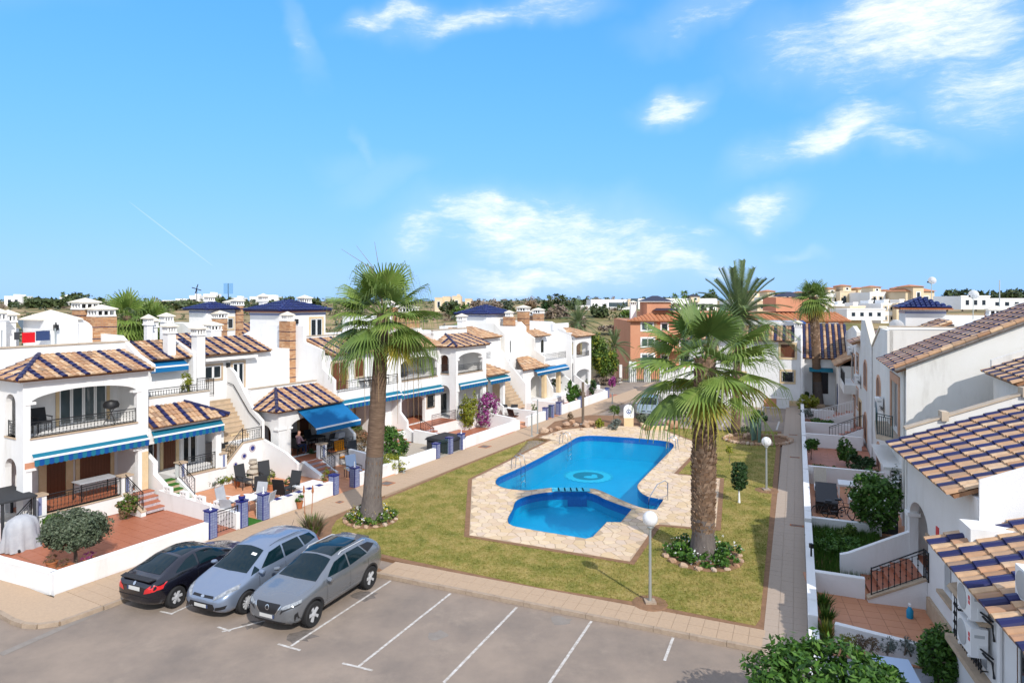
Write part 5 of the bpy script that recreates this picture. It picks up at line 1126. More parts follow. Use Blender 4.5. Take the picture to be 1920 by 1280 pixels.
    T3.part('arch_door', MB().panel(arch(60.5, 61.8, .2, 1.8, .5), 'y', f + .9, f + .93), M['navycloth']); T3.part('gable_slab', MB().panel([(f, 5.5), (f, 6.4), (-9, 8.3), (-9, 5.5)], 'x', 54.5, 54.8), M['stucco']); T3.part('coping', MB().hexa([(54.4, f + .05, 6.4), (54.9, f + .05, 6.4), (54.9, -9, 8.3), (54.4, -9, 8.3), (54.4, f + .05, 6.5), (54.9, f + .05, 6.5), (54.9, -9, 8.4), (54.4, -9, 8.4)]), M['capl'])
    ac_unit('farthest condenser, above the railed east balcony', EST, 57.6, f, 5.0, 1)
    # roofscape further right
    TR = Thing('rooftop_tower', 'white rooftop tower with cobalt pyramid roof on the right skyline', 'tower', EST, (47, -7.2, 0))
    TR.part('tower', MB().box(45.5, 48.2, -8.0, -5.95, 5, 8.75), M['stucco']); TR.part('tile_frieze', MB().box(45.48, 48.22, -8.02, -5.93, 8.42, 8.55), M['pilltile'])
    for (e0, e1, up, L_, R_) in [((45.2, -5.7, 8.78), (48.5, -5.7, 8.78), (0, -1.28, .6), 1.6, 1.6), ((45.2, -8.25, 8.78), (45.2, -5.7, 8.78), (1.6, 0, .6), 1.28, 1.28)]: r_ = roof(TR, e0, e1, up, L=L_, R=R_, blue=0, tmat=M['blueroof'], deckmat=M['blueroof'], pitch=.26)
    TR.part('eave_tiles', MB().box(45.1, 48.6, -8.3, -5.65, 8.66, 8.74), M['pot'])
    TB = Thing('terraced_house', 'jumble of white flat rooftops, pale chimneys and roof walls right of the blue tower', 'house', EST, (45, -16, 0), 'white houses along the east path')
    for (x0, x1, y0, y1, z) in [(52, 60, -15, -9, 7.3), (42, 50, -24, -12, 7.2), (52, 62, -30, -16, 7.6), (66, 76, -26, -10, 7.4), (70, 84, -44, -27, 8.2), (40, 50, -36, -25, 7.7)]: TB.part('roof_block', MB().box(x0, x1, y0, y1, 0, z), M['stucco']); TB.part('roof_wall', MB().box(x0, x0 + .2, y0, y1, z + .001, z + .55), M['stucco2'])
    TB.part('pavilion_roof', hipcap((40, -11.6), 5.0, 7.3, 1.15, .1), M['stucco2']); TB.part('pavilion_walls', MB().box(37.6, 42.4, -14, -9.2, 6, 7.29), M['stucco2'])
    for (x, y, z, w) in [(48, -11, 8.3, .8), (40, -14.6, 7.9, .9), (44, -15.5, 7.5, .9), (56, -18, 8.5, .9), (58, -24, 8.4, 1.0), (50, -13.5, 8.4, .7), (38, -16.6, 7.6, .9), (45, -20, 8.2, .8), (62, -16, 8.5, .9)]: chimney(TB, x, y, 6.5, z, w)
    for (x, y) in [(55, -12), (60, -20)]: TB.part('solar_panel', MB().box(x, x + .3, y - 2.6, y, 7.8, 8.4), M['glass_b'])
house_east()
def dish(label, x, y, z0, z1, r, fr=EST):
    T = Thing('satellite_dish', label, 'satellite dish', fr, (x, y, z0), 'satellite dishes on the rooftops'); T.part('mast', MB().tube([(x, y, z0), (x, y, z1)], .03, 5), M['galv'])
    d = MB().lathe([(.01, .0), (r * .6, .04), (r, .12), (r, .135), (r * .6, .06), (.01, .02)], 14).xf(Matrix.Translation((x, y, z1)) @ Matrix.Rotation(R(70), 4, (.5, .85, 0))); T.part('reflector', d, M['cap'], smooth=True); T.part('feed_arm', MB().tube([(x, y, z1 - r * .8), (x - .35, y + .3, z1 - .1)], .02, 4).box(x - .42, x - .32, y + .25, y + .35, z1 - .15, z1 - .02), M['black'])
dish('dish on the tallest roof mast at the right skyline', 42.5, -13.2, 7.2, 10.45, .24); dish('dish on a short mast above the cobalt tower roof', 60, -9.6, 7.3, 10.7, .3); dish('tilted dish right of the cobalt tower roof', 60, -12.3, 7.3, 9.6, .36); dish('grey dish on the white wall under the cobalt tower', 44.2, -5.3, 6.8, 7.65, .42)
am = Thing('antenna_mast', 'thin bare antenna pole on the right rooftops', 'antenna', EST, (55, -12.8, 7)); am.part('pole', MB().tube([(55, -12.8, 7), (55, -12.8, 10.6)], .035, 5), M['galv']); am.part('base_plate', MB().box(54.9, 55.1, -12.9, -12.7, 6.98, 7.05), M['galv'])
# ------------------------------------------------------------------ white house closing the far end
def end_house():
    T = Thing('terraced_house', 'white two-storey house facing up the car park, brown shutter above a barred window', 'house', EST, (63, 1, 0))
    T.part('front_wall', MB().panel([[(-.3, -.1), (9, -.1), (9, 5.7), (-.3, 5.7)]], 'x', 62, 62.3), M['stucco']); T.part('body', MB().box(62.3, 70, -.3, 9, 0, 5.7), M['stucco'])
    T.part('side_gable', MB().panel([(61.4, -.1), (61.4, 5.3), (62.0, 6.2), (66, 7.2), (66, -.1)], 'y', -.45, -.31), M['stucco'])
    roof(T, (61.6, 9.2, 5.72), (61.6, .2, 5.72), (2.6, 0, 1.15), blue=3, pitch=.24); T.part('roof_room', MB().box(64.3, 68, 0, 6, 5.6, 7.3), M['stucco']); chimney(T, 62.6, -.1, 5.5, 6.9, .55)
    opening(T, 'window', .15, 1.3, 4.25, 5.4, 61.999, ('stone', 'wood'), axis='x', out=-1, trim=.16); opening(T, 'window', .25, 1.2, 2.15, 3.05, 61.999, ('stone', 'glass'), axis='x', out=-1, trim=.16, bars=True)
    for y in (4.2, 6.6): opening(T, 'window', y, y + 1, 4.2, 5.2, 61.999, ('stone', 'shut'), axis='x', out=-1); opening(T, 'window', y, y + 1, 1.6, 2.8, 61.999, ('stone', 'glass'), axis='x', out=-1)
    roof(T, (64.2, -.5, 4.1), (64.2, -4.2, 4.1), (5.2, 0, 2.8), blue=2, boff=0, pitch=.24); T.part('wing_wall', MB().box(64.5, 70, -4, -.5, 0, 4.0), M['stucco'])
    opening(T, 'door', -2.6, -1.2, .9, 2.9, 64.499, ('frame', 'glass'), axis='x', out=-1, panes=2, trim=.08); T.part('awning', MB().hexa([(63.6, -2.9, 2.95), (64.49, -2.9, 3.2), (64.49, -1.0, 3.2), (63.6, -1.0, 2.95), (63.6, -2.9, 3.0), (64.49, -2.9, 3.25), (64.49, -1, 3.25), (63.6, -1, 3.0)]), M['awn_t']); T.part('skirting', MB().box(61.93, 61.999, -.3, 9, .0, .55), M['stone'])
    T.part('flank_curve', MB().panel([(63.0, -.1), (63.0, 1.0), (63.4, 1.6), (63.6, 2.4), (63.6, 4), (64.4, 4), (64.4, -.1)], 'y', -.62, -.46), M['stucco'])
    W1 = Thing('garden_wall', 'low white wall with two openings closing the far end of the car park', 'wall', EST, (61, 5, 0)); W1.part('wall', MB().panel([[(.6, 0), (12, 0), (12, .85), (.6, .85)], rect(1.6, 2.2, .12, .84)][:1], 'x', 60.8, 61.0), M['stucco']); W1.part('gate_opening', MB().box(60.77, 60.79, 1.6, 2.6, .1, .8), M['orange']); W1.part('coping', MB().box(60.75, 61.05, .6, 12, .851, .9), M['cap'])
end_house()
# ------------------------------------------------------------------ far buildings, each sighted by its edges at a distance
def far_block(T, px0, px1, pt, pb, Y, depth, mat, wins=0, rows=1, parapet=True, roofm=None, name='wall', warm=False):
    x0, x1 = (px0 - 960) * Y / 1240, (px1 - 960) * Y / 1240; zt = H + (563 - pt) * Y / 1240; zb = H + (563 - pb) * Y / 1240
    o = T.part(name, MB().box(x0, x1, Y, Y + depth, zb, zt), M[mat])
    if roofm: T.part('roof', MB().add([(x0 - .4, Y - .4, zt + .001), (x1 + .4, Y - .4, zt + .001), (x1 + .4, Y + depth + .4, zt + .001), (x0 - .4, Y + depth + .4, zt + .001), ((x0 * .65 + x1 * .35), Y + depth / 2, zt + (x1 - x0) * .2), ((x0 * .35 + x1 * .65), Y + depth / 2, zt + (x1 - x0) * .2)], [(0, 1, 5, 4), (1, 2, 5), (2, 3, 4, 5), (3, 0, 4), (3, 2, 1, 0)]), M[roofm], o)
    elif parapet: T.part('parapet', MB().box(x0 - .08, x1 + .08, Y - .08, Y + .1, zt - .15, zt + .1), M[mat], o)
    for r in range(rows):
        for k in range(wins):
            w = (x1 - x0) / (wins * 2 + 1); a = x0 + w * (2 * k + 1); h = (zt - zb) / rows; zz = zb + h * r + h * .3
            opening(T, 'window', a, a + w, zz, zz + h * .42, Y - .002, ('stone' if warm else 'frame', 'glass'), trim=.12)
    return o
def far_thing(label, px, pb, Y, group=None, name='house'): return Thing(name, label, 'house', WORLD, ((px - 960) * Y / 1240, Y, H + (563 - pb) * Y / 1240), group)
def far_buildings():
    # terracotta apartment building
    T = Thing('apartment_building', 'terracotta orange apartment block with dark hipped roofs behind the gate', 'building', WORLD, (25, 90, -2)); Y = 86
    X = lambda px, y=Y: (px - 960) * y / 1240
    Zp = lambda py, y=Y: H + (563 - py) * y / 1240
    T.part('wing', MB().box(X(1182), X(1232), Y, Y + 14, -2.5, Zp(602)), M['orange']); T.part('wing', MB().box(X(1232), X(1600), Y + 2.5, Y + 14, -2.5, Zp(602, Y + 2.5)), M['orange']); T.part('storey', MB().box(X(1213, Y + 5), X(1258, Y + 5), Y + 5, Y + 10, Zp(600), Zp(566, Y + 5)), M['orange']); T.part('storey', MB().box(X(1230), X(1560), Y + 6, Y + 13, Zp(603), Zp(585, Y + 6)), M['orange'])
    roof(T, (X(1180) - .4, Y - .5, Zp(602)), (X(1234), Y - .5, Zp(602)), (0, 4, .9), L=3.8, blue=0, pitch=.5, course=.7, tmat=M['orange_t'], deckmat=M['orange_t']); roof(T, (X(1234), Y + 2, Zp(603)), (X(1610), Y + 2, Zp(603)), (0, 4, 1.0), blue=0, pitch=.6, course=.8, tmat=M['orange_t'], deckmat=M['orange_t'])
    def pyr(a, b, y0, y1, z, h): T.part('dark_roof', MB().add([(a, y0, z), (b, y0, z), (b, y1, z), (a, y1, z), (a * .6 + b * .4, (y0 + y1) / 2, z + h), (a * .4 + b * .6, (y0 + y1) / 2, z + h)], [(0, 1, 5, 4), (1, 2, 5), (2, 3, 4, 5), (3, 0, 4), (3, 2, 1, 0)]), M['darkroof'])
    pyr(X(1209, Y + 5), X(1262, Y + 5), Y + 4.6, Y + 10.4, Zp(565, Y + 5), .8); pyr(X(1226, Y + 4), X(1275, Y + 4), Y + 4, Y + 9, Zp(582, Y + 4), .8); pyr(X(1470, Y + 5), X(1515, Y + 5), Y + 5, Y + 10, Zp(556, Y + 5), .7); T.part('storey', MB().box(X(1455, Y + 5.2), X(1530, Y + 5.2), Y + 5.2, Y + 10, Zp(585), Zp(557, Y + 5)), M['orange'])
    for (a, b, t, bt) in [(1203, 1224, 605, 619), (1203, 1226, 634, 649), (1203, 1226, 664, 679)]: opening(T, 'window', X(a), X(b), Zp(bt), Zp(t), Y - .002, ('frame', 'glass_b'), trim=.16, panes=2)
    for (a, b) in [(1240, 1252), (1275, 1292), (1310, 1330), (1350, 1372), (1395, 1412), (1440, 1458), (1530, 1545), (1555, 1570)]:
        for (t, bt) in [(606, 620), (636, 652), (666, 682)]: opening(T, 'window', X(a, Y + 2.5), X(b, Y + 2.5), Zp(bt, Y + 2.5), Zp(t, Y + 2.5), Y + 2.498, ('frame', 'glass'), trim=.14)
    for (t) in (628, 660): T.part('balcony', MB().box(X(1232), X(1330), Y + 1.2, Y + 2.5, Zp(t), Zp(t - 7)), M['orange']); T.part('balcony', MB().box(X(1540), X(1598), Y + 1.2, Y + 2.5, Zp(t), Zp(t - 7)), M['far_w'])
    T.part('blue_awning', MB().hexa([(X(1502), Y + .8, Zp(608)), (X(1518), Y + .8, Zp(608)), (X(1518), Y + 2.4, Zp(600)), (X(1502), Y + 2.4, Zp(600)), (X(1502), Y + .8, Zp(607)), (X(1518), Y + .8, Zp(607)), (X(1518), Y + 2.4, Zp(599)), (X(1502), Y + 2.4, Zp(599))]), M['awn_d']); chimney(T, X(1208), Y + 8, 5, Zp(572), .8)
    # modern white villa on the slope
    T = far_thing('modern white flat-roofed villa with long window band on the sandy slope', 1130, 587, 175)
    far_block(T, 1108, 1178, 562, 578, 177, 12, 'far_w', 0); far_block(T, 1112, 1182, 576, 590, 174, 4, 'far_w', 0, name='podium'); far_block(T, 1142, 1176, 567, 577, 176.8, .3, 'glass_b', 0, parapet=False, name='window_band'); far_block(T, 1178, 1182, 561, 590, 176, 6, 'far_c', 0); far_block(T, 1137, 1139, 566, 578, 174.5, .4, 'far_w', 0, name='column')
    T = far_thing('windowless white cube outbuilding left of the modern villa', 1094, 587, 170); far_block(T, 1080, 1106, 573, 587, 170, 8, 'far_w', 1)
    T = far_thing('white modern block with square frame behind the terracotta flats', 1230, 590, 185); far_block(T, 1183, 1196, 560, 592, 185, 8, 'glass_b'); far_block(T, 1196, 1345, 560, 592, 188, 8, 'far_w', 9)
    far_block(T, 1296, 1312, 555, 566, 187, 5, 'far_c', 1, roofm='darkroof')
    # cream terraces on the right skyline
    rnd = random.Random(4); xs = [1388, 1418, 1448, 1478, 1508, 1536, 1562, 1590, 1618, 1646, 1672, 1700]; tops = [552, 547, 546, 551, 549, 548, 541, 536, 541, 538, 545, 540]
    looks = ['pale blind-gabled', 'white ridged', 'cream low', 'biscuit square', 'ivory slim', 'sand coloured', 'cream turreted', 'ochre topped', 'pale yellow', 'twin roofed', 'white balconied', 'tan domed']
    for k, (x, t) in enumerate(zip(xs, tops)):
        Y = 150 + rnd.uniform(-6, 10); T = far_thing(f'{looks[k]} terraced house, number {["one","two","three","four","five","six","seven","eight","nine","ten","eleven","twelve"][k]} from the left in the cream skyline row', x, 590, Y, 'cream houses on the right skyline'); far_block(T, x - 15, x + 14, t + 10, 604, Y, 9, 'far_c' if k % 3 else 'far_w', 2, 2, warm=True); far_block(T, x - 9, x + 6, t, t + 11, Y + 2, 5, 'far_c', 1, roofm='orange_t')
        far_block(T, x - 14, x + 13, t + 34, t + 40, Y - 1.6, 1.6, 'far_w', 0, name='balcony'); far_block(T, x - 12, x - 3, t + 22, t + 33, Y - .1, .12, 'glass', 0, parapet=False, name='loggia')
    for k in range(11):
        x = 1435 + k * 29; t = 562 + rnd.uniform(0, 14); Y = 118 + rnd.uniform(-6, 8); T = far_thing(f'{looks[k]} nearer flat-roofed block below the cream skyline row', x, 600, Y, 'lower houses under the cream skyline'); far_block(T, x - 15, x + 13, t, 606, Y, 8, 'far_w' if k % 3 else 'far_c', 2, 2, warm=k % 2 == 0); far_block(T, x - 9, x - 1, t - 7, t + 1, Y + 2, 3, 'far_w', 0)
    T = far_thing('long white garden building with teal panels among the right rooftops', 1620, 600, 110); far_block(T, 1588, 1660, 579, 600, 110, 6, 'far_w', 4)
    T = far_thing('ochre turret house with rounded roof at the far right skyline', 1735, 560, 140); far_block(T, 1712, 1732, 537, 575, 140, 6, 'far_c', 1, roofm='orange_t'); far_block(T, 1698, 1752, 546, 580, 141, 8, 'far_c', 2, roofm='orange_t')
    T = far_thing('grey and white flat-roofed house near the right edge skyline', 1830, 575, 120); far_block(T, 1802, 1856, 555, 580, 120, 8, 'far_w', 3); far_block(T, 1856, 1920, 560, 580, 124, 8, 'far_w', 3)
    # left skyline
    for (x0, x1, t, b, Y, n, lb) in [(8, 40, 555, 572, 330, 2, 'boxy white house at the far left skyline'), (36, 54, 562, 572, 335, 1, 'low annex beside the boxy white house far left'), (112, 128, 556, 575, 340, 1, 'pale house among dark trees on the left skyline'), (304, 350, 563, 571, 420, 3, 'long low white building left of the windmill tower'), (355, 374, 554, 572, 430, 1, 'white house with stepped top under the dark mast'), (381, 405, 551, 573, 430, 1, 'tall blank white house on the horizon'), (432, 455, 558, 568, 440, 1, 'small white hut left of the long horizon terrace'), (468, 520, 556, 568, 440, 4, 'long white terrace of villas on the horizon'), (815, 830, 558, 578, 260, 1, 'cream villa, first of four above the palm crown right side'), (830, 844, 556, 580, 262, 1, 'cream villa, second of four above the palm crown right side'), (848, 864, 555, 578, 258, 1, 'yellow villa, third of four above the palm crown right side'), (872, 884, 560, 578, 262, 1, 'small cream villa, last of four above the palm crown right side')]:
        T = far_thing(lb, (x0 + x1) / 2, b, Y, 'far houses on the skyline'); far_block(T, x0, x1, t, b + 6, Y, 8, 'far_c' if x0 > 800 else 'far_w', n); 
        if x1 - x0 > 15: far_block(T, x0 + (x1 - x0) * .55, x1 - 2, t - 3, t + 1, Y + 1, 4, 'far_c' if x0 > 800 else 'far_w', 0)
    for (px, pt, pb, Y, lb) in [(369, 537, 570, 400, 'thin dark windmill mast on the left horizon'), (428, 531, 640, 150, 'tall pole with square blue panel on the left skyline')]:
        T = Thing('mast', lb, 'mast', WORLD, ((px - 960) * Y / 1240, Y, H + (563 - pb) * Y / 1240)); x = (px - 960) * Y / 1240; z0, z1 = H + (563 - pb) * Y / 1240, H + (563 - pt) * Y / 1240
        T.part('pole', MB().tube([(x, Y, z0), (x, Y, z1)], .0006 * Y, 5), M['iron'])
        if px > 400: T.part('panel', MB().box(x - 1.05, x + 1.05, Y - .05, Y + .05, z1 - 2.4, z1), M['bluepanel'])
        else:
            for a in range(4): T.part('sail', MB().box(-.25, .25, -.05, .05, 0, 3).xf(Matrix.Translation((x, Y - .3, z1 - 1.5)) @ Matrix.Rotation(a * 1.57 + .3, 4, 'Y')), M['iron'])
M['orange_t'] = pbr('terracotta far roof', (.50, .22, .11), .85, .2, var=(.42, .18, .09), vscale=1)
M['darkroof'] = pbr('dark slate roof', (.03, .03, .05), .6, .3)
M['bluepanel'] = pbr('faded blue panel', (.16, .34, .58), .6, .3)
far_buildings()
# ------------------------------------------------------------------ garden walls
def wall(label, fr, pts, h, th=.2, z0=.06, group=None, cap=True):
    """rendered wall along points (x, y[, h])"""
    T = Thing('garden_wall', label, 'wall', fr, (pts[0][0], pts[0][1], z0), group)
    for (a, b) in zip(pts, pts[1:]):
        ha, hb = (a[2] if len(a) > 2 else h), (b[2] if len(b) > 2 else h); d = Vector((b[0] - a[0], b[1] - a[1], 0)).normalized(); n = Vector((-d.y, d.x, 0)) * th / 2
        P = [(a[0] - n.x, a[1] - n.y), (b[0] - n.x, b[1] - n.y), (b[0] + n.x, b[1] + n.y), (a[0] + n.x, a[1] + n.y)]; hz = [ha, hb, hb, ha]
        T.part('wall', MB().hexa([(*p, z0) for p in P] + [(*p, q) for p, q in zip(P, hz)]), M['stucco'])
        if cap:
            n2 = n * 1.06; P = [(a[0] - n2.x, a[1] - n2.y), (b[0] - n2.x, b[1] - n2.y), (b[0] + n2.x, b[1] + n2.y), (a[0] + n2.x, a[1] + n2.y)]
            T.part('coping', MB().hexa([(*p, q + .001) for p, q in zip(P, hz)] + [(*p, q + .035) for p, q in zip(P, hz)]), M['cap'])
    return T
PILL = []
def pillar(label, px, py, h=1.15, ornament=None):
    w = survey(px, py, .12); x, y = BND.inv(w); y = 22.5 if not PILL or True else y
    T = Thing('gate_pillar', label, 'gate pillar', BND, (x, y, .1), 'blue tiled gate pillars'); b = .17
    T.part('core', MB().box(x - b, x + b, y - b, y + b, .1, h), M['navy']); t = MB(); n = 3; m = max(5, round(h / .12)); s = (2 * b - .05) / n; zs = (h - .16) / m
    for i in range(n):
        for k in range(m):
            a = -b + .025 + i * s; z = .13 + k * zs
            for sg in (-1, 1): t.box(x + a + .005, x + a + s - .005, y + sg * b, y + sg * (b + .008), z, z + zs - .01); t.box(x + sg * b, x + sg * (b + .008), y + a + .005, y + a + s - .005, z, z + zs - .01)
    T.part('tiles', t, M['pilltile'], kind='stuff'); T.part('cap', MB().box(x - b - .03, x + b + .03, y - b - .03, y + b + .03, h, h + .035), M['navy'])
    if ornament == 'finial': T.part('finial', MB().lathe([(.06, 0), (.02, .04), (.035, .1), (.015, .15), (.02, .24), (.0, .28)], 8, (x, y, h + .036)), M['white'], smooth=True)
    if ornament == 'bowl': T.part('bowl', MB().lathe([(.06, 0), (.13, .06), (.14, .16), (.11, .17)], 12, (x, y, h + .036)), M['navy'], smooth=True); T.part('plant', MB().lathe([(.1, .16), (.07, .21), (.0, .23)], 8, (x, y, h + .036)), M['pot'])
    PILL.append((x, y)); return T
for a in [('tiled gate pillar with white finial beside the red tiled yard wall', 407, 1010, 1.15, 'finial'), ('tiled gate pillar carrying a dark blue bowl', 461, 988, 1.15, 'bowl'), ('tiled gate pillar with potted yucca behind, at the artificial turf', 511, 976, 1.15, 'finial'),
          ('tiled gate pillar at the end of the tile-topped wall', 639, 928, 1.0, None), ('tiled gate pillar with finial just left of the tall palm trunk', 677, 914, 1.05, 'finial'), ('tiled gate pillar at the end of the wall right of the palm trunk', 832, 860, .95, None),
          ('tiled gate pillar with a bright blue lamp head', 855, 851, 1.05, None), ('tiled gate pillar left of the red paved drive', 877, 843, 1.05, 'finial'), ('tiled pillar, left of the trio by the rock garden', 1034, 787, 1.0, None), ('tiled pillar, middle of the trio by the rock garden', 1045, 783, 1.05, None), ('tiled pillar, right of the trio by the rock garden', 1057, 778, 1.1, None), ('tiled pillar behind the wooden pole', 1099, 764, 1.0, None), ('farthest tiled pillar with purple flowers behind it', 1150, 746, 1.0, None)]: pillar(*a)
def bw(i, off): return (PILL[i][0] + off, 22.47)
wall('long white corner wall in front of the black hatchback', BND, [(10.9, 22.47), bw(0, -.2)], .72, .24, group='garden walls of the west terrace')
S_ = LOT
wall('shaded white wall turning the street corner at far left', WORLD, [tuple(BND.w(10.99, 22.56)[:2]), survey(-2, 1082, .1), survey(-120, 1036, .1)], .72, .24, group='garden walls of the west terrace')
wall('white wall topped with blue patterned tiles near the reed clump', BND, [bw(2, .22), bw(3, -.2)], .72, .22, group='garden walls of the west terrace'); wall('white wall with meter box behind the tall palm trunk', BND, [bw(4, .22), bw(5, -.2)], .68, .22, group='garden walls of the west terrace')
wall('white wall right of the red paved drive', BND, [bw(7, .22), (41.0, 22.47)], .72, .22, group='garden walls of the west terrace'); wall('white wall beside the twin metal posts', BND, [(42.2, 22.47), bw(8, -.2)], .75, .22, group='garden walls of the west terrace'); wall('white wall under the green and orange bush', BND, [bw(10, .22), bw(11, -.2)], .75, .22, group='garden walls of the west terrace'); wall('last white wall before the road gate', BND, [bw(11, .22), bw(12, -.2)], .75, .22, group='garden walls of the west terrace')
for (lb, x, y0, y1, h, h1) in [('white yard wall carrying four breeze blocks', 16.95, 22.9, 28.2, .72, .85), ('white divider between the orange chair yard and the hedge yard', 26.6, 23.0, 26.4, .75, 1.0), ('white divider right of the round hedge', 33.1, 23.3, 27.2, .7, .9), ('tall white divider behind the dark spa cover', 39.6, 23.5, 27.5, .95, 1.3), ('white divider in front of the wicker furniture', 43.0, 23.6, 27.0, .95, 1.0), ('white divider with red paving behind the wicker furniture', 47.4, 23.8, 26.5, .95, 1.0), ('white divider left of the farthest pillar', 57.0, 24.2, 26.5, .9, 1.0)]:
    wall(lb, ROW, [(x, y0, h), (x, y1, h1)], h, .18, group='dividing walls of the west gardens')
wall('near piece of the white wall along the east path', EST, [(8, -.4), (18.7, -.4)], .72, .23, group='walls along the east path'); wall('white east path wall beside the weedy plot', EST, [(19.5, -.4), (27.6, -.4)], .72, .23, group='walls along the east path'); wall('white east path wall beside the bicycle yard', EST, [(27.9, -.4), (36.0, -.4)], .78, .23, group='walls along the east path'); wall('white east path wall beside the round orange tree', EST, [(36.3, -.4), (45.0, -.4)], .74, .22, group='walls along the east path'); wall('far white east path wall with small lamps', EST, [(45.3, -.4), (60, -.4)], .74, .22, group='walls along the east path')
for (lb, x, y1, h) in [('low white cross wall behind the empty terracotta terrace', 22.75, -1.9, .72), ('cream cross wall in front of the bicycle', 29.1, -3.0, .5), ('wide white cross wall behind the sun lounger', 36.1, -3.85, .95), ('white cross wall behind the round orange tree', 45.1, -3.6, .9), ('white cross wall below the black stair rail', 49.6, -3.3, .85), ('far white cross wall below the pale balustrade', 55.5, -2.6, .85)]: wall(lb, EST, [(x, -.52), (x, y1)], h, .2, group='cross walls of the east gardens')
wall('front planter wall of the near terracotta terrace', NEAR, [(19.3, -3.0), (18.6, -5.25)], .62, .16)
# garden floors
def floor(name, fr, x0, x1, y0, y1, mat, z=.1, tile=None, tmat=None, limit=300):
    o = solo(name, None, None, MB().box(x0, x1, y0, y1, .004, z - .015), M['grout'] if tile else M[mat], fr, (x0, y0, 0), kind='structure')
    if tile: slabs(o, fr, x0, x1, y0, y1, tile, tile, z, .02, M[mat], name='floor_tile', gap=.006, limit=limit, jit=.001)
    return o
def floor_poly(name, P, mat, z): return poly_prism(name, P, .004, z, M[mat])
floor('yard_paving', ROW, 11.15, 17.0, 22.9, 27.6, 'terra', .12, .45); floor_poly('yard_base', [tuple(ROW.w(*q)[:2]) for q in ((11.2, 22.6), (18, 22.3), (18, 31), (8.2, 31), (9.95, 25.9))], 'terra_s', .085)
floor('yard_paving', ROW, 17.1, 26.5, 23.0, 28.9, 'terra2', .12, .4, limit=0); floor('gravel_bed', ROW, 26.8, 33.0, 23.3, 28.0, 'gravel', .12); floor('yard_paving', ROW, 33.2, 39.5, 23.3, 27.2, 'terra', .12, .4, limit=0); floor('yard_paving', ROW, 39.8, 47.2, 23.7, 27, 'terra2', .12, .5, limit=0); floor('yard_paving', ROW, 47.6, 60, 24.1, 27, 'terra', .12, .5, limit=0)
floor('terrace_paving', NEAR, 18.6, 24.0, -5.85, -2.75, 'terra2', .14, .42); floor_poly('weedy_soil', [tuple(EST.w(22.9, -.5)[:2]), tuple(EST.w(29, -.5)[:2]), tuple(EST.w(29, -4.2)[:2]), tuple(EST.w(22.9, -3)[:2])], 'soil', .12); floor('bicycle_yard_paving', EST, 29.25, 36, -4, -.52, 'terra2', .12, .4, limit=150); floor('yard_paving', EST, 36.3, 45, -3.95, -.52, 'terra', .12, .4, limit=100); floor('yard_paving', EST, 45.3, 60, -3.95, -.52, 'terra', .12, .5, limit=0)
floor_poly('front_garden_soil', [tuple(EST.w(8, -.52)[:2]), tuple(EST.w(19.6, -.52)[:2]), tuple(NEAR.w(18.6, -5.25)[:2]), tuple(NEAR.w(8, -5.25)[:2])], 'grey', .1)
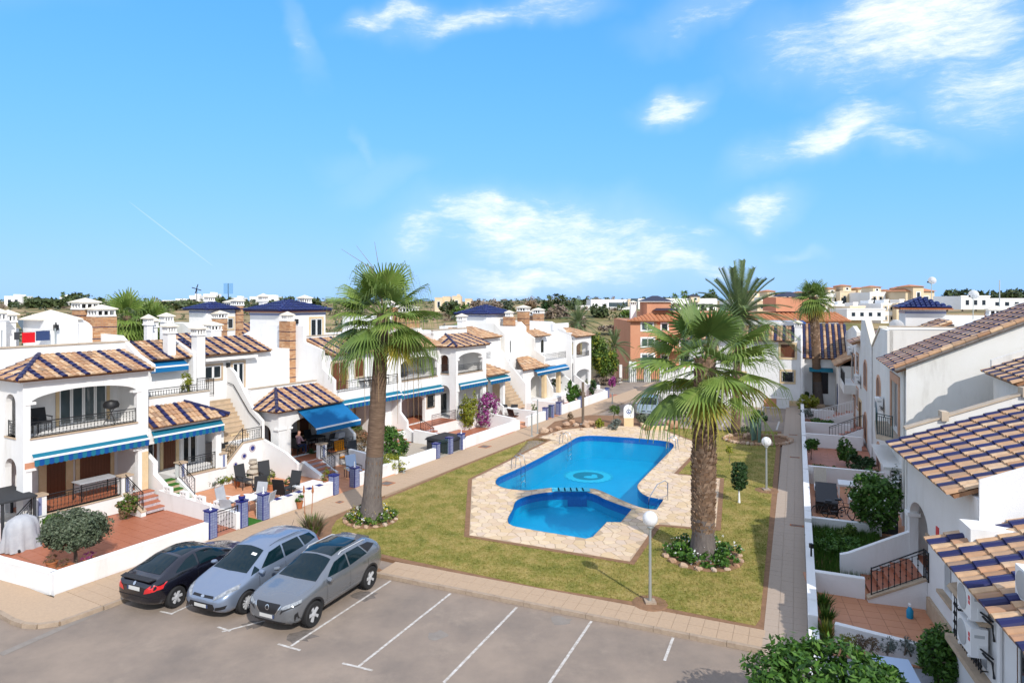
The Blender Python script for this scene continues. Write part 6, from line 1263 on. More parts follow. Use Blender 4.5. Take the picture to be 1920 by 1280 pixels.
# ------------------------------------------------------------------ cars
from mathutils.bvhtree import BVHTree
def lerp_keys(K, x):
    K = sorted(K)
    if x <= K[0][0]: return K[0][1]
    for (a, va), (b, vb) in zip(K, K[1:]):
        if x <= b: t = (x - a) / (b - a); t = t * t * (3 - 2 * t) * .5 + t * .5; return va + (vb - va) * t
    return K[-1][1]
def car(name, label, pos, heading, S_, paint, group='parked cars'):
    T = Thing(name, label, 'car', WORLD, (0, 0, 0), group); T.o.location = (*pos, 0); T.o.rotation_euler = (0, 0, heading)
    F, B = S_['len']; W = S_['W']; wl = S_['wheels']; wr = S_['wr']
    xs = [F - .0, F - .04, F - .12, F - .25] + [F - .25 - (F - B - .45) * k / 24 for k in range(1, 24)] + [B + .2, B + .09, B + .03, B]
    b = MB(); rings = []
    for x in xs:
        w = lerp_keys(S_['w'], x) * W; zb = lerp_keys(S_['zb'], x); zB = lerp_keys(S_['belt'], x); zT = max(zB + .03, lerp_keys(S_['top'], x)); d = zT - zB; tum = .70 if d > .2 else .80
        pts = [(0, zb), (.80 * w, zb), (.95 * w, zb + .1), (.995 * w, zb + (zB - zb) * .42), (w, zb + (zB - zb) * .62), (.985 * w, zB - (zB - zb) * .12), (.945 * w, zB), (w * (.93 + (tum - .93) * .55), zB + d * .55), (w * (tum + .03), zT - .09 * min(1, d * 2.5)), (w * (tum - .1), zT - .02), (w * .3, zT + .005), (0, zT + .012)]
        r = [(x, y, z) for y, z in pts] + [(x, -y, z) for y, z in pts[-2:0:-1]]; rings.append(r)
    n = len(rings[0])
    for r in rings: b.v += r
    for i in range(len(rings) - 1):
        for k in range(n): k2 = (k + 1) % n; b.f.append((i * n + k, i * n + k2, (i + 1) * n + k2, (i + 1) * n + k))
    b.f.append(tuple(range(n))); b.f.append(tuple(reversed(range((len(rings) - 1) * n, len(rings) * n))))
    me = b.mesh('body', paint, True); tmp = bpy.data.objects.new('tmp', me); COL.objects.link(tmp); m1 = tmp.modifiers.new('s', 'SUBSURF'); m1.levels = m1.render_levels = 1
    dg = bpy.context.evaluated_depsgraph_get(); base = bpy.data.meshes.new_from_object(tmp.evaluated_get(dg)); bm = bmesh.new(); bm.from_mesh(base); tree = BVHTree.FromBMesh(bm); bm.free()
    c = MB()
    for wx in wl:
        for sg in (-1, 1): q = MB(); q.lathe([(wr + .05, -.0), (wr + .05, .5)], 24); q.xf(Matrix.Translation((wx, sg * (W - .26), wr - .0)) @ Matrix.Rotation(-sg * math.pi / 2, 4, 'X')); c.add(q.v, q.f)
    cm = c.mesh('cut', M['black']); co = bpy.data.objects.new('cut', cm); COL.objects.link(co); m2 = tmp.modifiers.new('b', 'BOOLEAN'); m2.object = co; m2.operation = 'DIFFERENCE'; m2.solver = 'EXACT'
    dg = bpy.context.evaluated_depsgraph_get(); dg.update(); body = bpy.data.meshes.new_from_object(tmp.evaluated_get(dg)); body.name = 'body'
    bpy.data.objects.remove(tmp); bpy.data.objects.remove(co)
    body.materials.clear(); body.materials.append(paint); body.materials.append(M['black'])
    for p in body.polygons:
        p.material_index = 0
        if p.center.z < S_['clad']: p.material_index = 1
        for wx in wl:
            if math.hypot(p.center.x - wx, p.center.z - wr) < wr + .045 and abs(p.center.y) < W * lerp_keys(S_['w'], p.center.x) - .02: p.material_index = 1
        p.use_smooth = True
    body.set_sharp_from_angle(angle=R(50)); link('body', body, T.o)
    def patch(nm, poly, axis, mat, off=.007, sg=1, step=.07, th=.02, parent=None):
        """thin panel hugging the body: poly in (y,z) from +-x, (x,z) from +-y, (x,y) from +z"""
        P = [Vector(p) for p in poly]; E = [(i, (i + 1) % len(P)) for i in range(len(P))]; pts = []; 
        for i, p in enumerate(P):
            q = P[(i + 1) % len(P)]; k = max(1, int((q - p).length / step)); pts += [p.lerp(q, t / k) for t in range(k)]
        nb = len(pts); x0, x1 = min(p.x for p in P), max(p.x for p in P); y0, y1 = min(p.y for p in P), max(p.y for p in P); pl = [(p.x, p.y) for p in pts]; ins = []
        gx = x0 + step / 2
        while gx < x1:
            gy = y0 + step / 2
            while gy < y1:
                if inpoly(gx, gy, pl) and nearest_on(pl, gx, gy)[0] > step * .45: ins.append(Vector((gx, gy)))
                gy += step
            gx += step
        vs, _, fs, _, _, _ = delaunay_2d_cdt(pts + ins, [(i, (i + 1) % nb) for i in range(nb)], [], 1, 1e-6); V = []
        for v in vs:
            if axis == 'x': o, d = Vector((sg * 5, v.x, v.y)), Vector((-sg, 0, 0))
            elif axis == 'y': o, d = Vector((v.x, sg * 5, v.y)), Vector((0, -sg, 0))
            else: o, d = Vector((v.x, v.y, 5)), Vector((0, 0, -1))
            h, nn, _, _ = tree.ray_cast(o, d)
            if h is None: h = tree.find_nearest(o + d * (5 - (F if axis == 'x' else W if axis == 'y' else 1)))[0]; nn = -d
            V.append(h + nn * off)
        mb = MB(); F_ = [tuple(f) for f in fs if inpoly(sum(vs[i].x for i in f) / 3, sum(vs[i].y for i in f) / 3, pl)]
        mb.add(V, F_); return T.part(nm, mb, mat, parent, smooth=True)
    D = {'T': T, 'patch': patch, 'W': W, 'F': F, 'B': B}
    # wheels
    tb = MB().lathe([(wr * .66, -.1), (wr * .9, -.11), (wr * .985, -.085), (wr, -.04), (wr, .04), (wr * .985, .085), (wr * .9, .11), (wr * .66, .1)], 26, cap=False); tm = tb.mesh('tyre', M['rubber'], True)
    rb = MB().lathe([(wr * .67, .05), (wr * .67, .095), (wr * .60, .10), (wr * .58, .03), (.001, .03)], 26); rm = rb.mesh('rim', S_['rim'][0], True); sp = MB(); ns = S_['rim'][1]
    for k in range(ns):
        a = 2 * math.pi * k / ns; q = MB(); ww = S_['rim'][2]; q.hexa([(.03, -ww * .6, .045), (wr * .63, -ww, .05), (wr * .63, ww, .05), (.03, ww * .6, .045), (.03, -ww * .5, .095), (wr * .62, -ww * .8, .088), (wr * .62, ww * .8, .088), (.03, ww * .5, .095)]); q.xf(Matrix.Rotation(a, 4, 'Z')); sp.add(q.v, q.f)
    sp.lathe([(.065, .05), (.065, .1), (.03, .105)], 12); sm = sp.mesh('spokes', S_['rim'][3]); 
    for wx in wl:
        for sg in (-1, 1):
            w = link('wheel', tm, T.o); w.location = (wx, sg * (W - .115), wr); w.rotation_euler = (-sg * math.pi / 2, 0, 0); link('rim', rm, w); link('spokes', sm, w)
    # door seams, handles, mirrors
    for sg in (-1, 1):
        for x, z0, z1 in S_['seams']: patch('door_seam', [(x - .006, z0), (x + .006, z0), (x + .006, z1), (x - .006, z1)], 'y', M['black'], .002, sg, .1)
        for x, z in S_['handles']: patch('door_handle', [(x - .09, z - .015), (x + .09, z - .015), (x + .09, z + .02), (x - .09, z + .02)], 'y', paint, .03, sg, .06)
        mx, mz = S_['mirror']; T.part('door_mirror', MB().lathe([(.02, -.1), (.075, -.08), (.085, .02), (.05, .09), (.0, .1)], 10, (0, 0, 0), 1, .75).xf(Matrix.Translation((mx, sg * (W + .06), mz)) @ Matrix.Rotation(sg * R(80), 4, 'X')), paint, smooth=True)
    return D
def mir(poly): return [(-a, b) for a, b in reversed(poly)]
def paintm(name, c, metal=.5, rough=.28): return pbr(name, c, rough, .5, metal=metal, coat=.8)
def stall(px, py, axle, W):
    u, y = LOT.inv(survey(px, py, 0)); return LOT.w(u + axle, y + W - .03)
LH = LOT.rz       # heading of the bays (nose pointing away from the terrace)
# black hatchback, tail towards us
def black_car():
    S_ = dict(len=(2.16, -2.16), W=.865, wheels=(1.33, -1.37), wr=.315, clad=.2, w=[(2.16, .55), (2.08, .78), (1.85, .9), (1.4, .97), (.6, 1), (-1.2, 1), (-1.75, .95), (-2.05, .87), (-2.12, .80), (-2.16, .72)], zb=[(2.16, .38), (1.9, .2), (-1.8, .2), (-2.16, .34)],
              belt=[(2.16, .58), (2.0, .68), (1.5, .80), (.9, .90), (-1.2, .98), (-1.9, .96), (-2.1, .90), (-2.16, .78)], top=[(2.16, .60), (2.05, .70), (1.5, .84), (.98, .95), (.55, 1.15), (.05, 1.35), (-.4, 1.40), (-.9, 1.35), (-1.4, 1.2), (-1.78, 1.03), (-1.95, 1.0), (-2.1, .93), (-2.16, .80)],
              rim=(M['alloyd'], 6, .045, M['alloy']), seams=[(.62, .35, .92), (-.62, .35, .98)], handles=[(-.42, .86)], mirror=(.72, .98))
    p = stall(332, 1138, 1.37, .865); fr = car('parked_car', 'black three-door hatchback parked tail-out next to the white corner wall', (p.x, p.y), LH, S_, paintm('black paint', (.006, .006, .012), .2, .18)); P = fr['patch']
    for sg in (-1, 1):
        P('side_window', [(.52, .96), (.28, 1.18), (-.1, 1.30), (-.52, 1.32), (-.52, .99)], 'y', M['cglass'], .006, sg); P('quarter_window', [(-.60, 1.0), (-.60, 1.31), (-.9, 1.25), (-1.28, 1.07), (-1.36, 1.01)], 'y', M['cglass'], .006, sg)
        P('side_moulding', [(.9, .50), (.9, .54), (-.95, .54), (-.95, .50)], 'y', M['black'], .01, sg, .1)
        s = [(sg * .42, .64), (sg * .80, .74), (sg * .80, .90), (sg * .62, .88), (sg * .46, .76)]; P('tail_light', s if sg > 0 else s[::-1], 'x', M['redlens'], .008, -1)
    P('rear_window', [(-1.0, -.44), (-.98, .44), (-1.70, .52), (-1.74, .0), (-1.70, -.52)], 'z', M['cglass'], .006); P('glass_roof', [(-.05, -.46), (-.05, .46), (-.88, .44), (-.88, -.44)], 'z', M['cglass'], .004); P('windscreen', [(.92, -.58), (.98, 0), (.92, .58), (.12, .5), (.12, -.5)], 'z', M['cglass'], .006)
    P('number_plate', [(-.26, .70), (.26, .70), (.26, .81), (-.26, .81)], 'x', M['plate'], .015, -1); P('plate_band', [(.20, .70), (.26, .70), (.26, .81), (.20, .81)], 'x', M['navycloth'], .017, -1, .05); P('bumper_strip', [(-.78, .52), (.78, .52), (.78, .545), (-.78, .545)], 'x', M['black'], .008, -1)
    P('emblem', [(.05 * math.cos(a * .785), .885 + .05 * math.sin(a * .785)) for a in range(8)], 'x', M['steel'], .012, -1, .04)
    t = fr['T']; t.part('spoiler', MB().hexa([(-2.12, -.6, .985), (-1.92, -.66, 1.0), (-1.92, .66, 1.0), (-2.12, .6, .985), (-2.14, -.6, 1.015), (-1.92, -.66, 1.03), (-1.92, .66, 1.03), (-2.14, .6, 1.015)]), M['black'])
black_car()
def mpv(label, pos, head, paint, far=False):
    S_ = dict(len=(2.19, -2.19), W=.91, wheels=(1.32, -1.36), wr=.325, clad=.2, w=[(2.19, .58), (2.12, .78), (1.9, .91), (1.4, .98), (.6, 1), (-1.2, 1), (-1.8, .95), (-2.1, .84), (-2.19, .74)], zb=[(2.19, .34), (1.95, .19), (-1.8, .21), (-2.19, .36)],
              belt=[(2.19, .56), (2.05, .72), (1.6, .88), (1.1, .98), (0, 1.06), (-1.6, 1.16), (-2.05, 1.10), (-2.19, .9)], top=[(2.19, .60), (2.08, .76), (1.7, .93), (1.2, 1.06), (.75, 1.30), (.25, 1.54), (-.3, 1.62), (-1.2, 1.60), (-1.75, 1.50), (-2.0, 1.28), (-2.14, 1.02), (-2.19, .92)],
              rim=(M['alloyd'], 10, .022, M['alloy']), seams=[(.85, .4, 1.0), (-.25, .4, 1.06), (-1.2, .55, 1.12)], handles=[(-.05, .93), (-1.02, .98)], mirror=(.83, 1.06))
    fr = car('parked_car', label, pos, head, S_, paint); P = fr['patch']
    P('windscreen', [(1.14, -.66), (1.2, 0), (1.14, .66), (.34, .55), (.30, 0), (.34, -.55)], 'z', M['cglass'], .006)
    for sg in (-1, 1):
        P('side_window', [(.70, 1.07), (.26, 1.40), (-.22, 1.47), (-.22, 1.10)], 'y', M['cglass'], .006, sg); P('side_window', [(-.29, 1.10), (-.29, 1.475), (-1.0, 1.475), (-1.12, 1.15)], 'y', M['cglass'], .006, sg); P('quarter_window', [(-1.18, 1.16), (-1.07, 1.47), (-1.6, 1.42), (-1.78, 1.21)], 'y', M['cglass'], .006, sg); P('quarter_window', [(1.12, 1.0), (.84, 1.18), (.76, 1.05)], 'y', M['cglass'], .006, sg, .05)
        s = [(sg * .42, .62), (sg * .84, .82), (sg * .80, .92), (sg * .66, .86), (sg * .44, .70)]; P('headlight', s if sg > 0 else s[::-1], 'x', M['lens'], .008, 1, .05)
        s = [(sg * .48, .36), (sg * .74, .40), (sg * .78, .50), (sg * .54, .46)]; P('fog_lamp', s if sg > 0 else s[::-1], 'x', M['black'], .008, 1, .05); P('tail_light', [(-1.95, 1.0), (-2.08, 1.0), (-2.02, 1.3), (-1.92, 1.3)], 'y', M['redlens'], .01, sg, .05)
    P('upper_grille', [(-.40, .66), (.40, .66), (.38, .72), (-.38, .72)], 'x', M['black'], .006, 1, .05); P('lower_grille', [(-.40, .31), (.40, .31), (.50, .42), (.44, .53), (-.44, .53), (-.50, .42)], 'x', M['black'], .006, 1); P('number_plate', [(-.26, .40), (.26, .40), (.26, .50), (-.26, .50)], 'x', M['plate'], .02, 1); P('plate_band', [(.20, .40), (.26, .40), (.26, .50), (.20, .50)], 'x', M['navycloth'], .022, 1, .05)
    P('emblem', [(.07 * math.cos(a * .785), .69 + .032 * math.sin(a * .785)) for a in range(8)], 'x', M['steel'], .012, 1, .04); P('toll_tag', [(.58, .28), (.58, .46), (.50, .46), (.50, .28)], 'z', M['white'], .008, 1, .05)
    P('rear_window', [(-1.78, -.5), (-1.78, .5), (-2.0, .52), (-2.0, -.52)], 'z', M['cglass'], .006)
    for sg in (-1, 1): P('roof_channel', [(.1, sg * .55), (.1, sg * .565), (-1.6, sg * .555), (-1.6, sg * .54)][::sg], 'z', M['black'], .003, 1, .2)
    fr['T'].part('aerial', MB().tube([(-1.5, 0, 1.55), (-1.62, 0, 1.75)], .008, 4), M['black'])
p = stall(464, 1149, 1.32, .91); mpv('silver blue people carrier facing out between the black hatchback and the grey crossover', (p.x, p.y), LH + math.pi, paintm('silver blue paint', (.22, .27, .36), .55, .3))
def suv():
    S_ = dict(len=(2.21, -2.21), W=.925, wheels=(1.34, -1.33), wr=.355, clad=.36, w=[(2.21, .62), (2.14, .80), (1.95, .92), (1.4, .985), (.6, .985), (-1.2, 1), (-1.8, .96), (-2.1, .86), (-2.21, .74)], zb=[(2.21, .36), (1.95, .24), (-1.8, .25), (-2.21, .42)],
              belt=[(2.21, .72), (2.08, .86), (1.6, .98), (1.0, 1.04), (-.2, 1.07), (-1.4, 1.15), (-2.0, 1.16), (-2.21, .95)], top=[(2.21, .76), (2.1, .92), (1.7, 1.02), (1.08, 1.10), (.6, 1.32), (.12, 1.53), (-.4, 1.60), (-1.2, 1.58), (-1.75, 1.50), (-1.95, 1.34), (-2.15, 1.16), (-2.21, .98)],
              rim=(M['alloyd'], 5, .05, M['alloy']), seams=[(.78, .5, 1.03), (-.3, .5, 1.06), (-1.2, .7, 1.12)], handles=[(-.1, .93), (-1.05, .97)], mirror=(.75, 1.12))
    p = stall(589, 1174, 1.34, .925); paint = paintm('gunmetal paint', (.20, .215, .235), .6, .27); fr = car('parked_car', 'gunmetal grey crossover with dark glass roof, nearest of the three in the bays', (p.x, p.y), LH + math.pi, S_, paint); P = fr['patch']; T = fr['T']
    P('windscreen', [(1.02, -.68), (1.08, 0), (1.02, .68), (.22, .56), (.18, 0), (.22, -.56)], 'z', M['cglass'], .006); P('glass_roof', [(.12, -.52), (.12, .52), (-1.1, .5), (-1.1, -.5)], 'z', M['cglass'], .005); P('rear_window', [(-1.78, -.5), (-1.78, .5), (-2.02, .54), (-2.02, -.54)], 'z', M['cglass'], .006)
    for sg in (-1, 1):
        P('side_window', [(.66, 1.10), (.2, 1.38), (-.28, 1.46), (-.28, 1.10)], 'y', M['cglass'], .006, sg); P('side_window', [(-.34, 1.11), (-.34, 1.465), (-.95, 1.465), (-1.2, 1.18)], 'y', M['cglass'], .006, sg); P('quarter_window', [(-1.25, 1.2), (-1.02, 1.46), (-1.45, 1.43), (-1.72, 1.30)], 'y', M['black'], .006, sg)
        s = [(sg * .50, .74), (sg * .84, .86), (sg * .82, .93), (sg * .60, .87), (sg * .47, .80)]; P('headlight', s if sg > 0 else s[::-1], 'x', M['lens'], .008, 1, .05); s = [(sg * .44, .62), (sg * .56, .72), (sg * .84, .83), (sg * .84, .86), (sg * .50, .76)]; P('lamp_trim', s if sg > 0 else s[::-1], 'x', M['black'], .007, 1, .05)
        s = [(sg * .78, .42), (sg * .84, .44), (sg * .84, .66), (sg * .80, .62)]; P('air_curtain', s if sg > 0 else s[::-1], 'x', M['black'], .007, 1, .05)
        for wx in (1.34, -1.33):
            k = 18; o = [(wx + .46 * math.cos(math.pi * t / k), .355 + .46 * math.sin(math.pi * t / k)) for t in range(k + 1)]; i = [(wx + .405 * math.cos(math.pi * t / k), .355 + .405 * math.sin(math.pi * t / k)) for t in range(k, -1, -1)]; P('arch_cladding', o + i, 'y', M['black'], .012, sg, .09)
        T.part('roof_rail', MB().tube([(.0, sg * .6, 1.44), (-.2, sg * .61, 1.545), (-1.3, sg * .6, 1.535), (-1.5, sg * .58, 1.46)], .018, 5), M['alloy'])
    P('grille', [(-.26, .60), (.26, .60), (.42, .80), (.40, .86), (-.40, .86), (-.42, .80)], 'x', M['black'], .008, 1); P('number_plate', [(-.26, .48), (.26, .48), (.26, .58), (-.26, .58)], 'x', M['plate'], .02, 1); P('plate_band', [(.20, .48), (.26, .48), (.26, .58), (.20, .58)], 'x', M['navycloth'], .022, 1, .05); P('lower_grille', [(-.5, .34), (.5, .34), (.62, .42), (-.62, .42)], 'x', M['black'], .008, 1)
    ring = [(.07 * math.cos(a * .5236), .75 + .07 * math.sin(a * .5236)) for a in range(12)]; P('emblem', ring, 'x', M['steel'], .014, 1, .04); P('emblem_centre', [(a * .7, .75 + (b - .75) * .7) for a, b in ring], 'x', M['black'], .016, 1, .04)
    for sg in (-1, 1): s = [(sg * .28, .60), (sg * .31, .60), (sg * .46, .82), (sg * .43, .84)]; P('grille_trim', s if sg > 0 else s[::-1], 'x', M['steel'], .012, 1, .05)
    T.part('spoiler', MB().hexa([(-1.6, -.46, 1.44), (-1.6, .46, 1.44), (-1.88, .44, 1.37), (-1.88, -.44, 1.37), (-1.6, -.46, 1.53), (-1.6, .46, 1.53), (-1.88, .44, 1.45), (-1.88, -.44, 1.45)]), paint)
suv()
q = survey(1222, 786, 0); mpv('pale green silver car parked alone in the far bays behind the pool', (q[0] + .2, q[1] + 1.6), LH + math.pi + R(4), paintm('pale silver green', (.42, .48, .46), .5, .3))
# ------------------------------------------------------------------ foliage
def leaf_mesh(name, blobs, n, size, mat, sub=14, ball=.36, shell=.72, aspect=.5, up=.0):
    """leaf-sized faces gathered in sprays over uneven lobes; blobs = (x, y, z, rx, ry, rz)"""
    rng = np.random.default_rng(abs(hash((name, n, len(blobs), round(blobs[0][0], 2)))) % 2**32 if False else int(n * 7 + blobs[0][0] * 131 + blobs[0][1] * 17) % 100003)
    vol = np.array([b[3] * b[4] + b[3] * b[5] + b[4] * b[5] for b in blobs]); cnt = np.maximum(1, (n * vol / vol.sum())).astype(int); C = []; D = []
    for b, m in zip(blobs, cnt):
        d = rng.normal(size=(sub, 3)); d /= np.linalg.norm(d, axis=1)[:, None]; r = rng.uniform(shell, 1.0, sub)[:, None]; sc = d * r
        rad = rng.uniform(.6, 1.25, sub) * ball; k = rng.integers(0, sub, m); o = rng.normal(size=(m, 3)); o /= np.linalg.norm(o, axis=1)[:, None]; p = sc[k] + o * (rng.uniform(0, 1, m) ** .45 * rad[k])[:, None]
        D.append(p / (np.linalg.norm(p, axis=1)[:, None] + 1e-6)); C.append(p * np.array(b[3:6]) + np.array(b[:3]))
    C = np.concatenate(C); D = np.concatenate(D); m = len(C); N = D * .7 + rng.normal(size=(m, 3)) * .6 + np.array([0, 0, up + .25]); N /= np.linalg.norm(N, axis=1)[:, None]
    A = np.cross(N, rng.normal(size=(m, 3))); A /= np.linalg.norm(A, axis=1)[:, None] + 1e-9; Bv = np.cross(N, A); s = size * rng.uniform(.6, 1.35, m)[:, None]
    V = np.empty((m, 4, 3)); V[:, 0] = C - A * s; V[:, 1] = C + Bv * s * aspect; V[:, 2] = C + A * s + N * s * .2; V[:, 3] = C - Bv * s * aspect
    me = bpy.data.meshes.new(name); me.vertices.add(m * 4); me.vertices.foreach_set('co', V.reshape(-1)); me.loops.add(m * 4); me.loops.foreach_set('vertex_index', np.arange(m * 4, dtype=np.int32)); me.polygons.add(m); me.polygons.foreach_set('loop_start', np.arange(0, m * 4, 4, dtype=np.int32)); me.update(); me.validate(); me.materials.append(mat); return me
def trunk_mb(h, r, lean=(0, 0), n=5, kink=.06, branches=0, spread=.5, top=None):
    b = MB(); rng = random.Random(int(h * 1000 + r * 7777)); pts = [(lean[0] * k / n + rng.gauss(0, kink) * (k > 0), lean[1] * k / n + rng.gauss(0, kink) * (k > 0), h * k / n) for k in range(n + 1)]
    b.tube(pts, [r * (1.25 if k == 0 else 1 - .45 * k / n) for k in range(n + 1)], 7)
    for k in range(branches):
        a = rng.uniform(0, 6.28); z = h * rng.uniform(.6, .95); p = Vector((lean[0] * z / h, lean[1] * z / h, z)); q = p + Vector((math.cos(a), math.sin(a), rng.uniform(.6, 1.3))) * spread; b.tube([p, p.lerp(q, .5) + Vector((0, 0, .05)), q], [r * .5, r * .35, r * .15], 5)
    return b
def plant(name, label, cat, pos, blobs, n, size, mat, trunk=None, group=None, bark='bark', z0=.1, extra=None, crown='crown', aspect=.5, sub=14, ball=.36, shell=.72):
    """pos in world metres; blobs relative to pos; trunk = (height, radius, branches)"""
    T = Thing(name, label, cat, WORLD, (pos[0], pos[1], z0), group); o = T.o
    if trunk: b = trunk_mb(trunk[0], trunk[1], branches=trunk[2] if len(trunk) > 2 else 0, spread=trunk[3] if len(trunk) > 3 else .4, kink=trunk[1] * .4); link('trunk', b.mesh('trunk', M[bark], True), o)
    else: b = MB(); [b.tube([(random.uniform(-.1, .1), random.uniform(-.1, .1), -.02), (random.uniform(-.3, .3) * blobs[0][3], random.uniform(-.3, .3) * blobs[0][4], blobs[0][2])], [.025, .01], 4) for _ in range(4)]; link('stems', b.mesh('stems', M[bark]), o)
    link(crown, leaf_mesh(crown, blobs, n, size, M[mat], aspect=aspect, sub=sub, ball=ball, shell=shell), o)
    for e in (extra or []): link(e[0], leaf_mesh(e[0], e[1], e[2], e[3], M[e[4]], aspect=.7), o)
    return T
def bush(label, px, py, wpx, hpx, n, size, mat, group=None, cat='shrub', name='shrub', extra=None, z=.12, lift=0, trunk=None, lobes=5, **kw):
    """shrub sighted by the pixel of its foot, its width and height"""
    x, y = survey(px, py, z); s = y / 1240; w, h = wpx * s / 2, hpx * s; rng = random.Random(int(px * 31 + py)); zc = lift * s + h * .5; B = [(0, 0, zc, w * .8, w * .8, h * .46)]
    for k in range(lobes): a = rng.uniform(0, 6.28); q = rng.uniform(.35, .6); B.append((math.cos(a) * w * q, math.sin(a) * w * q, zc + rng.uniform(-.2, .28) * h, w * .45, w * .45, h * .26))
    ex = [(e[0], [(b[0], b[1], b[2], b[3] * 1.05, b[4] * 1.05, b[5] * 1.05) for b in B], e[1], e[2], e[3]) for e in extra] if extra else None
    return plant(name, label, cat, (x, y + w * .3), B, n, size, mat, trunk, group, z0=z, extra=ex, **kw)
# ------------------------------------------------------------------ palms
def fan_frond(el, lp, lb, seg=30, droop=.5, seed=0, tip=.35):
    """costapalmate leaf: petiole at elevation el, blade of radiating pleats whose tips hang"""
    rng = random.Random(seed); b = MB(); d = Vector((math.cos(el), 0, math.sin(el))); s = Vector((0, 1, 0)); n = d.cross(s); pts = [d * lp * t + Vector((0, 0, -.10 * lp * t * t)) for t in (0, .35, .7, 1)]
    b.tube(pts, [.028, .02, .016, .012], 4); o = pts[-1]; d2 = (pts[-1] - pts[-2]).normalized(); n = s.cross(d2) * -1
    if n.z < 0: n = -n
    for k in range(seg):
        th = (k / (seg - 1) * 2 - 1) * R(112); L_ = lb * (.72 + .28 * math.cos(th)) * rng.uniform(.9, 1.08); u = d2 * math.cos(th) + s * math.sin(th); u = (u + n * (-.25 * abs(math.sin(th)))).normalized(); v = u.cross(n).normalized(); hw = L_ * .5 * R(224) / seg * .62; V = []
        for t, w in ((.04, .15), (.42, .95), (.68, .45), (.88, .2), (1.0 + tip * .4, .04)):
            g = -droop * L_ * max(0, t - .3) ** 1.7; p = o + u * L_ * min(t, 1.0 - .12 * droop) + Vector((0, 0, g - (tip * lb * .55 * rng.uniform(.4, 1.2) if t > 1 else 0))); V += [p - v * hw * w - n * .012, p + v * hw * w + n * .012]
        b.add(V, [(2 * i, 2 * i + 1, 2 * i + 3, 2 * i + 2) for i in range(4)])
    return b
FAN = {}
def fan_mesh(el, lp, lb, seg, droop, mat, seed, tip):
    k = (round(el, 1), round(lp, 1), round(lb, 1), seg, mat, seed % 3, round(tip, 1))
    if k not in FAN: FAN[k] = fan_frond(el, lp, lb, seg, droop, seed, tip).mesh('frond', M[mat])
    return FAN[k]
def palm_trunk(T, pts, rs, ringed=True, seg=14, mat='trunk', upto=None):
    b = MB(); P = []; Q = []; m = 40
    for i in range(m + 1):
        t = i / m * (len(pts) - 1); k = min(int(t), len(pts) - 2); f = t - k; P.append(Vector(pts[k]).lerp(Vector(pts[k + 1]), f)); r = rs[k] * (1 - f) + rs[k + 1] * f; Q.append(r * (1 + (.035 if ringed and i % 2 else 0)))
    b.tube(P, Q, seg); return T.part('trunk', b, M[mat], smooth=True)
def boots(T, pts, rs, n, z0, z1, mat='boot', size=.2, out=.10):
    b = MB(); L_ = len(pts) - 1
    for i in range(n):
        z = z0 + (z1 - z0) * (i + random.random()) / n; t = max(0, min(.999, (z - pts[0][2]) / (pts[-1][2] - pts[0][2]))) * L_; k = int(t); f = t - k; c = Vector(pts[k]).lerp(Vector(pts[k + 1]), f); r = rs[k] * (1 - f) + rs[k + 1] * f; a = i * 2.399 + random.gauss(0, .12); u = Vector((math.cos(a), math.sin(a), 0)); v = Vector((-u.y, u.x, 0)); s = size * random.uniform(.7, 1.2); o = out * random.uniform(.5, 1.3); p = c + u * (r - .02)
        b.add([p - v * s * .5, p + v * s * .5, p + v * s * .32 + u * o + Vector((0, 0, s * .9)), p - v * s * .32 + u * o + Vector((0, 0, s * .9)), p - v * s * .3 + Vector((0, 0, s * .7)), p + v * s * .3 + Vector((0, 0, s * .7))], [(0, 1, 2, 3), (3, 2, 5, 4), (0, 3, 4), (1, 5, 2)])
    return T.part('leaf_bases', b, M[mat], kind='stuff')
def fan_palm(label, base, top, rs, nf, lp, lb, seg=30, emin=-60, emax=82, yellow=.12, dark=.3, dead=0, bootr=None, name='palm_tree', z0=.12, group='palm trees', tip=.5, sz=1):
    T = Thing(name, label, 'palm tree', WORLD, (base[0], base[1], z0), group); pts = [(base[0], base[1], z0), (base[0] * .92 + top[0] * .08, base[1] * .92 + top[1] * .08, z0 + (top[2] - z0) * .12), (base[0] * .5 + top[0] * .5, base[1] * .5 + top[1] * .5, (z0 + top[2]) / 2), top]
    palm_trunk(T, pts, rs); q = Vector(pts[1]).lerp(Vector(pts[2]), .22 if bootr else .5); f_ = .22 if bootr else .5; b = MB(); b.tube([pts[0], Vector(pts[0]).lerp(Vector(pts[1]), .5), pts[1], q], [rs[0] * 1.12, (rs[0] + rs[1]) * .525, rs[1] * 1.035, (rs[1] * (1 - f_) + rs[2] * f_) * 1.03], 16); T.part('trunk_base', b, M['trunkg'], smooth=True)
    if bootr: boots(T, pts, rs, *bootr)
    for i in range(nf):
        t = (i + .5) / nf; e = emax + (emin - emax) * t ** .85 + random.gauss(0, 5); a = i * 2.39996 + random.gauss(0, .2); mt = 'frond_y' if t > 1 - yellow and random.random() < .8 else ('frond_d' if random.random() < dark else 'frond'); er = round(R(e) / .25) * .25
        me = fan_mesh(er, lp, lb, seg, .12 + .42 * t, mt, i, tip); T.inst('frond', me, (top[0], top[1], top[2] - .25 * t), rot=(0, 0, a))
    for i in range(dead):
        a = i * 2.4; me = fan_mesh(-1.5, lp * .7, lb * .7, 14, .2, 'thatch', i, .2); T.inst('dead_frond', me, (top[0], top[1], top[2] - .3 - .12 * (i % 7)), rot=(0, 0, a))
    return T
b1 = survey(696, 974, .12); z1 = H + (563 - 588) * b1[1] / 1240; t1 = ((717 - 960) * b1[1] / 1240, b1[1] + .1, z1)
fan_palm('tall fan palm with smooth bare trunk, standing left of the pool', b1, t1, [.50, .37, .33, .24], 40, 1.3, 1.4, 30, emin=-42, yellow=.06, dark=.25, tip=.45)
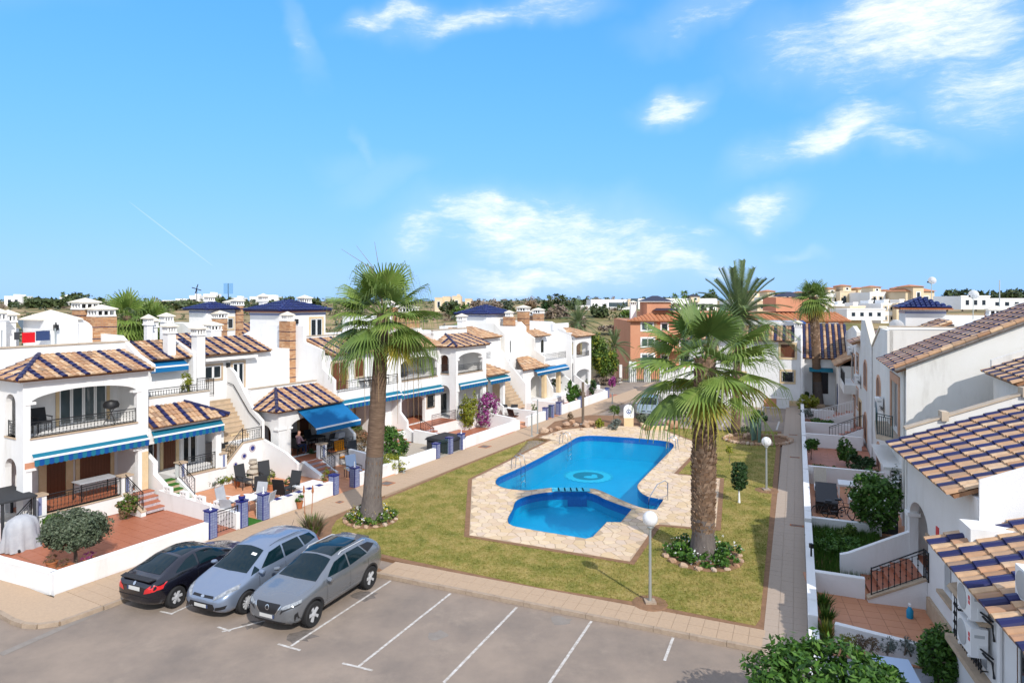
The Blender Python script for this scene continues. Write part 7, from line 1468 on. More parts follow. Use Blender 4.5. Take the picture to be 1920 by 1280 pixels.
b2 = survey(1318, 1043, .12); t2 = ((1322 - 960) * (b2[1]) / 1240, b2[1], H + (563 - 680) * b2[1] / 1240)
p2 = fan_palm('stout fan palm with shaggy brown trunk in front of the pool', b2, t2, [.46, .37, .40, .33], 40, 1.5, 1.45, 28, emin=-34, emax=74, yellow=.2, dark=.3, bootr=(760, 2.4, 7.2, 'boot', .19, .075), tip=.25)
spk = MB()
for i in range(3):
    a = 1.9 + i * .55; p = Vector((t1[0], t1[1], t1[2] + .3)); spk.tube([p, p + Vector((math.cos(a) * .5, 0, 1.6)), p + Vector((math.cos(a) * (1.2 + i * .3), .2, 2.7 - i * .15))], [.02, .014, .006], 4)
link('flower_stalk', spk.mesh('flower_stalk', M['lf_dry'], org=(b1[0], b1[1], .12)), bpy.data.objects['palm_tree'])
stk = MB()
for i in range(9):
    a = random.uniform(0, 6.28); q = random.uniform(.5, 1.5); p = Vector((t1[0], t1[1], t1[2] - .4)); e = p + Vector((math.cos(a) * q, math.sin(a) * q * .6, -.3)); stk.tube([p, e, e + Vector((.05, 0, -random.uniform(2.0, 4.2))), ], [.02, .013, .006], 4)
link('hanging_stalk', stk.mesh('hanging_stalk', M['thatch'], org=(b1[0], b1[1], .12)), bpy.data.objects['palm_tree'])
def feather_palm(label, base, top, r, nf, L_, spread=(85, -40), group='palm trees', z0=.12, seg=54, w=.36, mat='feather'):
    T = Thing('date_palm', label, 'palm tree', WORLD, (base[0], base[1], z0), group); pts = [(*base, z0), ((base[0] + top[0]) / 2, (base[1] + top[1]) / 2, (z0 + top[2]) / 2), top]; palm_trunk(T, pts, [r * 1.2, r, r]); boots(T, pts, [r * 1.2, r, r], 260, z0 + 1, top[2], 'boot', .2, .06); ms = {}
    for i in range(nf):
        t = (i + .5) / nf; e = spread[0] + (spread[1] - spread[0]) * t + random.gauss(0, 4); er = round(e / 14) * 14
        if er not in ms:
            b = MB(); d = Vector((math.cos(R(er)), 0, math.sin(R(er)))); c = []
            for k in range(seg + 1): q = k / seg; c.append(d * L_ * q + Vector((0, 0, -.38 * L_ * q ** 2.2 * max(.12, math.cos(R(er))))))
            b.tube(c[::4] + [c[-1]], [.035 * (1 - .8 * k / 9) for k in range(len(c[::4]) + 1)], 4)
            for k in range(3, seg):
                u = (c[k + 1] - c[k]).normalized(); n_ = Vector((0, 1, 0)).cross(u) * -1
                for sg in (-1, 1):
                    v = (Vector((0, sg, 0)) * .72 + u * .55 + n_ * .35).normalized(); l = w * (1 - .55 * abs(k / seg - .45)) * 1.35; p = c[k]; a2 = u * .034; b.add([p - a2, p + a2, p + v * l + Vector((0, 0, -.1 * l))], [(0, 1, 2)])
            ms[er] = b.mesh('frond', M[mat])
        T.inst('frond', ms[er], top, rot=(0, 0, i * 2.39996 + random.gauss(0, .2)))
    return T
b3 = survey(1379, 812, .12); feather_palm('tall feather palm behind the stout palm, by the far bays', b3, ((1386 - 960) * b3[1] / 1240, b3[1], H + (563 - 592) * b3[1] / 1240), .26, 70, 4.0, w=.4)
Y4 = 58.5; b4 = ((1534 - 960) * Y4 / 1240, Y4); fan_palm('slender fan palm with hanging dead skirt beside the end house', b4, ((1525 - 960) * Y4 / 1240, Y4, H + (563 - 556) * Y4 / 1240), [.42, .36, .33, .36], 40, .8, 1.15, 20, emin=-50, dead=34, bootr=(160, 6.5, 9.2, 'boot', .25, .08), yellow=.1)
for (px, py, Y, nm, s) in [(238, 592, 44, 'left of two bright fan palms behind the brick chimney', 1.0), (283, 604, 46, 'right of two bright fan palms behind the tile roof', .95), (886, 606, 62, 'small fan palm behind the far brick chimneys', .9), (1120, 655, 88, 'small fan palm on the sandy slope by the orange flats', 1.0)]:
    fan_palm('fan palm, ' + nm, ((px - 960) * Y / 1240, Y), ((px - 960) * Y / 1240, Y, H + (563 - py) * Y / 1240), [.3, .28, .26, .25], 30, .9 * s, 1.3 * s, 18, emin=-55, z0=-.1, yellow=.08, dark=.2)
feather_palm('feather palm left of the sandy slope', ((1084 - 960) * 78 / 1240, 78), ((1084 - 960) * 78 / 1240, 78, H + (563 - 604) * 78 / 1240), .25, 44, 3.0, z0=-1.5, seg=24)
feather_palm('low feather palm among bushes before the orange flats', ((1152 - 960) * 80 / 1240, 80), ((1152 - 960) * 80 / 1240, 80, H + (563 - 648) * 80 / 1240), .2, 36, 2.4, z0=-1.5, seg=24)
for k, (px, py, Y) in enumerate([(1283, 551, 190), (1304, 556, 200), (1335, 548, 200), (1265, 556, 210), (118, 551, 330), (48, 560, 320)]):
    lb = ['far palm silhouette with clear trunk above the orange roof', 'far palm tuft right of the orange roof tower', 'far palm tuft left of the feather palm', 'far low palm tuft on the white block', 'far palm over the pale house on the left skyline', 'far palm by the boxy house at far left'][k]
    fan_palm(lb, ((px - 960) * Y / 1240, Y), ((px - 960) * Y / 1240, Y, H + (563 - py) * Y / 1240), [.3, .25, .25, .22], 18, .6, 1.2, 8, z0=hill((px - 960) * Y / 1240, Y), yellow=0, dark=.9, group='far palms')
# flower rings at palm feet
def ring_bed(label, c, r0, r1, n, mats, rx=1.0):
    T = Thing('flower_bed', label, 'flower bed', WORLD, (c[0], c[1], .12)); T.part('soil', MB().lathe([(r1 + .12, .0), (r1, .035), (.2, .05)], 24, (c[0], c[1], .122)), M['soil'])
    for k, (m, num, sz, zr) in enumerate(mats):
        B = [];
        for i in range(9): a = i * .698 + random.uniform(-.2, .2) + k; q = (r0 + r1) / 2; B.append((math.cos(a) * q * rx, math.sin(a) * q, zr, (r1 - r0) * .62, (r1 - r0) * .62, zr * .95))
        link('blossoms' if 'flow' in m else 'leaves', leaf_mesh('leaves', B, num, sz, M[m], aspect=.6), T.o)
    for i in range(16): a = i * .3927; s = random.uniform(.09, .16); o = link('edging_stone', rock_mesh(i), T.o); o.location = (math.cos(a) * r1 * 1.02, math.sin(a) * r1 * 1.02, .03); o.scale = (s, s, s * .8); o.rotation_euler = (0, 0, a * 3)
ROCKS = {}
def rock_mesh(seed):
    k = seed % 5
    if k not in ROCKS:
        bm = bmesh.new(); bmesh.ops.create_icosphere(bm, subdivisions=2, radius=1); rng = random.Random(k)
        for v in bm.verts: v.co *= rng.uniform(.75, 1.15) * (1 - .2 * math.sin(v.co.x * 3 + k))
        me = bpy.data.meshes.new('rock'); bm.to_mesh(me); bm.free(); me.materials.append(M['rock']); ROCKS[k] = me
    return ROCKS[k]
ring_bed('flower ring with white and yellow blossom round the tall palm', b1, .45, 1.0, 0, [('lf_mid', 1500, .06, .2), ('flower_y', 130, .035, .3), ('flower', 160, .04, .3)])
ring_bed('green flower ring with white blossom round the stout palm', b2, .5, 1.25, 0, [('lf_cit', 2200, .065, .24), ('flower', 120, .04, .34)])
# ------------------------------------------------------------------ street furniture
def globe_lamp(label, px, py, h):
    x, y = survey(px, py, .12); T = Thing('street_lamp', label, 'street lamp', WORLD, (x, y, .12), 'white globe lamps on the lawn'); c = (x, y, .12)
    T.part('plinth', MB().box(x - .16, x + .16, y - .16, y + .16, .121, .2), M['kerb']); T.part('post', MB().tube([(x, y, .2), (x, y, h - .2)], [.05, .038], 9), M['galv'], smooth=True); T.part('collar', MB().lathe([(.05, h - .32), (.09, h - .27), (.07, h - .2)], 10, c), M['galv']); b = MB(); k = 9; r = .23
    b.lathe([(max(.01, r * math.sin(math.pi * i / k)), h - .1 + r - r * math.cos(math.pi * i / k) - .15) for i in range(k + 1)], 16, (x, y, .12)); T.part('globe', b, M['globe'], smooth=True); T.part('soil_ring', MB().lathe([(.55, .0), (.5, .02), (.1, .03)], 16, (x, y, .118)), M['soil'])
globe_lamp('globe lamp in front of the stout palm, nearest the car park', 1219, 1130, 2.55); globe_lamp('farther globe lamp beside the east path', 1437, 919, 2.35)
def post_thing(label, px, py, h, r, mat, z=.12, name='metal_post', cat='post', box=None):
    x, y = survey(px, py, z); T = Thing(name, label, cat, WORLD, (x, y, z)); T.part('post', MB().tube([(x, y, z), (x, y, z + h)], r, 7), M[mat], smooth=True); T.part('base_plate', MB().box(x - r * 2, x + r * 2, y - r * 2, y + r * 2, z, z + .02), M['galv'])
    if box: T.part('head', MB().box(x - box[0], x + box[0], y - .06, y + .06, z + h - box[1], z + h), M[box[2]])
post_thing('left one of the twin thin metal posts by the rock garden', 997, 818, 1.55, .05, 'galv'); post_thing('right, taller one of the twin metal posts by the rock garden', 1008, 812, 2.3, .045, 'galv'); post_thing('tall weathered wooden pole in the rock garden', 1093, 795, 3.1, .1, 'bark', name='wooden_pole', cat='pole'); post_thing('short bollard lamp on the far left pavement', 1148, 756, .9, .05, 'galv', name='bollard_lamp', cat='bollard', box=(.09, .14, 'galv')); post_thing('small grey meter post against the white wall behind the palm', 757, 886, .85, .04, 'galv', name='meter_post', cat='meter box', box=(.22, .55, 'frame'))
post_thing('black wall lantern on the near path wall', 1521, 1078, 1.05, .03, 'iron', name='wall_lantern', cat='lantern', box=(.05, .14, 'iron'))
for i, (px, py, w) in enumerate([(725, 906, .32), (909, 837, .32), (1494, 985, .26), (1490, 857, .26), (1487, 815, .26), (637, 941, .14)]):
    x, y = survey(px, py, .12); T = Thing('drain_cover', ['rusty square cover on the west pavement near the palm', 'square cover on the west pavement beyond the tiled pillars', 'dark slot drain on the east path, nearest of three', 'middle of three slot drains on the east path', 'farthest of three slot drains on the east path', 'small round cap on the west pavement near the tiled wall'][i], 'drain cover', BND if px < 1000 else EST, BND.inv((x, y)) + (.123,) if px < 1000 else EST.inv((x, y)) + (.123,)); u, v = T.org[:2]; ww = w if px < 1000 else .1
    T.part('frame', MB().panel([[(u - ww, v - w), (u + ww, v - w), (u + ww, v + w), (u - ww, v + w)], [(u - ww * .8, v - w * .8), (u + ww * .8, v - w * .8), (u + ww * .8, v + w * .8), (u - ww * .8, v + w * .8)]], 'z', .123, .137), M['pot']); T.part('plate', MB().box(u - ww * .79, u + ww * .79, v - w * .79, v + w * .79, .123, .133), M['oil'])
def ladder(label, px, py, ang, w=.5, cat='pool ladder'):
    x, y = survey(px, py, .15); T = Thing('pool_ladder', label, cat, WORLD, (x, y, .15), 'pool ladders'); b = MB(); c, s = math.cos(ang), math.sin(ang)
    for k in (-1, 1): o = Vector((x - s * w / 2 * k, y + c * w / 2 * k, 0)); d = Vector((c, s, 0)); T.part('rail', MB().tube([o - d * .35 + Vector((0, 0, .15)), o - d * .3 + Vector((0, 0, .75)), o - d * .1 + Vector((0, 0, .92)), o + d * .15 + Vector((0, 0, .85)), o + d * .25 + Vector((0, 0, .4)), o + d * .25 + Vector((0, 0, -.8))], .022, 6), M['steel'], smooth=True)
    for z in (-.15, -.45): a = Vector((x, y, z)) + Vector((c, s, 0)) * .25; q = Vector((-s, c, 0)) * w / 2; T.part('tread', MB().tube([a - q, a + q], .025, 5), M['steel'])
ladder('pool ladder on the left edge, nearer one', 973, 880, R(-28)); ladder('pool ladder on the left edge, farther one', 1061, 834, R(-28)); ladder('pool ladder at the far right corner of the main pool', 1259, 842, R(150))
x, y = survey(1215, 946, .15); x2, y2 = survey(1252, 938, .15); T = Thing('pool_handrail', 'bent steel handrail over the pool entry steps', 'handrail', WORLD, (x2, y2, .15)); T.part('rail', MB().tube([(x, y, -.2), (x + .05, y + .02, .45), ((x + x2) / 2, (y + y2) / 2 + .1, .95), (x2 - .12, y2 + .02, 1.05), (x2, y2, .95), (x2, y2, .15)], .024, 7), M['steel'], smooth=True); T.part('brace', MB().tube([(x2, y2, .4), ((x + x2) / 2, (y + y2) / 2, .3)], .018, 5), M['steel'])
x, y = survey(1179, 799, .15); T = Thing('shower_sign', 'white rounded pool sign board on a sandstone foot', 'sign', WORLD, (x, y, .15)); T.part('foot', MB().box(x - .34, x + .34, y, y + .22, .15, .75), M['stone']); T.part('board', MB().panel(arch(x - .36, x + .36, .751, 1.35, .34), 'y', y + .03, y + .17), M['white']); T.part('emblem', MB().panel([[(x + .17 * math.cos(a * .5236), 1.2 + .17 * math.sin(a * .5236)) for a in range(12)], [(x + .12 * math.cos(-a * .5236), 1.2 + .12 * math.sin(-a * .5236)) for a in range(12)]], 'y', y + .02, y + .029), M['awn_d']); T.part('motif', MB().panel([(x - .07, 1.12), (x + .08, 1.12), (x, 1.28)], 'y', y + .02, y + .029), M['awn_d'])
x, y = survey(1232, 803, .15); T = Thing('pool_hatch', 'blue grey pump hatch lid on a stone plinth by the pool', 'hatch', WORLD, (x, y, .15)); T.part('plinth', MB().box(x - 1.0, x + .7, y - .4, y + 1.0, .15, .38), M['stone']); T.part('lid', MB().box(x - .7, x + .5, y - .2, y + .8, .381, .5), M['glass_b'])
# rock garden
rk = [(1020, 812, .34), (1033, 808, .2), (1047, 806, .24), (1062, 800, .34), (1072, 795, .3), (1080, 799, .22), (1098, 800, .42), (1108, 797, .3), (1055, 812, .16), (1090, 806, .14), (1040, 815, .14), (1116, 803, .14), (1262, 803, .5), (1215, 806, .3), (1400, 822, .3), (1421, 820, .36)]
for i, (px, py, s) in enumerate(rk):
    x, y = survey(px, py, .14); o = link('rock', rock_mesh(i)); o.location = (x, y, .12 + s * .55); o.scale = (s, s * .8, s * .75); o.rotation_euler = (0, 0, i * 1.3); setp(o, ['rust red slab at the left end of the rock garden', 'small brown stone second from the rock garden\'s left end', 'brick coloured lump under the dark shrub', 'broad ochre boulder left of the wooden pole', 'reddish boulder at the foot of the wooden pole', 'pale lump just right of the wooden pole', 'biggest sandy boulder of the rock garden', 'angular tan boulder left of the yellow shrub', 'little stone on the deck edge left of the pole', 'little stone on the deck edge right of the pole', 'flat pebble stone nearest the far pool ladder', 'flat pebble stone below the yellow shrub', 'large pale boulder right of the pump hatch', 'brown boulder left of the pump hatch', 'tan boulder in the round cactus bed', 'pale flat boulder beside the cactus'][i], 'rock', 'rocks of the rock garden')
floor_poly('rock_garden_soil', flatpoly([(1000, 822), (1040, 790), (1105, 778), (1185, 780), (1260, 795), (1240, 803), (1180, 799), (1100, 803), (1052, 808), (1012, 822)], .12), 'soil', .135)
# cactus bed on the lawn
x, y = survey(1420, 825, .12); floor_poly('cactus_bed', [(x + 2.1 * math.cos(a * .3927) * 1.0, y + 1.6 * math.sin(a * .3927)) for a in range(16)], 'soil', .14)
T = Thing('stone_border', 'ring of pale cobbles edging the cactus bed', 'stone edging', WORLD, (x, y, .13))
for i in range(44): a = i * .1428; o = link('cobble', rock_mesh(i), T.o); s = random.uniform(.1, .17); o.location = (2.1 * math.cos(a), 1.6 * math.sin(a), .05); o.scale = (s, s, s)
T = Thing('cactus', 'clump of tall blue green column cactus with leafy tops', 'cactus', WORLD, (x, y, .13)); 
for i in range(7): a = i * .9; q = .12 + .3 * (i % 3); h = 1.0 + .22 * ((i * 3) % 5); px_, py_ = x + math.cos(a) * q, y + math.sin(a) * q; T.part('stem', MB().tube([(px_, py_, .13), (px_ + .03, py_, .13 + h * .6), (px_, py_, .13 + h)], [.09, .1, .06], 8), M['cactus'], smooth=True)
link('crown', leaf_mesh('crown', [(-.3, 0, 1.55, .3, .3, .3), (.25, .1, 1.5, .38, .35, .42)], 500, .14, M['lf_dark'], aspect=.2), T.o)
T = Thing('topiary_shrub', 'clipped cylinder shrub on a whitewashed stem on the lawn', 'topiary', WORLD, (*survey(1386, 942, .12), .12)); link('trunk', trunk_mb(.75, .05, kink=.01).mesh('trunk', M['white'], True), T.o); link('crown', leaf_mesh('crown', [(0, 0, .75 + .22 * k, .33 - .06 * (k == 0), .33 - .06 * (k == 0), .18) for k in range(5)], 5200, .045, M['lf_dark'], sub=50, ball=.3, shell=.75), T.o)
# ------------------------------------------------------------------ planting
b_ = survey(141, 1062, .12)
plant('olive_tree', 'round clipped grey green olive on a bare stem in the red tiled yard', 'tree', b_, [(0, 0, 1.3, .93, .93, .6)], 20000, .05, 'lf_olive', (1.05, .07, 5, .4), sub=150, ball=.3, shell=.55)
bush('low green shrub behind the grey covered item', 95, 1002, 46, 36, 700, .07, 'lf_cit'); bush('green and russet shrub at the foot of the porch wall', 236, 972, 40, 42, 900, .06, 'lf_mid', extra=[('dry_leaves', 350, .06, 'lf_red')])
def grass_clump(label, px, py, n, h, spread, mats, z=.12, cat='ornamental grass', w=.02, name='grass_clump'):
    x, y = survey(px, py, z); T = Thing(name, label, cat, WORLD, (x, y, z))
    for mi, m in enumerate(mats):
        b = MB()
        for i in range(n // len(mats)):
            a = random.uniform(0, 6.28); l = h * random.uniform(.6, 1.1); q = spread * random.uniform(.1, 1); p = Vector((math.cos(a) * .12 * random.random(), math.sin(a) * .12 * random.random(), 0)); e = Vector((math.cos(a) * q, math.sin(a) * q, l)); s = Vector((-math.sin(a), math.cos(a), 0)) * w; md = p.lerp(e, .55) + Vector((0, 0, .12 * l)); b.add([p - s, p + s, md + s * .8, md - s * .8, e + Vector((0, 0, -.15 * l * q))], [(0, 1, 2, 3), (3, 2, 4)])
        link('blades', b.mesh('blades', M[m]), T.o)
    return T
grass_clump('reed like purple brown grass clump on the planting strip', 586, 1016, 520, 1.05, .75, ['lf_dry', 'lf_red', 'lf_mid'])
gc = grass_clump('two brown flower spikes of an aloe beside the tiled wall', 578, 985, 24, .5, .35, ['lf_mid'], cat='aloe'); q = MB()
for dx in (-.12, .12): q.tube([(dx, 0, .2), (dx * 1.5, 0, 1.3)], .015, 5); q.lathe([(.02, 0), (.05, .08), (.02, .32)], 7, (dx * 1.5, 0, 1.3))
link('flower_spike', q.mesh('flower_spike', M['pot']), gc.o)
bush('round clipped green hedge right of the tall palm trunk', 738, 862, 66, 62, 3600, .07, 'lf_cit', sub=40, ball=.25); bush('low yellow green hedge in front of the round one', 730, 885, 74, 34, 2200, .06, 'lf_yel', sub=30); bush('russet clipped shrub behind the orange chair', 668, 850, 44, 46, 1800, .06, 'lf_red', sub=30); bush('flat green hedge top under the wound-out awning\'s right end', 655, 818, 60, 20, 1200, .06, 'lf_cit', z=.6)
bush('dark shrub under the porch with the sitting person', 584, 872, 28, 32, 700, .06, 'lf_dark'); bush('green yellow citrus bush left of the bougainvillea', 878, 806, 46, 74, 2200, .08, 'lf_yel'); bush('magenta bougainvillea in full bloom', 914, 802, 52, 66, 2600, .07, 'lf_boug', extra=[('leaves', 300, .06, 'lf_dark')])
bush('leafy mop headed tree by the far porch', 964, 752, 44, 28, 1600, .09, 'lf_mid', z=.4, lift=18, trunk=(1.3, .14, 4, .5)); bush('small round topiary on a stem in the far garden', 1043, 742, 22, 15, 900, .06, 'lf_dark', z=.4, lift=17, trunk=(1.1, .04), sub=30); bush('tall green shrub at the white corner wall, orange berries beside it', 1074, 760, 32, 46, 1700, .1, 'lf_cit', z=.3); bush('orange tinged shrub beside the wooden pole', 1090, 752, 22, 20, 600, .09, 'lf_red', z=.3)
bush('oval clipped shrub near the farthest pillar', 1112, 740, 15, 28, 900, .08, 'lf_dark', z=.4, sub=30); bush('yellow green shrub behind the oval clipped one', 1105, 728, 22, 18, 500, .1, 'lf_yel', z=.4); bush('purple flowered climber on the last pillar', 1148, 726, 16, 20, 500, .09, 'lf_boug', z=.3)
bush('yellow green ball shrub in the rock garden', 1124, 803, 20, 18, 700, .06, 'lf_yel'); bush('silver grey mound in the rock garden', 1152, 806, 30, 22, 800, .06, 'lf_grey'); bush('dark red leaved shrub in the rock garden', 1070, 795, 16, 22, 400, .06, 'lf_boug' if False else 'lf_red'); bush('young palm like tree in the rock garden', 1152, 796, 24, 18, 260, .16, 'lf_mid', lift=18, trunk=(1.0, .05), aspect=.15); bush('grey green brush before the pale silver car', 1210, 798, 36, 22, 700, .08, 'lf_olive'); bush('dry hedge strip behind the cactus bed', 1390, 812, 60, 12, 900, .07, 'lf_olive'); bush('tiny yellow leaved sapling on the lawn', 1369, 868, 16, 14, 160, .07, 'lf_yel', lift=18, trunk=(.55, .02))
bush('broad tree at the far end of the west terrace', 1130, 722, 66, 78, 3600, .16, 'lf_mid', z=0, lift=16, trunk=(2.5, .2, 4, .8), extra=[('yellow_leaves', 900, .15, 'lf_yel')]); bush('yellow green conifer bush before the orange flats', 1189, 702, 24, 44, 900, .16, 'lf_yel', z=-1.0); bush('dark tree beside the orange flats', 1172, 690, 36, 70, 1400, .2, 'lf_dark', z=-1.5); bush('brown hedge below the broad far tree', 1140, 722, 60, 18, 700, .15, 'lf_dry', z=0)  # the broad tree has yellow green leaves scattered over its whole crown
# right-hand gardens
bush('leafy citrus tree with white blossom behind the black bin', 1652, 1008, 104, 118, 5200, .085, 'lf_cit', extra=[('blossom', 160, .04, 'flower')], trunk=(1.2, .08, 5, .6), lift=4, sub=34, ball=.3); bush('white flowering climber on the wall beside the citrus tree', 1688, 960, 36, 84, 900, .06, 'lf_dark', extra=[('blossom', 330, .045, 'flower')], z=.6)
bush('clipped standard orange tree on the brown terrace', 1523, 862, 28, 26, 1300, .06, 'lf_cit', lift=14, trunk=(.8, .03), sub=30); bush('bright green climbing bush by the shaded wall', 1592, 868, 40, 44, 1600, .08, 'lf_cit', z=.3); bush('dark trailing shrub below the climbing bush', 1618, 884, 62, 30, 1700, .07, 'lf_dark', z=.2); bush('low fringe of herbs along the brown terrace', 1555, 886, 70, 10, 600, .05, 'lf_mid', z=.2)
bush('far hedge mound beside the end palm', 1520, 770, 46, 30, 1400, .1, 'lf_yel', z=.2); bush('dark ball shrub on the far wall corner', 1513, 746, 12, 12, 350, .07, 'lf_dark', z=.6); bush('feathery green bed below the pale balustrade', 1545, 800, 46, 14, 700, .08, 'lf_cit', z=.2); bush('grey leaved shrubs by the far path wall', 1512, 782, 30, 16, 500, .07, 'lf_grey', z=.4)
WEED = [tuple(EST.w(*q)[:2]) for q in [(22.95, -.55), (29.0, -.55), (29.0, -2.95), (24.5, -2.4), (22.95, -1.7)]]
wd = blades('weeds', WEED, [], 9000, .11, (.12, .34), M['lf_cit']); wd['label'] = 'tall green weeds filling the plot inside the east path wall'
bush('leafy weed mound at the back of the overgrown plot', 1580, 1040, 110, 34, 1500, .06, 'lf_cit'); bush('weed tuft against the cream cross wall', 1590, 1012, 34, 30, 500, .06, 'lf_mid')
for i, (px, py) in enumerate([(1545, 1143), (1550, 1172), (1549, 1200)]): grass_clump(['spiky agapanthus clump, farthest of three by the path wall', 'spiky agapanthus clump, middle of three by the path wall', 'spiky agapanthus clump, nearest of three by the path wall'][i], px, py, 130, .5, .42, ['lf_mid', 'lf_yel' if i == 2 else 'lf_cit'], cat='plant')
for i, (px, py, m, lb) in enumerate([(1592, 1212, 'lf_yel', 'yellow succulent at the left end of the planter'), (1615, 1216, 'lf_red', 'russet succulent in the planter'), (1640, 1222, 'lf_red', 'red tipped succulent left of the lavender'), (1668, 1226, 'lf_grey', 'left lavender clump in the planter'), (1702, 1228, 'lf_grey', 'right lavender clump in the planter')]): bush(lb, px, py, 30, 24 if i < 3 else 34, 420, .03 if i < 3 else .035, m, aspect=.3, z=.45, cat='plant')
h_ = survey(1560, 1290, 1.5); plant('broadleaf_tree', 'big glossy broadleaf tree crown at the bottom edge', 'tree', h_, [(0, 0, 1.45, 1.28, 1.1, .75), (-.75, .1, 1.25, .95, .95, .7), (.85, -.1, 1.2, .95, .95, .7), (.1, .3, 1.6, 1.0, .8, .55)], 8000, .082, 'lf_cit', (1.3, .12, 5, .6), z0=.1, sub=40, ball=.26, aspect=.42)
bush('citrus shrub against the wall below the two condensers', 1768, 1292, 78, 104, 3200, .06, 'lf_cit', trunk=(.7, .06, 5, .4), lift=6, sub=30)
# ------------------------------------------------------------------ outdoor furniture
def chair(label, fr, x, y, z, rz, seat, frame='black', group='garden chairs', back=.85, w=.5, recl=.12, arms=True):
    T = Thing('garden_chair', label, 'chair', fr, (x, y, z), group); X = Matrix.Translation((x, y, z)) @ Matrix.Rotation(rz, 4, 'Z'); h = w / 2
    def P(n, m, mt): m.xf(X); T.part(n, m, M[mt])
    P('seat', MB().box(-h, h, -h, h, .38, .43), seat); P('backrest', MB().hexa([(-h, h - .04, .43), (h, h - .04, .43), (h, h, .43), (-h, h, .43), (-h, h + recl, back + .1), (h, h + recl, back + .1), (h, h + recl + .04, back + .1), (-h, h + recl + .04, back + .1)]), seat)
    for a in (-1, 1):
        for c in (-1, 1): P('leg', MB().tube([(a * h * .95, c * h * .9, 0), (a * h * .95, c * h * .9, .4)], .018, 5), frame)
        if arms: P('armrest', MB().box(a * h - .025, a * h + .025, -h, h, .6, .63).tube([(a * h, -h + .03, .4), (a * h, -h + .03, .6)], .015, 4), frame)
def table(label, fr, x, y, z, w, d, h, top, legs='black', rnd=False, group=None):
    T = Thing('garden_table', label, 'table', fr, (x, y, z), group)
    T.part('tabletop', MB().lathe([(w / 2, h - .03), (w / 2, h)], 18, (x, y, z)) if rnd else MB().box(x - w / 2, x + w / 2, y - d / 2, y + d / 2, z + h - .04, z + h), M[top])
    for a in (-1, 1):
        for c in (-1, 1): q = .32 if rnd else .46; T.part('leg', MB().tube([(x + a * w * q, y + c * d * q, z), (x + a * w * q, y + c * d * q, z + h - .04)], .025 if not rnd else .018, 5), M[legs])
def pot(label, fr, x, y, z, r, h, leafm=None, n=120, ls=.06, top=.3, mat='pot', aspect=.3, box=False):
    T = Thing('plant_pot', label, 'plant pot', fr, (x, y, z), 'potted plants'); T.part('pot', MB().box(x - r * 1.7, x + r * 1.7, y - r, y + r, z, z + h) if box else MB().lathe([(r * .7, 0), (r, h * .85), (r * 1.1, h * .86), (r * 1.1, h), (r * .85, h), (r * .8, h * .9)], 14, (x, y, z)), M[mat], smooth=not box); T.part('soil', MB().lathe([(r * .8, h * .9), (r * .3, h * .95)], 10, (x, y, z)), M['soil'])
    if leafm: o = link('plant', leaf_mesh('plant', [(0, 0, h + top * .5, r * 1.3, r * 1.3, top * .6)], n, ls, M[leafm], aspect=aspect), T.o)
def rowpt(px, py, z): return ROW.inv(survey(px, py, z))
# red tiled yard
for i, (px, py, r, bx, lm, lb) in enumerate([(97, 1068, .17, False, 'lf_red', 'terracotta pot with dry stub left of the olive'), (120, 1076, .16, True, 'lf_red', 'terracotta trough in the corner below the olive'), (167, 1062, .17, False, 'lf_boug', 'terracotta pot right of the olive stem')]): x, y = rowpt(px, py, .13); pot(lb, ROW, x, y, .125, r, .3, lm, 90, .05, .2, box=bx)
x, y = rowpt(130, 1070, .12); floor('gravel_bed', ROW, x - 1.1, x + 1.6, y - .45, y + .45, 'gravel', .128)
x, y = rowpt(40, 1026, .13); T = Thing('covered_barbecue', 'barbecue under a draped silver grey cover at far left', 'barbecue', ROW, (x, y, .12)); me = MB().lathe([(.72, 0), (.70, .2), (.62, .5), (.60, .8), (.5, 1.05), (.2, 1.2), (.01, 1.22)], 52).mesh('cover', M['grey'], True); rng = random.Random(3)
for v in me.vertices: a = math.atan2(v.co.y, v.co.x); k = .86 + (.10 * math.sin(a * 5 + v.co.z * 3) + .07 * math.sin(a * 13 + v.co.z * 2)) * max(0, 1.15 - v.co.z) + .03 * math.sin(a * 9); v.co.x *= k * 1.05; v.co.y *= k * .8
link('cover', me, T.o); T.part('wheel', MB().tube([(x - .3, y - .5, .18), (x - .25, y - .5, .18)], .06, 8), M['black'])
x, y = rowpt(2, 1012, .13); T = Thing('garden_canopy', 'flat grey canopy on slim posts at the far left edge', 'canopy', ROW, (x, y, .12)); T.part('roof', MB().hexa([(x - 1.6, y - 1.1, 1.75), (x + .75, y - 1.1, 1.75), (x + .75, y + .9, 1.8), (x - 1.6, y + .9, 1.8), (x - 1.6, y - 1.1, 1.82), (x + .75, y - 1.1, 1.82), (x + .75, y + .9, 1.9), (x - 1.6, y + .9, 1.9)]), M['char'])
for a, c in ((.68, -1.02), (.68, .82), (-.35, -1.02), (-1.5, .8)): T.part('post', MB().box(x + a - .04, x + a + .04, y + c - .04, y + c + .04, .12, 1.76), M['char'])
table('grey table on the porch behind the black railing', ROW, 15.0, 29.75, .83, 1.5, .7, .78, 'grey'); x = 15.9; T = Thing('barbecue', 'round lidded black barbecue on the arched balcony', 'barbecue', ROW, (15.7, 29.8, 3.83)); T.part('bowl', MB().lathe([(.05, .62), (.3, .72), (.32, .85), (.25, .98), (.02, 1.04)], 14, (15.7, 29.8, 3.83)), M['black'], smooth=True); [T.part('leg', MB().tube([(15.7 + .3 * math.cos(a), 29.8 + .3 * math.sin(a), 3.83), (15.7 - .12 * math.cos(a), 29.8 - .12 * math.sin(a), 4.5)], .015, 5), M['black']) for a in (.5, 2.6, 4.7)]
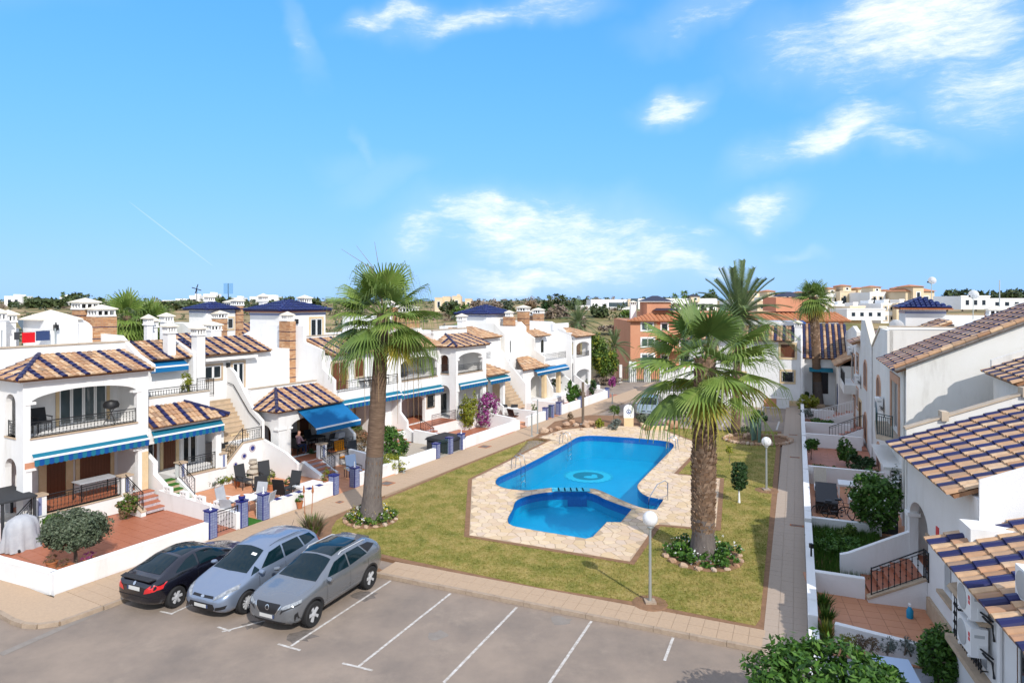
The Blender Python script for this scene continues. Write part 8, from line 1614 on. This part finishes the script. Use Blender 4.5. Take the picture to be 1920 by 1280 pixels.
for i, (x, y) in enumerate([(12.7, 30.2), (13.3, 30.4)]): chair(['dark chair at the left end of the arched balcony', 'second dark chair on the arched balcony'][i], ROW, x, y, 3.83, 0, 'char')
# washing line on the roof
T = Thing('washing_line', 'red and navy washing pegged on a rooftop line at far left', 'washing line', ROW, (14.0, 33.0, 6.9)); [T.part('pole', MB().tube([(x, 33, 6.9), (x, 33, 7.95)], .03, 5), M['galv']) for x in (12.9, 14.95)]; T.part('line', MB().tube([(12.9, 33, 7.9), (14, 33, 7.82), (14.95, 33, 7.9)], .008, 4), M['galv']); T.part('towel', MB().box(13.65, 14.14, 32.98, 33.02, 7.35, 7.8), M['red']); T.part('towel', MB().box(14.18, 14.72, 32.97, 33.01, 7.42, 7.85), M['navycloth']); T.part('clothing', MB().box(13.35, 13.55, 32.98, 33.01, 7.5, 7.83), M['char'])
x, y = 19.6, 30.45; pot('long black planter with yuccas on the small roof terrace', ROW, x, y, 4.41, .16, .3, 'lf_yel', 260, .16, .9, 'black', .12, True)
# middle yard: dining set, loungers, fountain
cx, cy = rowpt(457, 965, .13); table('round white patio table in the middle yard', ROW, cx, cy, .13, 1.15, 1.15, .74, 'white', 'white', True)
for i, a in enumerate((.3, 1.75, 3.5, 5.1)): chair(['pale chair on the far side of the round table', 'pale chair left of the round table', 'pale chair nearest the gate at the round table', 'pale chair right of the round table'][i], ROW, cx + math.cos(a) * .95, cy + math.sin(a) * .95, .13, a - 1.57, 'grey', 'white', 'pale patio chairs', .95)
for i, (px, py, mt, rz) in enumerate([(458, 915, 'char', 0), (500, 908, 'char', -.3), (545, 930, 'char', -1.4), (487, 932, 'char', 2.6), (530, 940, 'black', 1.9)]): x, y = rowpt(px, py, .13); chair(['black padded chair left of the stone fountain', 'black padded chair right of the stone fountain', 'tall black chair by the tile topped wall', 'dark chair behind the potted yucca', 'black folding chair near the white chest'][i], ROW, x, y, .13, rz, mt, 'black', 'black patio chairs', 1.0, .56)
x, y = rowpt(476, 905, .13); T = Thing('stone_fountain', 'stacked pale stone fountain between two black chairs', 'fountain', ROW, (x, y, .12))
for k in range(5): T.part('basin', MB().lathe([(.36 - .045 * k, 0), (.42 - .05 * k, .08), (.34 - .045 * k, .2), (.2, .22)], 12, (x + (.05 if k % 2 else -.05), y, .13 + .24 * k)), M['gravel'])
x, y = rowpt(577, 925, .13); T = Thing('storage_chest', 'white grey storage chest behind the tile topped wall', 'chest', ROW, (x, y, .12)); T.part('box', MB().box(x - .6, x + .6, y - .3, y + .3, .12, .5), M['grey']); T.part('lid', MB().box(x - .63, x + .63, y - .33, y + .33, .501, .6), M['white'])
for i, (px, py, lm, r, tp) in enumerate([(508, 912, 'lf_yel', .15, .55), (610, 905, 'lf_yel', .14, .5), (540, 912, 'lf_mid', .15, .3), (470, 898, 'lf_cit', .15, .25), (622, 900, 'lf_red', .15, .3), (562, 945, 'lf_cit', .14, .25), (612, 868, 'cactus', .16, .5), (628, 864, 'lf_mid', .2, .15), (445, 905, 'lf_red', .16, .2)]):
    x, y = rowpt(px, py, .3); pot(['spiky yucca in a pot behind the third gate pillar', 'yellow spiky plant near the tile topped wall\'s right end', 'leafy pot under the staircase to the far porch', 'small pot by the fountain', 'russet pot plant at the tiled wall corner', 'green pot by the white chest', 'cactus pot below the porch wall', 'orange squat pot left of the orange chair', 'russet pot against the stair wall'][i], ROW, x, y, .13, r, .3, lm if lm != 'cactus' else 'lf_grey', 110, .1 if i < 2 else .06, tp, aspect=.15 if i < 2 else .4)
for i, (px, py) in enumerate([(422, 905), (395, 912), (410, 908)]): bush(['yellow green ground shrub in the middle yard', 'grey green ground shrub in the middle yard', 'small green shrub between the two ground shrubs'][i], px, py, 34, 18, 420, .05, ['lf_yel', 'lf_grey', 'lf_mid'][i], z=.15)
for i in range(4):
    y = 27.6 - i * 1.15; T = Thing('breeze_block', ['farthest pierced breeze block on the yard divider', 'second pierced breeze block from the house', 'third pierced breeze block from the house', 'breeze block nearest the gate pillar'][i], 'breeze block', ROW, (16.95, y, .9), 'breeze blocks on the yard divider'); z = .89 - .03 * i
    T.part('block', MB().panel([rect(y - .22, y + .22, z, z + .22)] + [rect(y + a - .06, y + a + .06, z + .06, z + .16) for a in (-.11, .11)], 'x', 16.87, 17.03), M['white']); T.part('infill', MB().box(16.93, 16.97, y - .2, y + .2, z + .02, z + .2), M['wick'])
for i, (x, z) in enumerate([(21.25, 1.0), (21.75, 1.32), (22.25, 1.62)]): T = Thing('wall_plate', ['lowest of three patterned plates on the stair wall', 'middle of three patterned plates on the stair wall', 'highest and largest of three patterned plates on the stair wall'][i], 'plate', ROW, (x, 28.9, z), 'patterned plates on the stair wall'); r = .12 + .04 * i; T.part('rim', MB().lathe([(r, 0), (r, .02), (r * .7, .03)], 14).xf(Matrix.Translation((x, 28.93, z)) @ Matrix.Rotation(R(90), 4, 'X')), M['patt']); T.part('centre', MB().lathe([(r * .6, .03), (.01, .035)], 10).xf(Matrix.Translation((x, 28.93, z)) @ Matrix.Rotation(R(90), 4, 'X')), M['navy'])
T = Thing('tile_coping', 'blue and white patterned tiles along the top of the yard wall', 'tiles', BND, (PILL[2][0], 22.47, .76))
n = int((PILL[3][0] - PILL[2][0] - .5) / .3)
for k in range(n): x = PILL[2][0] + .25 + k * .3; T.part('tile', MB().box(x, x + .28, 22.34, 22.6, .757, .775), M['navy' if k % 2 else 'white'])
T = Thing('iron_gate', 'black iron gate between the first two tiled pillars', 'gate', BND, (PILL[0][0] + .2, 22.5, .12)); railing(T, (PILL[0][0] + .2, 22.5, .16), (PILL[1][0] - .2, 22.5, .16), .85, M['iron'], .12)
for k, (i, j) in enumerate([(5, 6), (8, 9)]): T = Thing('iron_gate', ['dark green gate by the blue lamp head', 'dark green gate by the rock garden trio of pillars'][k], 'gate', BND, (PILL[i][0] + .2, 22.5, .12)); railing(T, (PILL[i][0] + .2, 22.5, .16), (PILL[j][0] - .2, 22.5, .16), .85, M['green_iron'], .12)
P_ = [tuple(BND.w(*q)[:2]) for q in [(PILL[1][0] + .2, 22.3), (PILL[2][0] - .2, 22.3), (PILL[2][0] - .2, 24.5), (PILL[1][0] + .2, 24.5)]]; floor_poly('artificial_turf', P_, 'turf', .14)
# right yard of the middle house
for (px, py, mt, lb, bk) in [(642, 868, 'orangecloth', 'chair draped with a bright orange towel', 1.15), (666, 872, 'char', 'tall dark sun chair beside the orange one', 1.2), (664, 895, 'bluecloth', 'chair draped in pale blue cloth by the finial pillar', 1.0)]: x, y = rowpt(px, py, .13); chair(lb, ROW, x, y, .13, -.3, mt, 'black', 'towel chairs', bk, .58)
x, y = rowpt(655, 893, .13); table('small pale side table between the sun chairs', ROW, x, y, .13, .55, .55, .45, 'stone', 'black', True)
# porch with the seated person
px0, py0 = 24.9, 28.55
table('dark dining table on the awning porch', ROW, 26.1, 28.8, .8, 1.3, .8, .74, 'char'); T = Thing('grill', 'silver lidded gas grill at the right end of the awning porch', 'barbecue', ROW, (27.0, 27.8, .8)); T.part('cabinet', MB().box(26.85, 27.25, 27.5, 27.9, .8, 1.45), M['black']); T.part('lid', MB().box(26.8, 27.3, 27.45, 27.95, 1.46, 1.75), M['grey']); T.part('shelf', MB().box(26.5, 26.84, 27.5, 27.9, 1.38, 1.43), M['grey'])
for i, (x, y) in enumerate([(25.7, 29.4), (26.6, 29.4), (26.7, 28.1)]): chair(['dark chair at the back left of the porch table', 'dark chair at the back right of the porch table', 'dark chair in front of the porch table'][i], ROW, x, y, .8, 0 if i < 2 else 3.1, 'char', 'black', 'porch dining chairs')
chair('dark chair the person sits on', ROW, px0, py0 + .05, .8, 1.57, 'char', 'black', 'porch dining chairs')
def person():
    T = Thing('person', 'bald person in a pink shirt sitting at the porch table under the blue awning', 'person', ROW, (px0, py0, .8)); 
    J = {'pel': (0, 0, .52), 'wst': (0, 0, .68), 'chs': (.02, 0, .92), 'nck': (.03, 0, 1.06), 'hd': (.06, 0, 1.17), 'top': (.06, 0, 1.30)}; R_ = {'pel': .14, 'wst': .135, 'chs': .155, 'nck': .055, 'hd': .095, 'top': .075}; E = [('pel', 'wst'), ('wst', 'chs'), ('chs', 'nck'), ('nck', 'hd'), ('hd', 'top')]
    for s, n in ((-1, 'l'), (1, 'r')):
        J.update({'sh' + n: (.02, s * .17, .98), 'el' + n: (.12, s * .24, .75), 'wr' + n: (.36, s * .15, .76), 'fi' + n: (.44, s * .12, .77), 'hp' + n: (.03, s * .09, .5), 'kn' + n: (.42, s * .11, .5), 'an' + n: (.42, s * .11, .08), 'to' + n: (.56, s * .11, .03)}); R_.update({'sh' + n: .065, 'el' + n: .045, 'wr' + n: .032, 'fi' + n: .022, 'hp' + n: .095, 'kn' + n: .065, 'an' + n: .045, 'to' + n: .035}); E += [('chs', 'sh' + n), ('sh' + n, 'el' + n), ('el' + n, 'wr' + n), ('wr' + n, 'fi' + n), ('pel', 'hp' + n), ('hp' + n, 'kn' + n), ('kn' + n, 'an' + n), ('an' + n, 'to' + n)]
    K = list(J); me = bpy.data.meshes.new('body'); me.from_pydata([J[k] for k in K], [(K.index(a), K.index(b)) for a, b in E], []); o = bpy.data.objects.new('tmp', me); COL.objects.link(o); o.modifiers.new('k', 'SKIN'); o.modifiers.new('s', 'SUBSURF').levels = 2
    for i, k in enumerate(K): me.skin_vertices[0].data[i].radius = (R_[k], R_[k] * (.75 if k in ('wst', 'chs') else 1)); me.skin_vertices[0].data[i].use_root = k == 'pel'
    dg = bpy.context.evaluated_depsgraph_get(); m2 = bpy.data.meshes.new_from_object(o.evaluated_get(dg)); bpy.data.objects.remove(o); m2.name = 'body'
    for m in ('skin', 'pink', 'navycloth'): m2.materials.append(M[m])
    for p in m2.polygons: c = p.center; p.use_smooth = True; p.material_index = 2 if c.z < .56 and c.z > .1 else 1 if c.z < 1.03 and not (c.x > .2 and c.z > .6) else 0
    b = link('body', m2, T.o); 
    T.part('nose', MB().lathe([(.02, -.02), (.012, .02)], 6, (px0 + .155, py0, .8 + 1.2)), M['skin']); T.part('eyes', MB().box(px0 + .14, px0 + .15, py0 - .04, py0 - .02, 2.02, 2.035).box(px0 + .14, px0 + .15, py0 + .02, py0 + .04, 2.02, 2.035), M['black']); [T.part('ear', MB().lathe([(.012, -.03), (.02, 0), (.012, .03)], 6, (px0 + .05, py0 + s * .095, .8 + 1.19)), M['skin']) for s in (-1, 1)]
person()
T = Thing('wicker_box', 'dark brown wicker chest at the foot of the porch steps', 'chest', ROW, (23.35, 27.6, .12)); T.part('box', MB().box(23.06, 23.55, 26.9, 28.1, .12, .9), M['wick']); T.part('lid', MB().box(23.05, 23.58, 26.86, 28.13, .901, .96), M['char'])
# farther gardens on the west
x, y = rowpt(852, 842, .2); T = Thing('spa_cover', 'dark grey covered spa tub behind the gate pillars', 'spa', ROW, (x, y, .12)); T.part('tub', MB().box(x - .9, x + .9, y - .1, y + 1.4, .12, .8), M['char']); T.part('cover', MB().hexa([(x - 1, y - .2, .801), (x + 1, y - .2, .801), (x + 1, y + 1.5, .801), (x - 1, y + 1.5, .801), (x - .9, y - .1, .9), (x + .9, y - .1, .9), (x + .9, y + 1.4, .95), (x - .9, y + 1.4, .95)]), M['black'])
for i, (px, py, mt) in enumerate([(926, 785, 'wick'), (952, 790, 'wick'), (966, 786, 'wick'), (948, 776, 'char'), (962, 776, 'char')]): x, y = rowpt(px, py, .2); chair(['wicker armchair below the bougainvillea', 'wicker sofa seat in the far patio', 'wicker armchair right end of the far patio set', 'black chair behind the wicker set, left', 'black chair behind the wicker set, right'][i], ROW, x, y, .13, .6 * i, mt, 'black', 'far patio seats', .8, .75 if mt == 'wick' else .55)
for i, (px, py) in enumerate([(907, 790), (916, 791)]): x, y = rowpt(px, py, .2); chair(['white plastic chair, left of the pair at the divider wall', 'white plastic chair, right of the pair at the divider wall'][i], ROW, x, y, .13, 2.6, 'white', 'white', 'white plastic chairs', .9, .45)
x, y = rowpt(1001, 782, .2); pot('terracotta pot with small palm by the white wall', ROW, x, y, .13, .2, .5, 'lf_mid', 120, .14, .5, aspect=.15); x, y = 38.9, 27.6; table('dark awning topped table under the corner arch', ROW, x, y, .8, 1.4, 1.0, .8, 'char')
# balconies
for i, (x, y, z) in enumerate([(30.4, 29.0, 3.8), (31.2, 29.0, 3.8), (32.2, 29.0, 3.8)]): chair(['black chair on the balcony left of the palm trunk', 'black chair on the balcony behind the palm trunk', 'grey chair on the balcony right of the palm trunk'][i], ROW, x, y, z, 0, 'char', 'black', 'balcony chairs')
# right gardens
T = Thing('sun_lounger', 'cream sun lounger with raised back by the path wall', 'sun lounger', EST, (34.2, -1.0, .12)); T.part('bed', MB().box(33.6, 35.0, -1.3, -.75, .42, .48), M['white']); T.part('backrest', MB().hexa([(34.7, -1.3, .46), (34.75, -1.3, .5), (34.75, -.75, .5), (34.7, -.75, .46), (35.3, -1.3, 1.1), (35.35, -1.3, 1.12), (35.35, -.75, 1.12), (35.3, -.75, 1.1)]), M['gravel']); [T.part('leg', MB().tube([(a, b, .12), (a, b, .42)], .02, 5), M['white']) for a in (33.7, 34.9) for b in (-1.25, -.8)]
table('white garden table behind the black covered chair', EST, 34.0, -2.1, .12, .9, .7, .72, 'white', 'white'); table('low white bench table by the bicycle yard', EST, 32.7, -2.3, .12, .8, .4, .42, 'white', 'white')
T = Thing('covered_chair', 'tall stacked chairs under a black fitted cover', 'chair', EST, (31.7, -1.2, .12)); T.part('cover', MB().hexa([(31.1, -1.6, .12), (32.2, -1.6, .12), (32.2, -.75, .12), (31.1, -.75, .12), (31.0, -1.6, .65), (32.4, -1.6, 1.15), (32.4, -.75, 1.15), (31.0, -.75, .65)]), M['black']); T.part('fold', MB().box(31.9, 32.3, -1.62, -.73, .9, .96).box(31.5, 31.9, -1.62, -.73, .7, .76), M['char'])
T = Thing('storage_bin', 'dark slate storage bin with pale frame under the citrus tree', 'bin', EST, (30.0, -3.1, .12)); T.part('body', MB().box(29.4, 30.6, -3.6, -2.75, .12, 1.05), M['char']); T.part('frame', MB().box(29.38, 30.62, -2.74, -2.64, .12, 1.1), M['grey']); T.part('lid', MB().box(29.35, 30.65, -3.62, -2.62, 1.101, 1.14), M['char'])
for i, (x, y, a) in enumerate([(30.2, -1.35, -1.45), (30.55, -1.75, -1.6)]):
    T = Thing('bicycle', ['black bicycle nearest the cream cross wall', 'second bicycle leaning just behind the first'][i], 'bicycle', EST, (x, y, .12), 'bicycles'); X = Matrix.Translation((x, y, .12)) @ Matrix.Rotation(a, 4, 'Z') @ Matrix.Rotation(R(8), 4, 'X')
    def P(n, m, mt='black'): m.xf(X); T.part(n, m, M[mt])
    for wx in (-.5, .5):
        P('tyre', MB().tube([(wx + .33 * math.cos(t * .3142), 0, .34 + .33 * math.sin(t * .3142)) for t in range(21)], .022, 5, False), 'rubber'); sp = MB(); [sp.tube([(wx, 0, .34), (wx + .31 * math.cos(t * .628), 0, .34 + .31 * math.sin(t * .628))], .004, 3) for t in range(10)]; P('spokes', sp, 'steel')
    P('frame', MB().tube([(-.5, 0, .34), (-.05, 0, .3), (.38, 0, .72), (-.15, 0, .75), (-.05, 0, .3)], .018, 5).tube([(-.5, 0, .34), (-.15, 0, .72)], .012, 5).tube([(.5, 0, .34), (.36, 0, .9)], .016, 5)); P('handlebar', MB().tube([(.3, -.28, .95), (.37, 0, .92), (.3, .28, .95)], .014, 5)); P('saddle', MB().box(-.3, -.05, -.07, .07, .84, .9).tube([(-.16, 0, .72), (-.17, 0, .85)], .014, 5)); P('pedals', MB().box(-.1, 0, -.16, -.08, .2, .23).box(-.08, .02, .08, .16, .36, .39))
for (lb, fr, p0, p1, mt) in [('pale balustrade stair in the far east garden', EST, (53.0, -1.2), (53.0, -3.7), 'white'), ('stairs with thin black rail in the east garden', EST, (46.6, -1.9), (46.6, -3.8), 'iron')]:
    T = Thing('garden_stair', lb, 'stairs', fr, (*p0, .12)); n = 6; x = p0[0]
    steps(T, x, x + 1.0, p0[1], .12, n, rise=.17, go=(p0[1] - p1[1]) / n, dirn=-1, risermat='stucco'); T.part('stair_cheek', MB().panel([(p0[1], .1), (p1[1], .1), (p1[1], 1.2), (p0[1], .3)], 'x', x - .16, x - .01), M['stucco']); railing(T, (x - .09, p0[1], .32), (x - .09, p1[1], 1.2), .85, M[mt], .16, r=.02 if mt == 'white' else .01, knob=False)
x, y = NEAR.inv(survey(1706, 1157, .15)); T = Thing('spray_bottle', 'blue spray bottle standing on the terracotta terrace', 'bottle', NEAR, (x, y, .145)); T.part('bottle', MB().lathe([(.09, 0), (.095, .2), (.05, .28), (.03, .32)], 12, (x, y, .145)), M['bluepl'], smooth=True); T.part('trigger', MB().box(x - .03, x + .09, y - .025, y + .025, .465, .53), M['white'])
x, y = NEAR.inv(survey(1680, 1268, .6)); T = Thing('draped_table', 'low table under a pale grey cover at the bottom edge', 'table', NEAR, (x, y, .12)); T.part('cover', MB().hexa([(x - .75, y - .5, .12), (x + .75, y - .5, .12), (x + .75, y + .5, .12), (x - .75, y + .5, .12), (x - .68, y - .43, .7), (x + .68, y - .43, .7), (x + .68, y + .43, .7), (x - .68, y + .43, .7)]), M['grey']); T.part('top_panel', MB().box(x - .66, x + .66, y - .41, y + .41, .701, .72), M['bluecloth'])
T = Thing('side_gate', 'dark slatted screen at the end of the near terrace', 'gate', NEAR, (18.5, -5.4, .12)); [T.part('slat', MB().box(18.4, 18.5, -5.85 + k * .16, -5.72 + k * .16, .12, 1.0), M['char']) for k in range(6)]; T.part('rail', MB().box(18.38, 18.52, -5.87, -4.9, 1.001, 1.06), M['black'])
# road gate at the far end
T = Thing('road_gate', 'dark green bar gate closing the road before the orange flats', 'gate', WORLD, (14.5, 74, 0)); railing(T, (12.3, 74, .05), (16.5, 74, .05), 1.7, M['green_iron'], .22, knob=False, r=.025); T.part('gate_post', MB().box(12.0, 12.3, 73.85, 74.15, 0, 2.0).box(16.5, 16.8, 73.85, 74.15, 0, 2.0), M['stucco']); T.part('side_wall', MB().box(16.81, 26, 73.9, 74.1, 0, 1.7), M['stucco']); T.part('meter_cabinet', MB().box(13.2, 14.0, 74.4, 74.8, 0, 2.3).box(14.9, 15.6, 74.4, 74.8, 0, 2.2), M['white'])
# ------------------------------------------------------------------ far trees and scrub
def far_tree(label, px, pt, pb, Y, wpx, mat, n=620, group='far trees', size=None):
    x = (px - 960) * Y / 1240; z0 = min(H + (563 - pb) * Y / 1240, hill(x, Y) + .2); zt = H + (563 - pt) * Y / 1240; h = max(2, zt - z0); w = wpx * Y / 2480; rng = random.Random(int(px)); w *= 1.2; B = [(0, 0, h * .62, w * .8, w * .8, h * .4)] + [(rng.uniform(-.6, .6) * w, rng.uniform(-.4, .4) * w, h * rng.uniform(.45, .8), w * .5, w * .5, h * .22) for _ in range(4)]
    return plant('tree', label, 'tree', (x, Y), B, n, (size or .006 * 70) * Y / 150, M and mat, (h * .5, max(.12, w * .07), 2, w * .3), group, z0=z0)
ft = [(60, 556, 584, 300, 30, 'lf_pine'), (85, 558, 584, 300, 28, 'lf_pine'), (110, 559, 582, 300, 28, 'lf_pine'), (148, 550, 582, 290, 40, 'lf_pine'), (178, 558, 582, 300, 22, 'lf_pine'), (25, 566, 580, 310, 18, 'lf_pine'), (330, 563, 582, 300, 60, 'lf_pine'), (300, 566, 580, 300, 30, 'lf_pine'), (372, 568, 580, 310, 24, 'lf_pine'), (382, 584, 602, 190, 26, 'lf_dark'), (420, 556, 578, 300, 30, 'lf_pine'), (448, 561, 580, 300, 34, 'lf_pine'), (480, 566, 582, 290, 40, 'lf_olive'), (530, 555, 578, 290, 46, 'lf_pine'), (508, 564, 582, 280, 30, 'lf_olive'), (588, 558, 575, 280, 26, 'lf_pine'), (842, 562, 592, 230, 36, 'lf_pine'), (868, 570, 598, 220, 34, 'lf_mid'), (895, 562, 600, 200, 44, 'lf_dry'), (920, 560, 604, 190, 44, 'lf_dry'), (945, 562, 600, 200, 30, 'lf_olive'), (991, 563, 600, 180, 26, 'lf_red'), (1018, 568, 600, 170, 30, 'lf_dark'), (1048, 552, 592, 170, 50, 'lf_pine'), (1072, 559, 590, 175, 38, 'lf_pine'), (1096, 558, 578, 190, 22, 'lf_pine'), (1048, 572, 612, 150, 44, 'lf_dry'), (1126, 568, 606, 150, 34, 'lf_pine'), (1174, 582, 602, 150, 20, 'lf_mid'), (1150, 606, 624, 130, 44, 'lf_dry'), (1176, 622, 650, 110, 30, 'lf_mid'), (1085, 590, 625, 130, 30, 'lf_dry'), (1330, 549, 570, 200, 26, 'lf_pine'), (1204, 556, 570, 210, 18, 'lf_mid'), (1250, 557, 570, 210, 26, 'lf_pine'), (1775, 543, 572, 180, 40, 'lf_pine'), (1805, 541, 572, 185, 34, 'lf_pine'), (1830, 545, 572, 190, 30, 'lf_pine'), (1862, 544, 572, 190, 34, 'lf_pine'), (1890, 541, 572, 185, 40, 'lf_pine'), (1914, 540, 572, 190, 30, 'lf_pine'), (1590, 556, 580, 170, 14, 'lf_mid'), (215, 566, 590, 250, 40, 'lf_olive'), (290, 575, 595, 240, 40, 'lf_olive'), (1400, 555, 575, 170, 20, 'lf_mid')]
KIND = {'lf_pine': 'dark pine', 'lf_dark': 'dark round tree', 'lf_olive': 'grey green tree', 'lf_mid': 'mid green tree', 'lf_dry': 'bare twiggy winter tree', 'lf_red': 'russet leaved tree'}
def mark(px): return 'left skyline' if px < 230 else 'ridge behind brick chimneys' if px < 600 else 'scrub slope mid picture' if px < 960 else 'slope by the orange flats' if px < 1190 else 'skyline behind the palms' if px < 1700 else 'far right skyline'
NTH = 'first second third fourth fifth sixth seventh eighth ninth tenth'.split(); seen = {}
for (px, pt, pb, Y, w, m) in sorted(ft):
    k = (m, mark(px)); seen[k] = seen.get(k, -1) + 1; far_tree(f'{KIND[m]} on the {k[1]}, {NTH[seen[k]]} such from the left', px, pt, pb, Y, w, m, group='trees on the ' + k[1])
sb = [];  rng = random.Random(9)
for i in range(700):
    Y = rng.uniform(112, 420); t = rng.uniform(-.85, .3); x = t * Y; s = rng.uniform(.5, 1.8) * (1 + Y / 500); sb.append((x, Y, hill(x, Y) + s * .3, s, s, s * .6))
for nm, m, k in (('scrub', 'lf_olive', 0), ('scrub', 'lf_dry', 1), ('scrub', 'lf_pine', 2)):
    o = link(nm, leaf_mesh(nm, sb[k::3], 15000, .42, M[m], sub=6, ball=.5)); setp(o, ['grey green scrub bushes scattered over the dry slopes', 'dry brown scrub scattered over the slopes', 'dark low scrub scattered over the dry slopes'][k], 'scrub', kind='stuff')
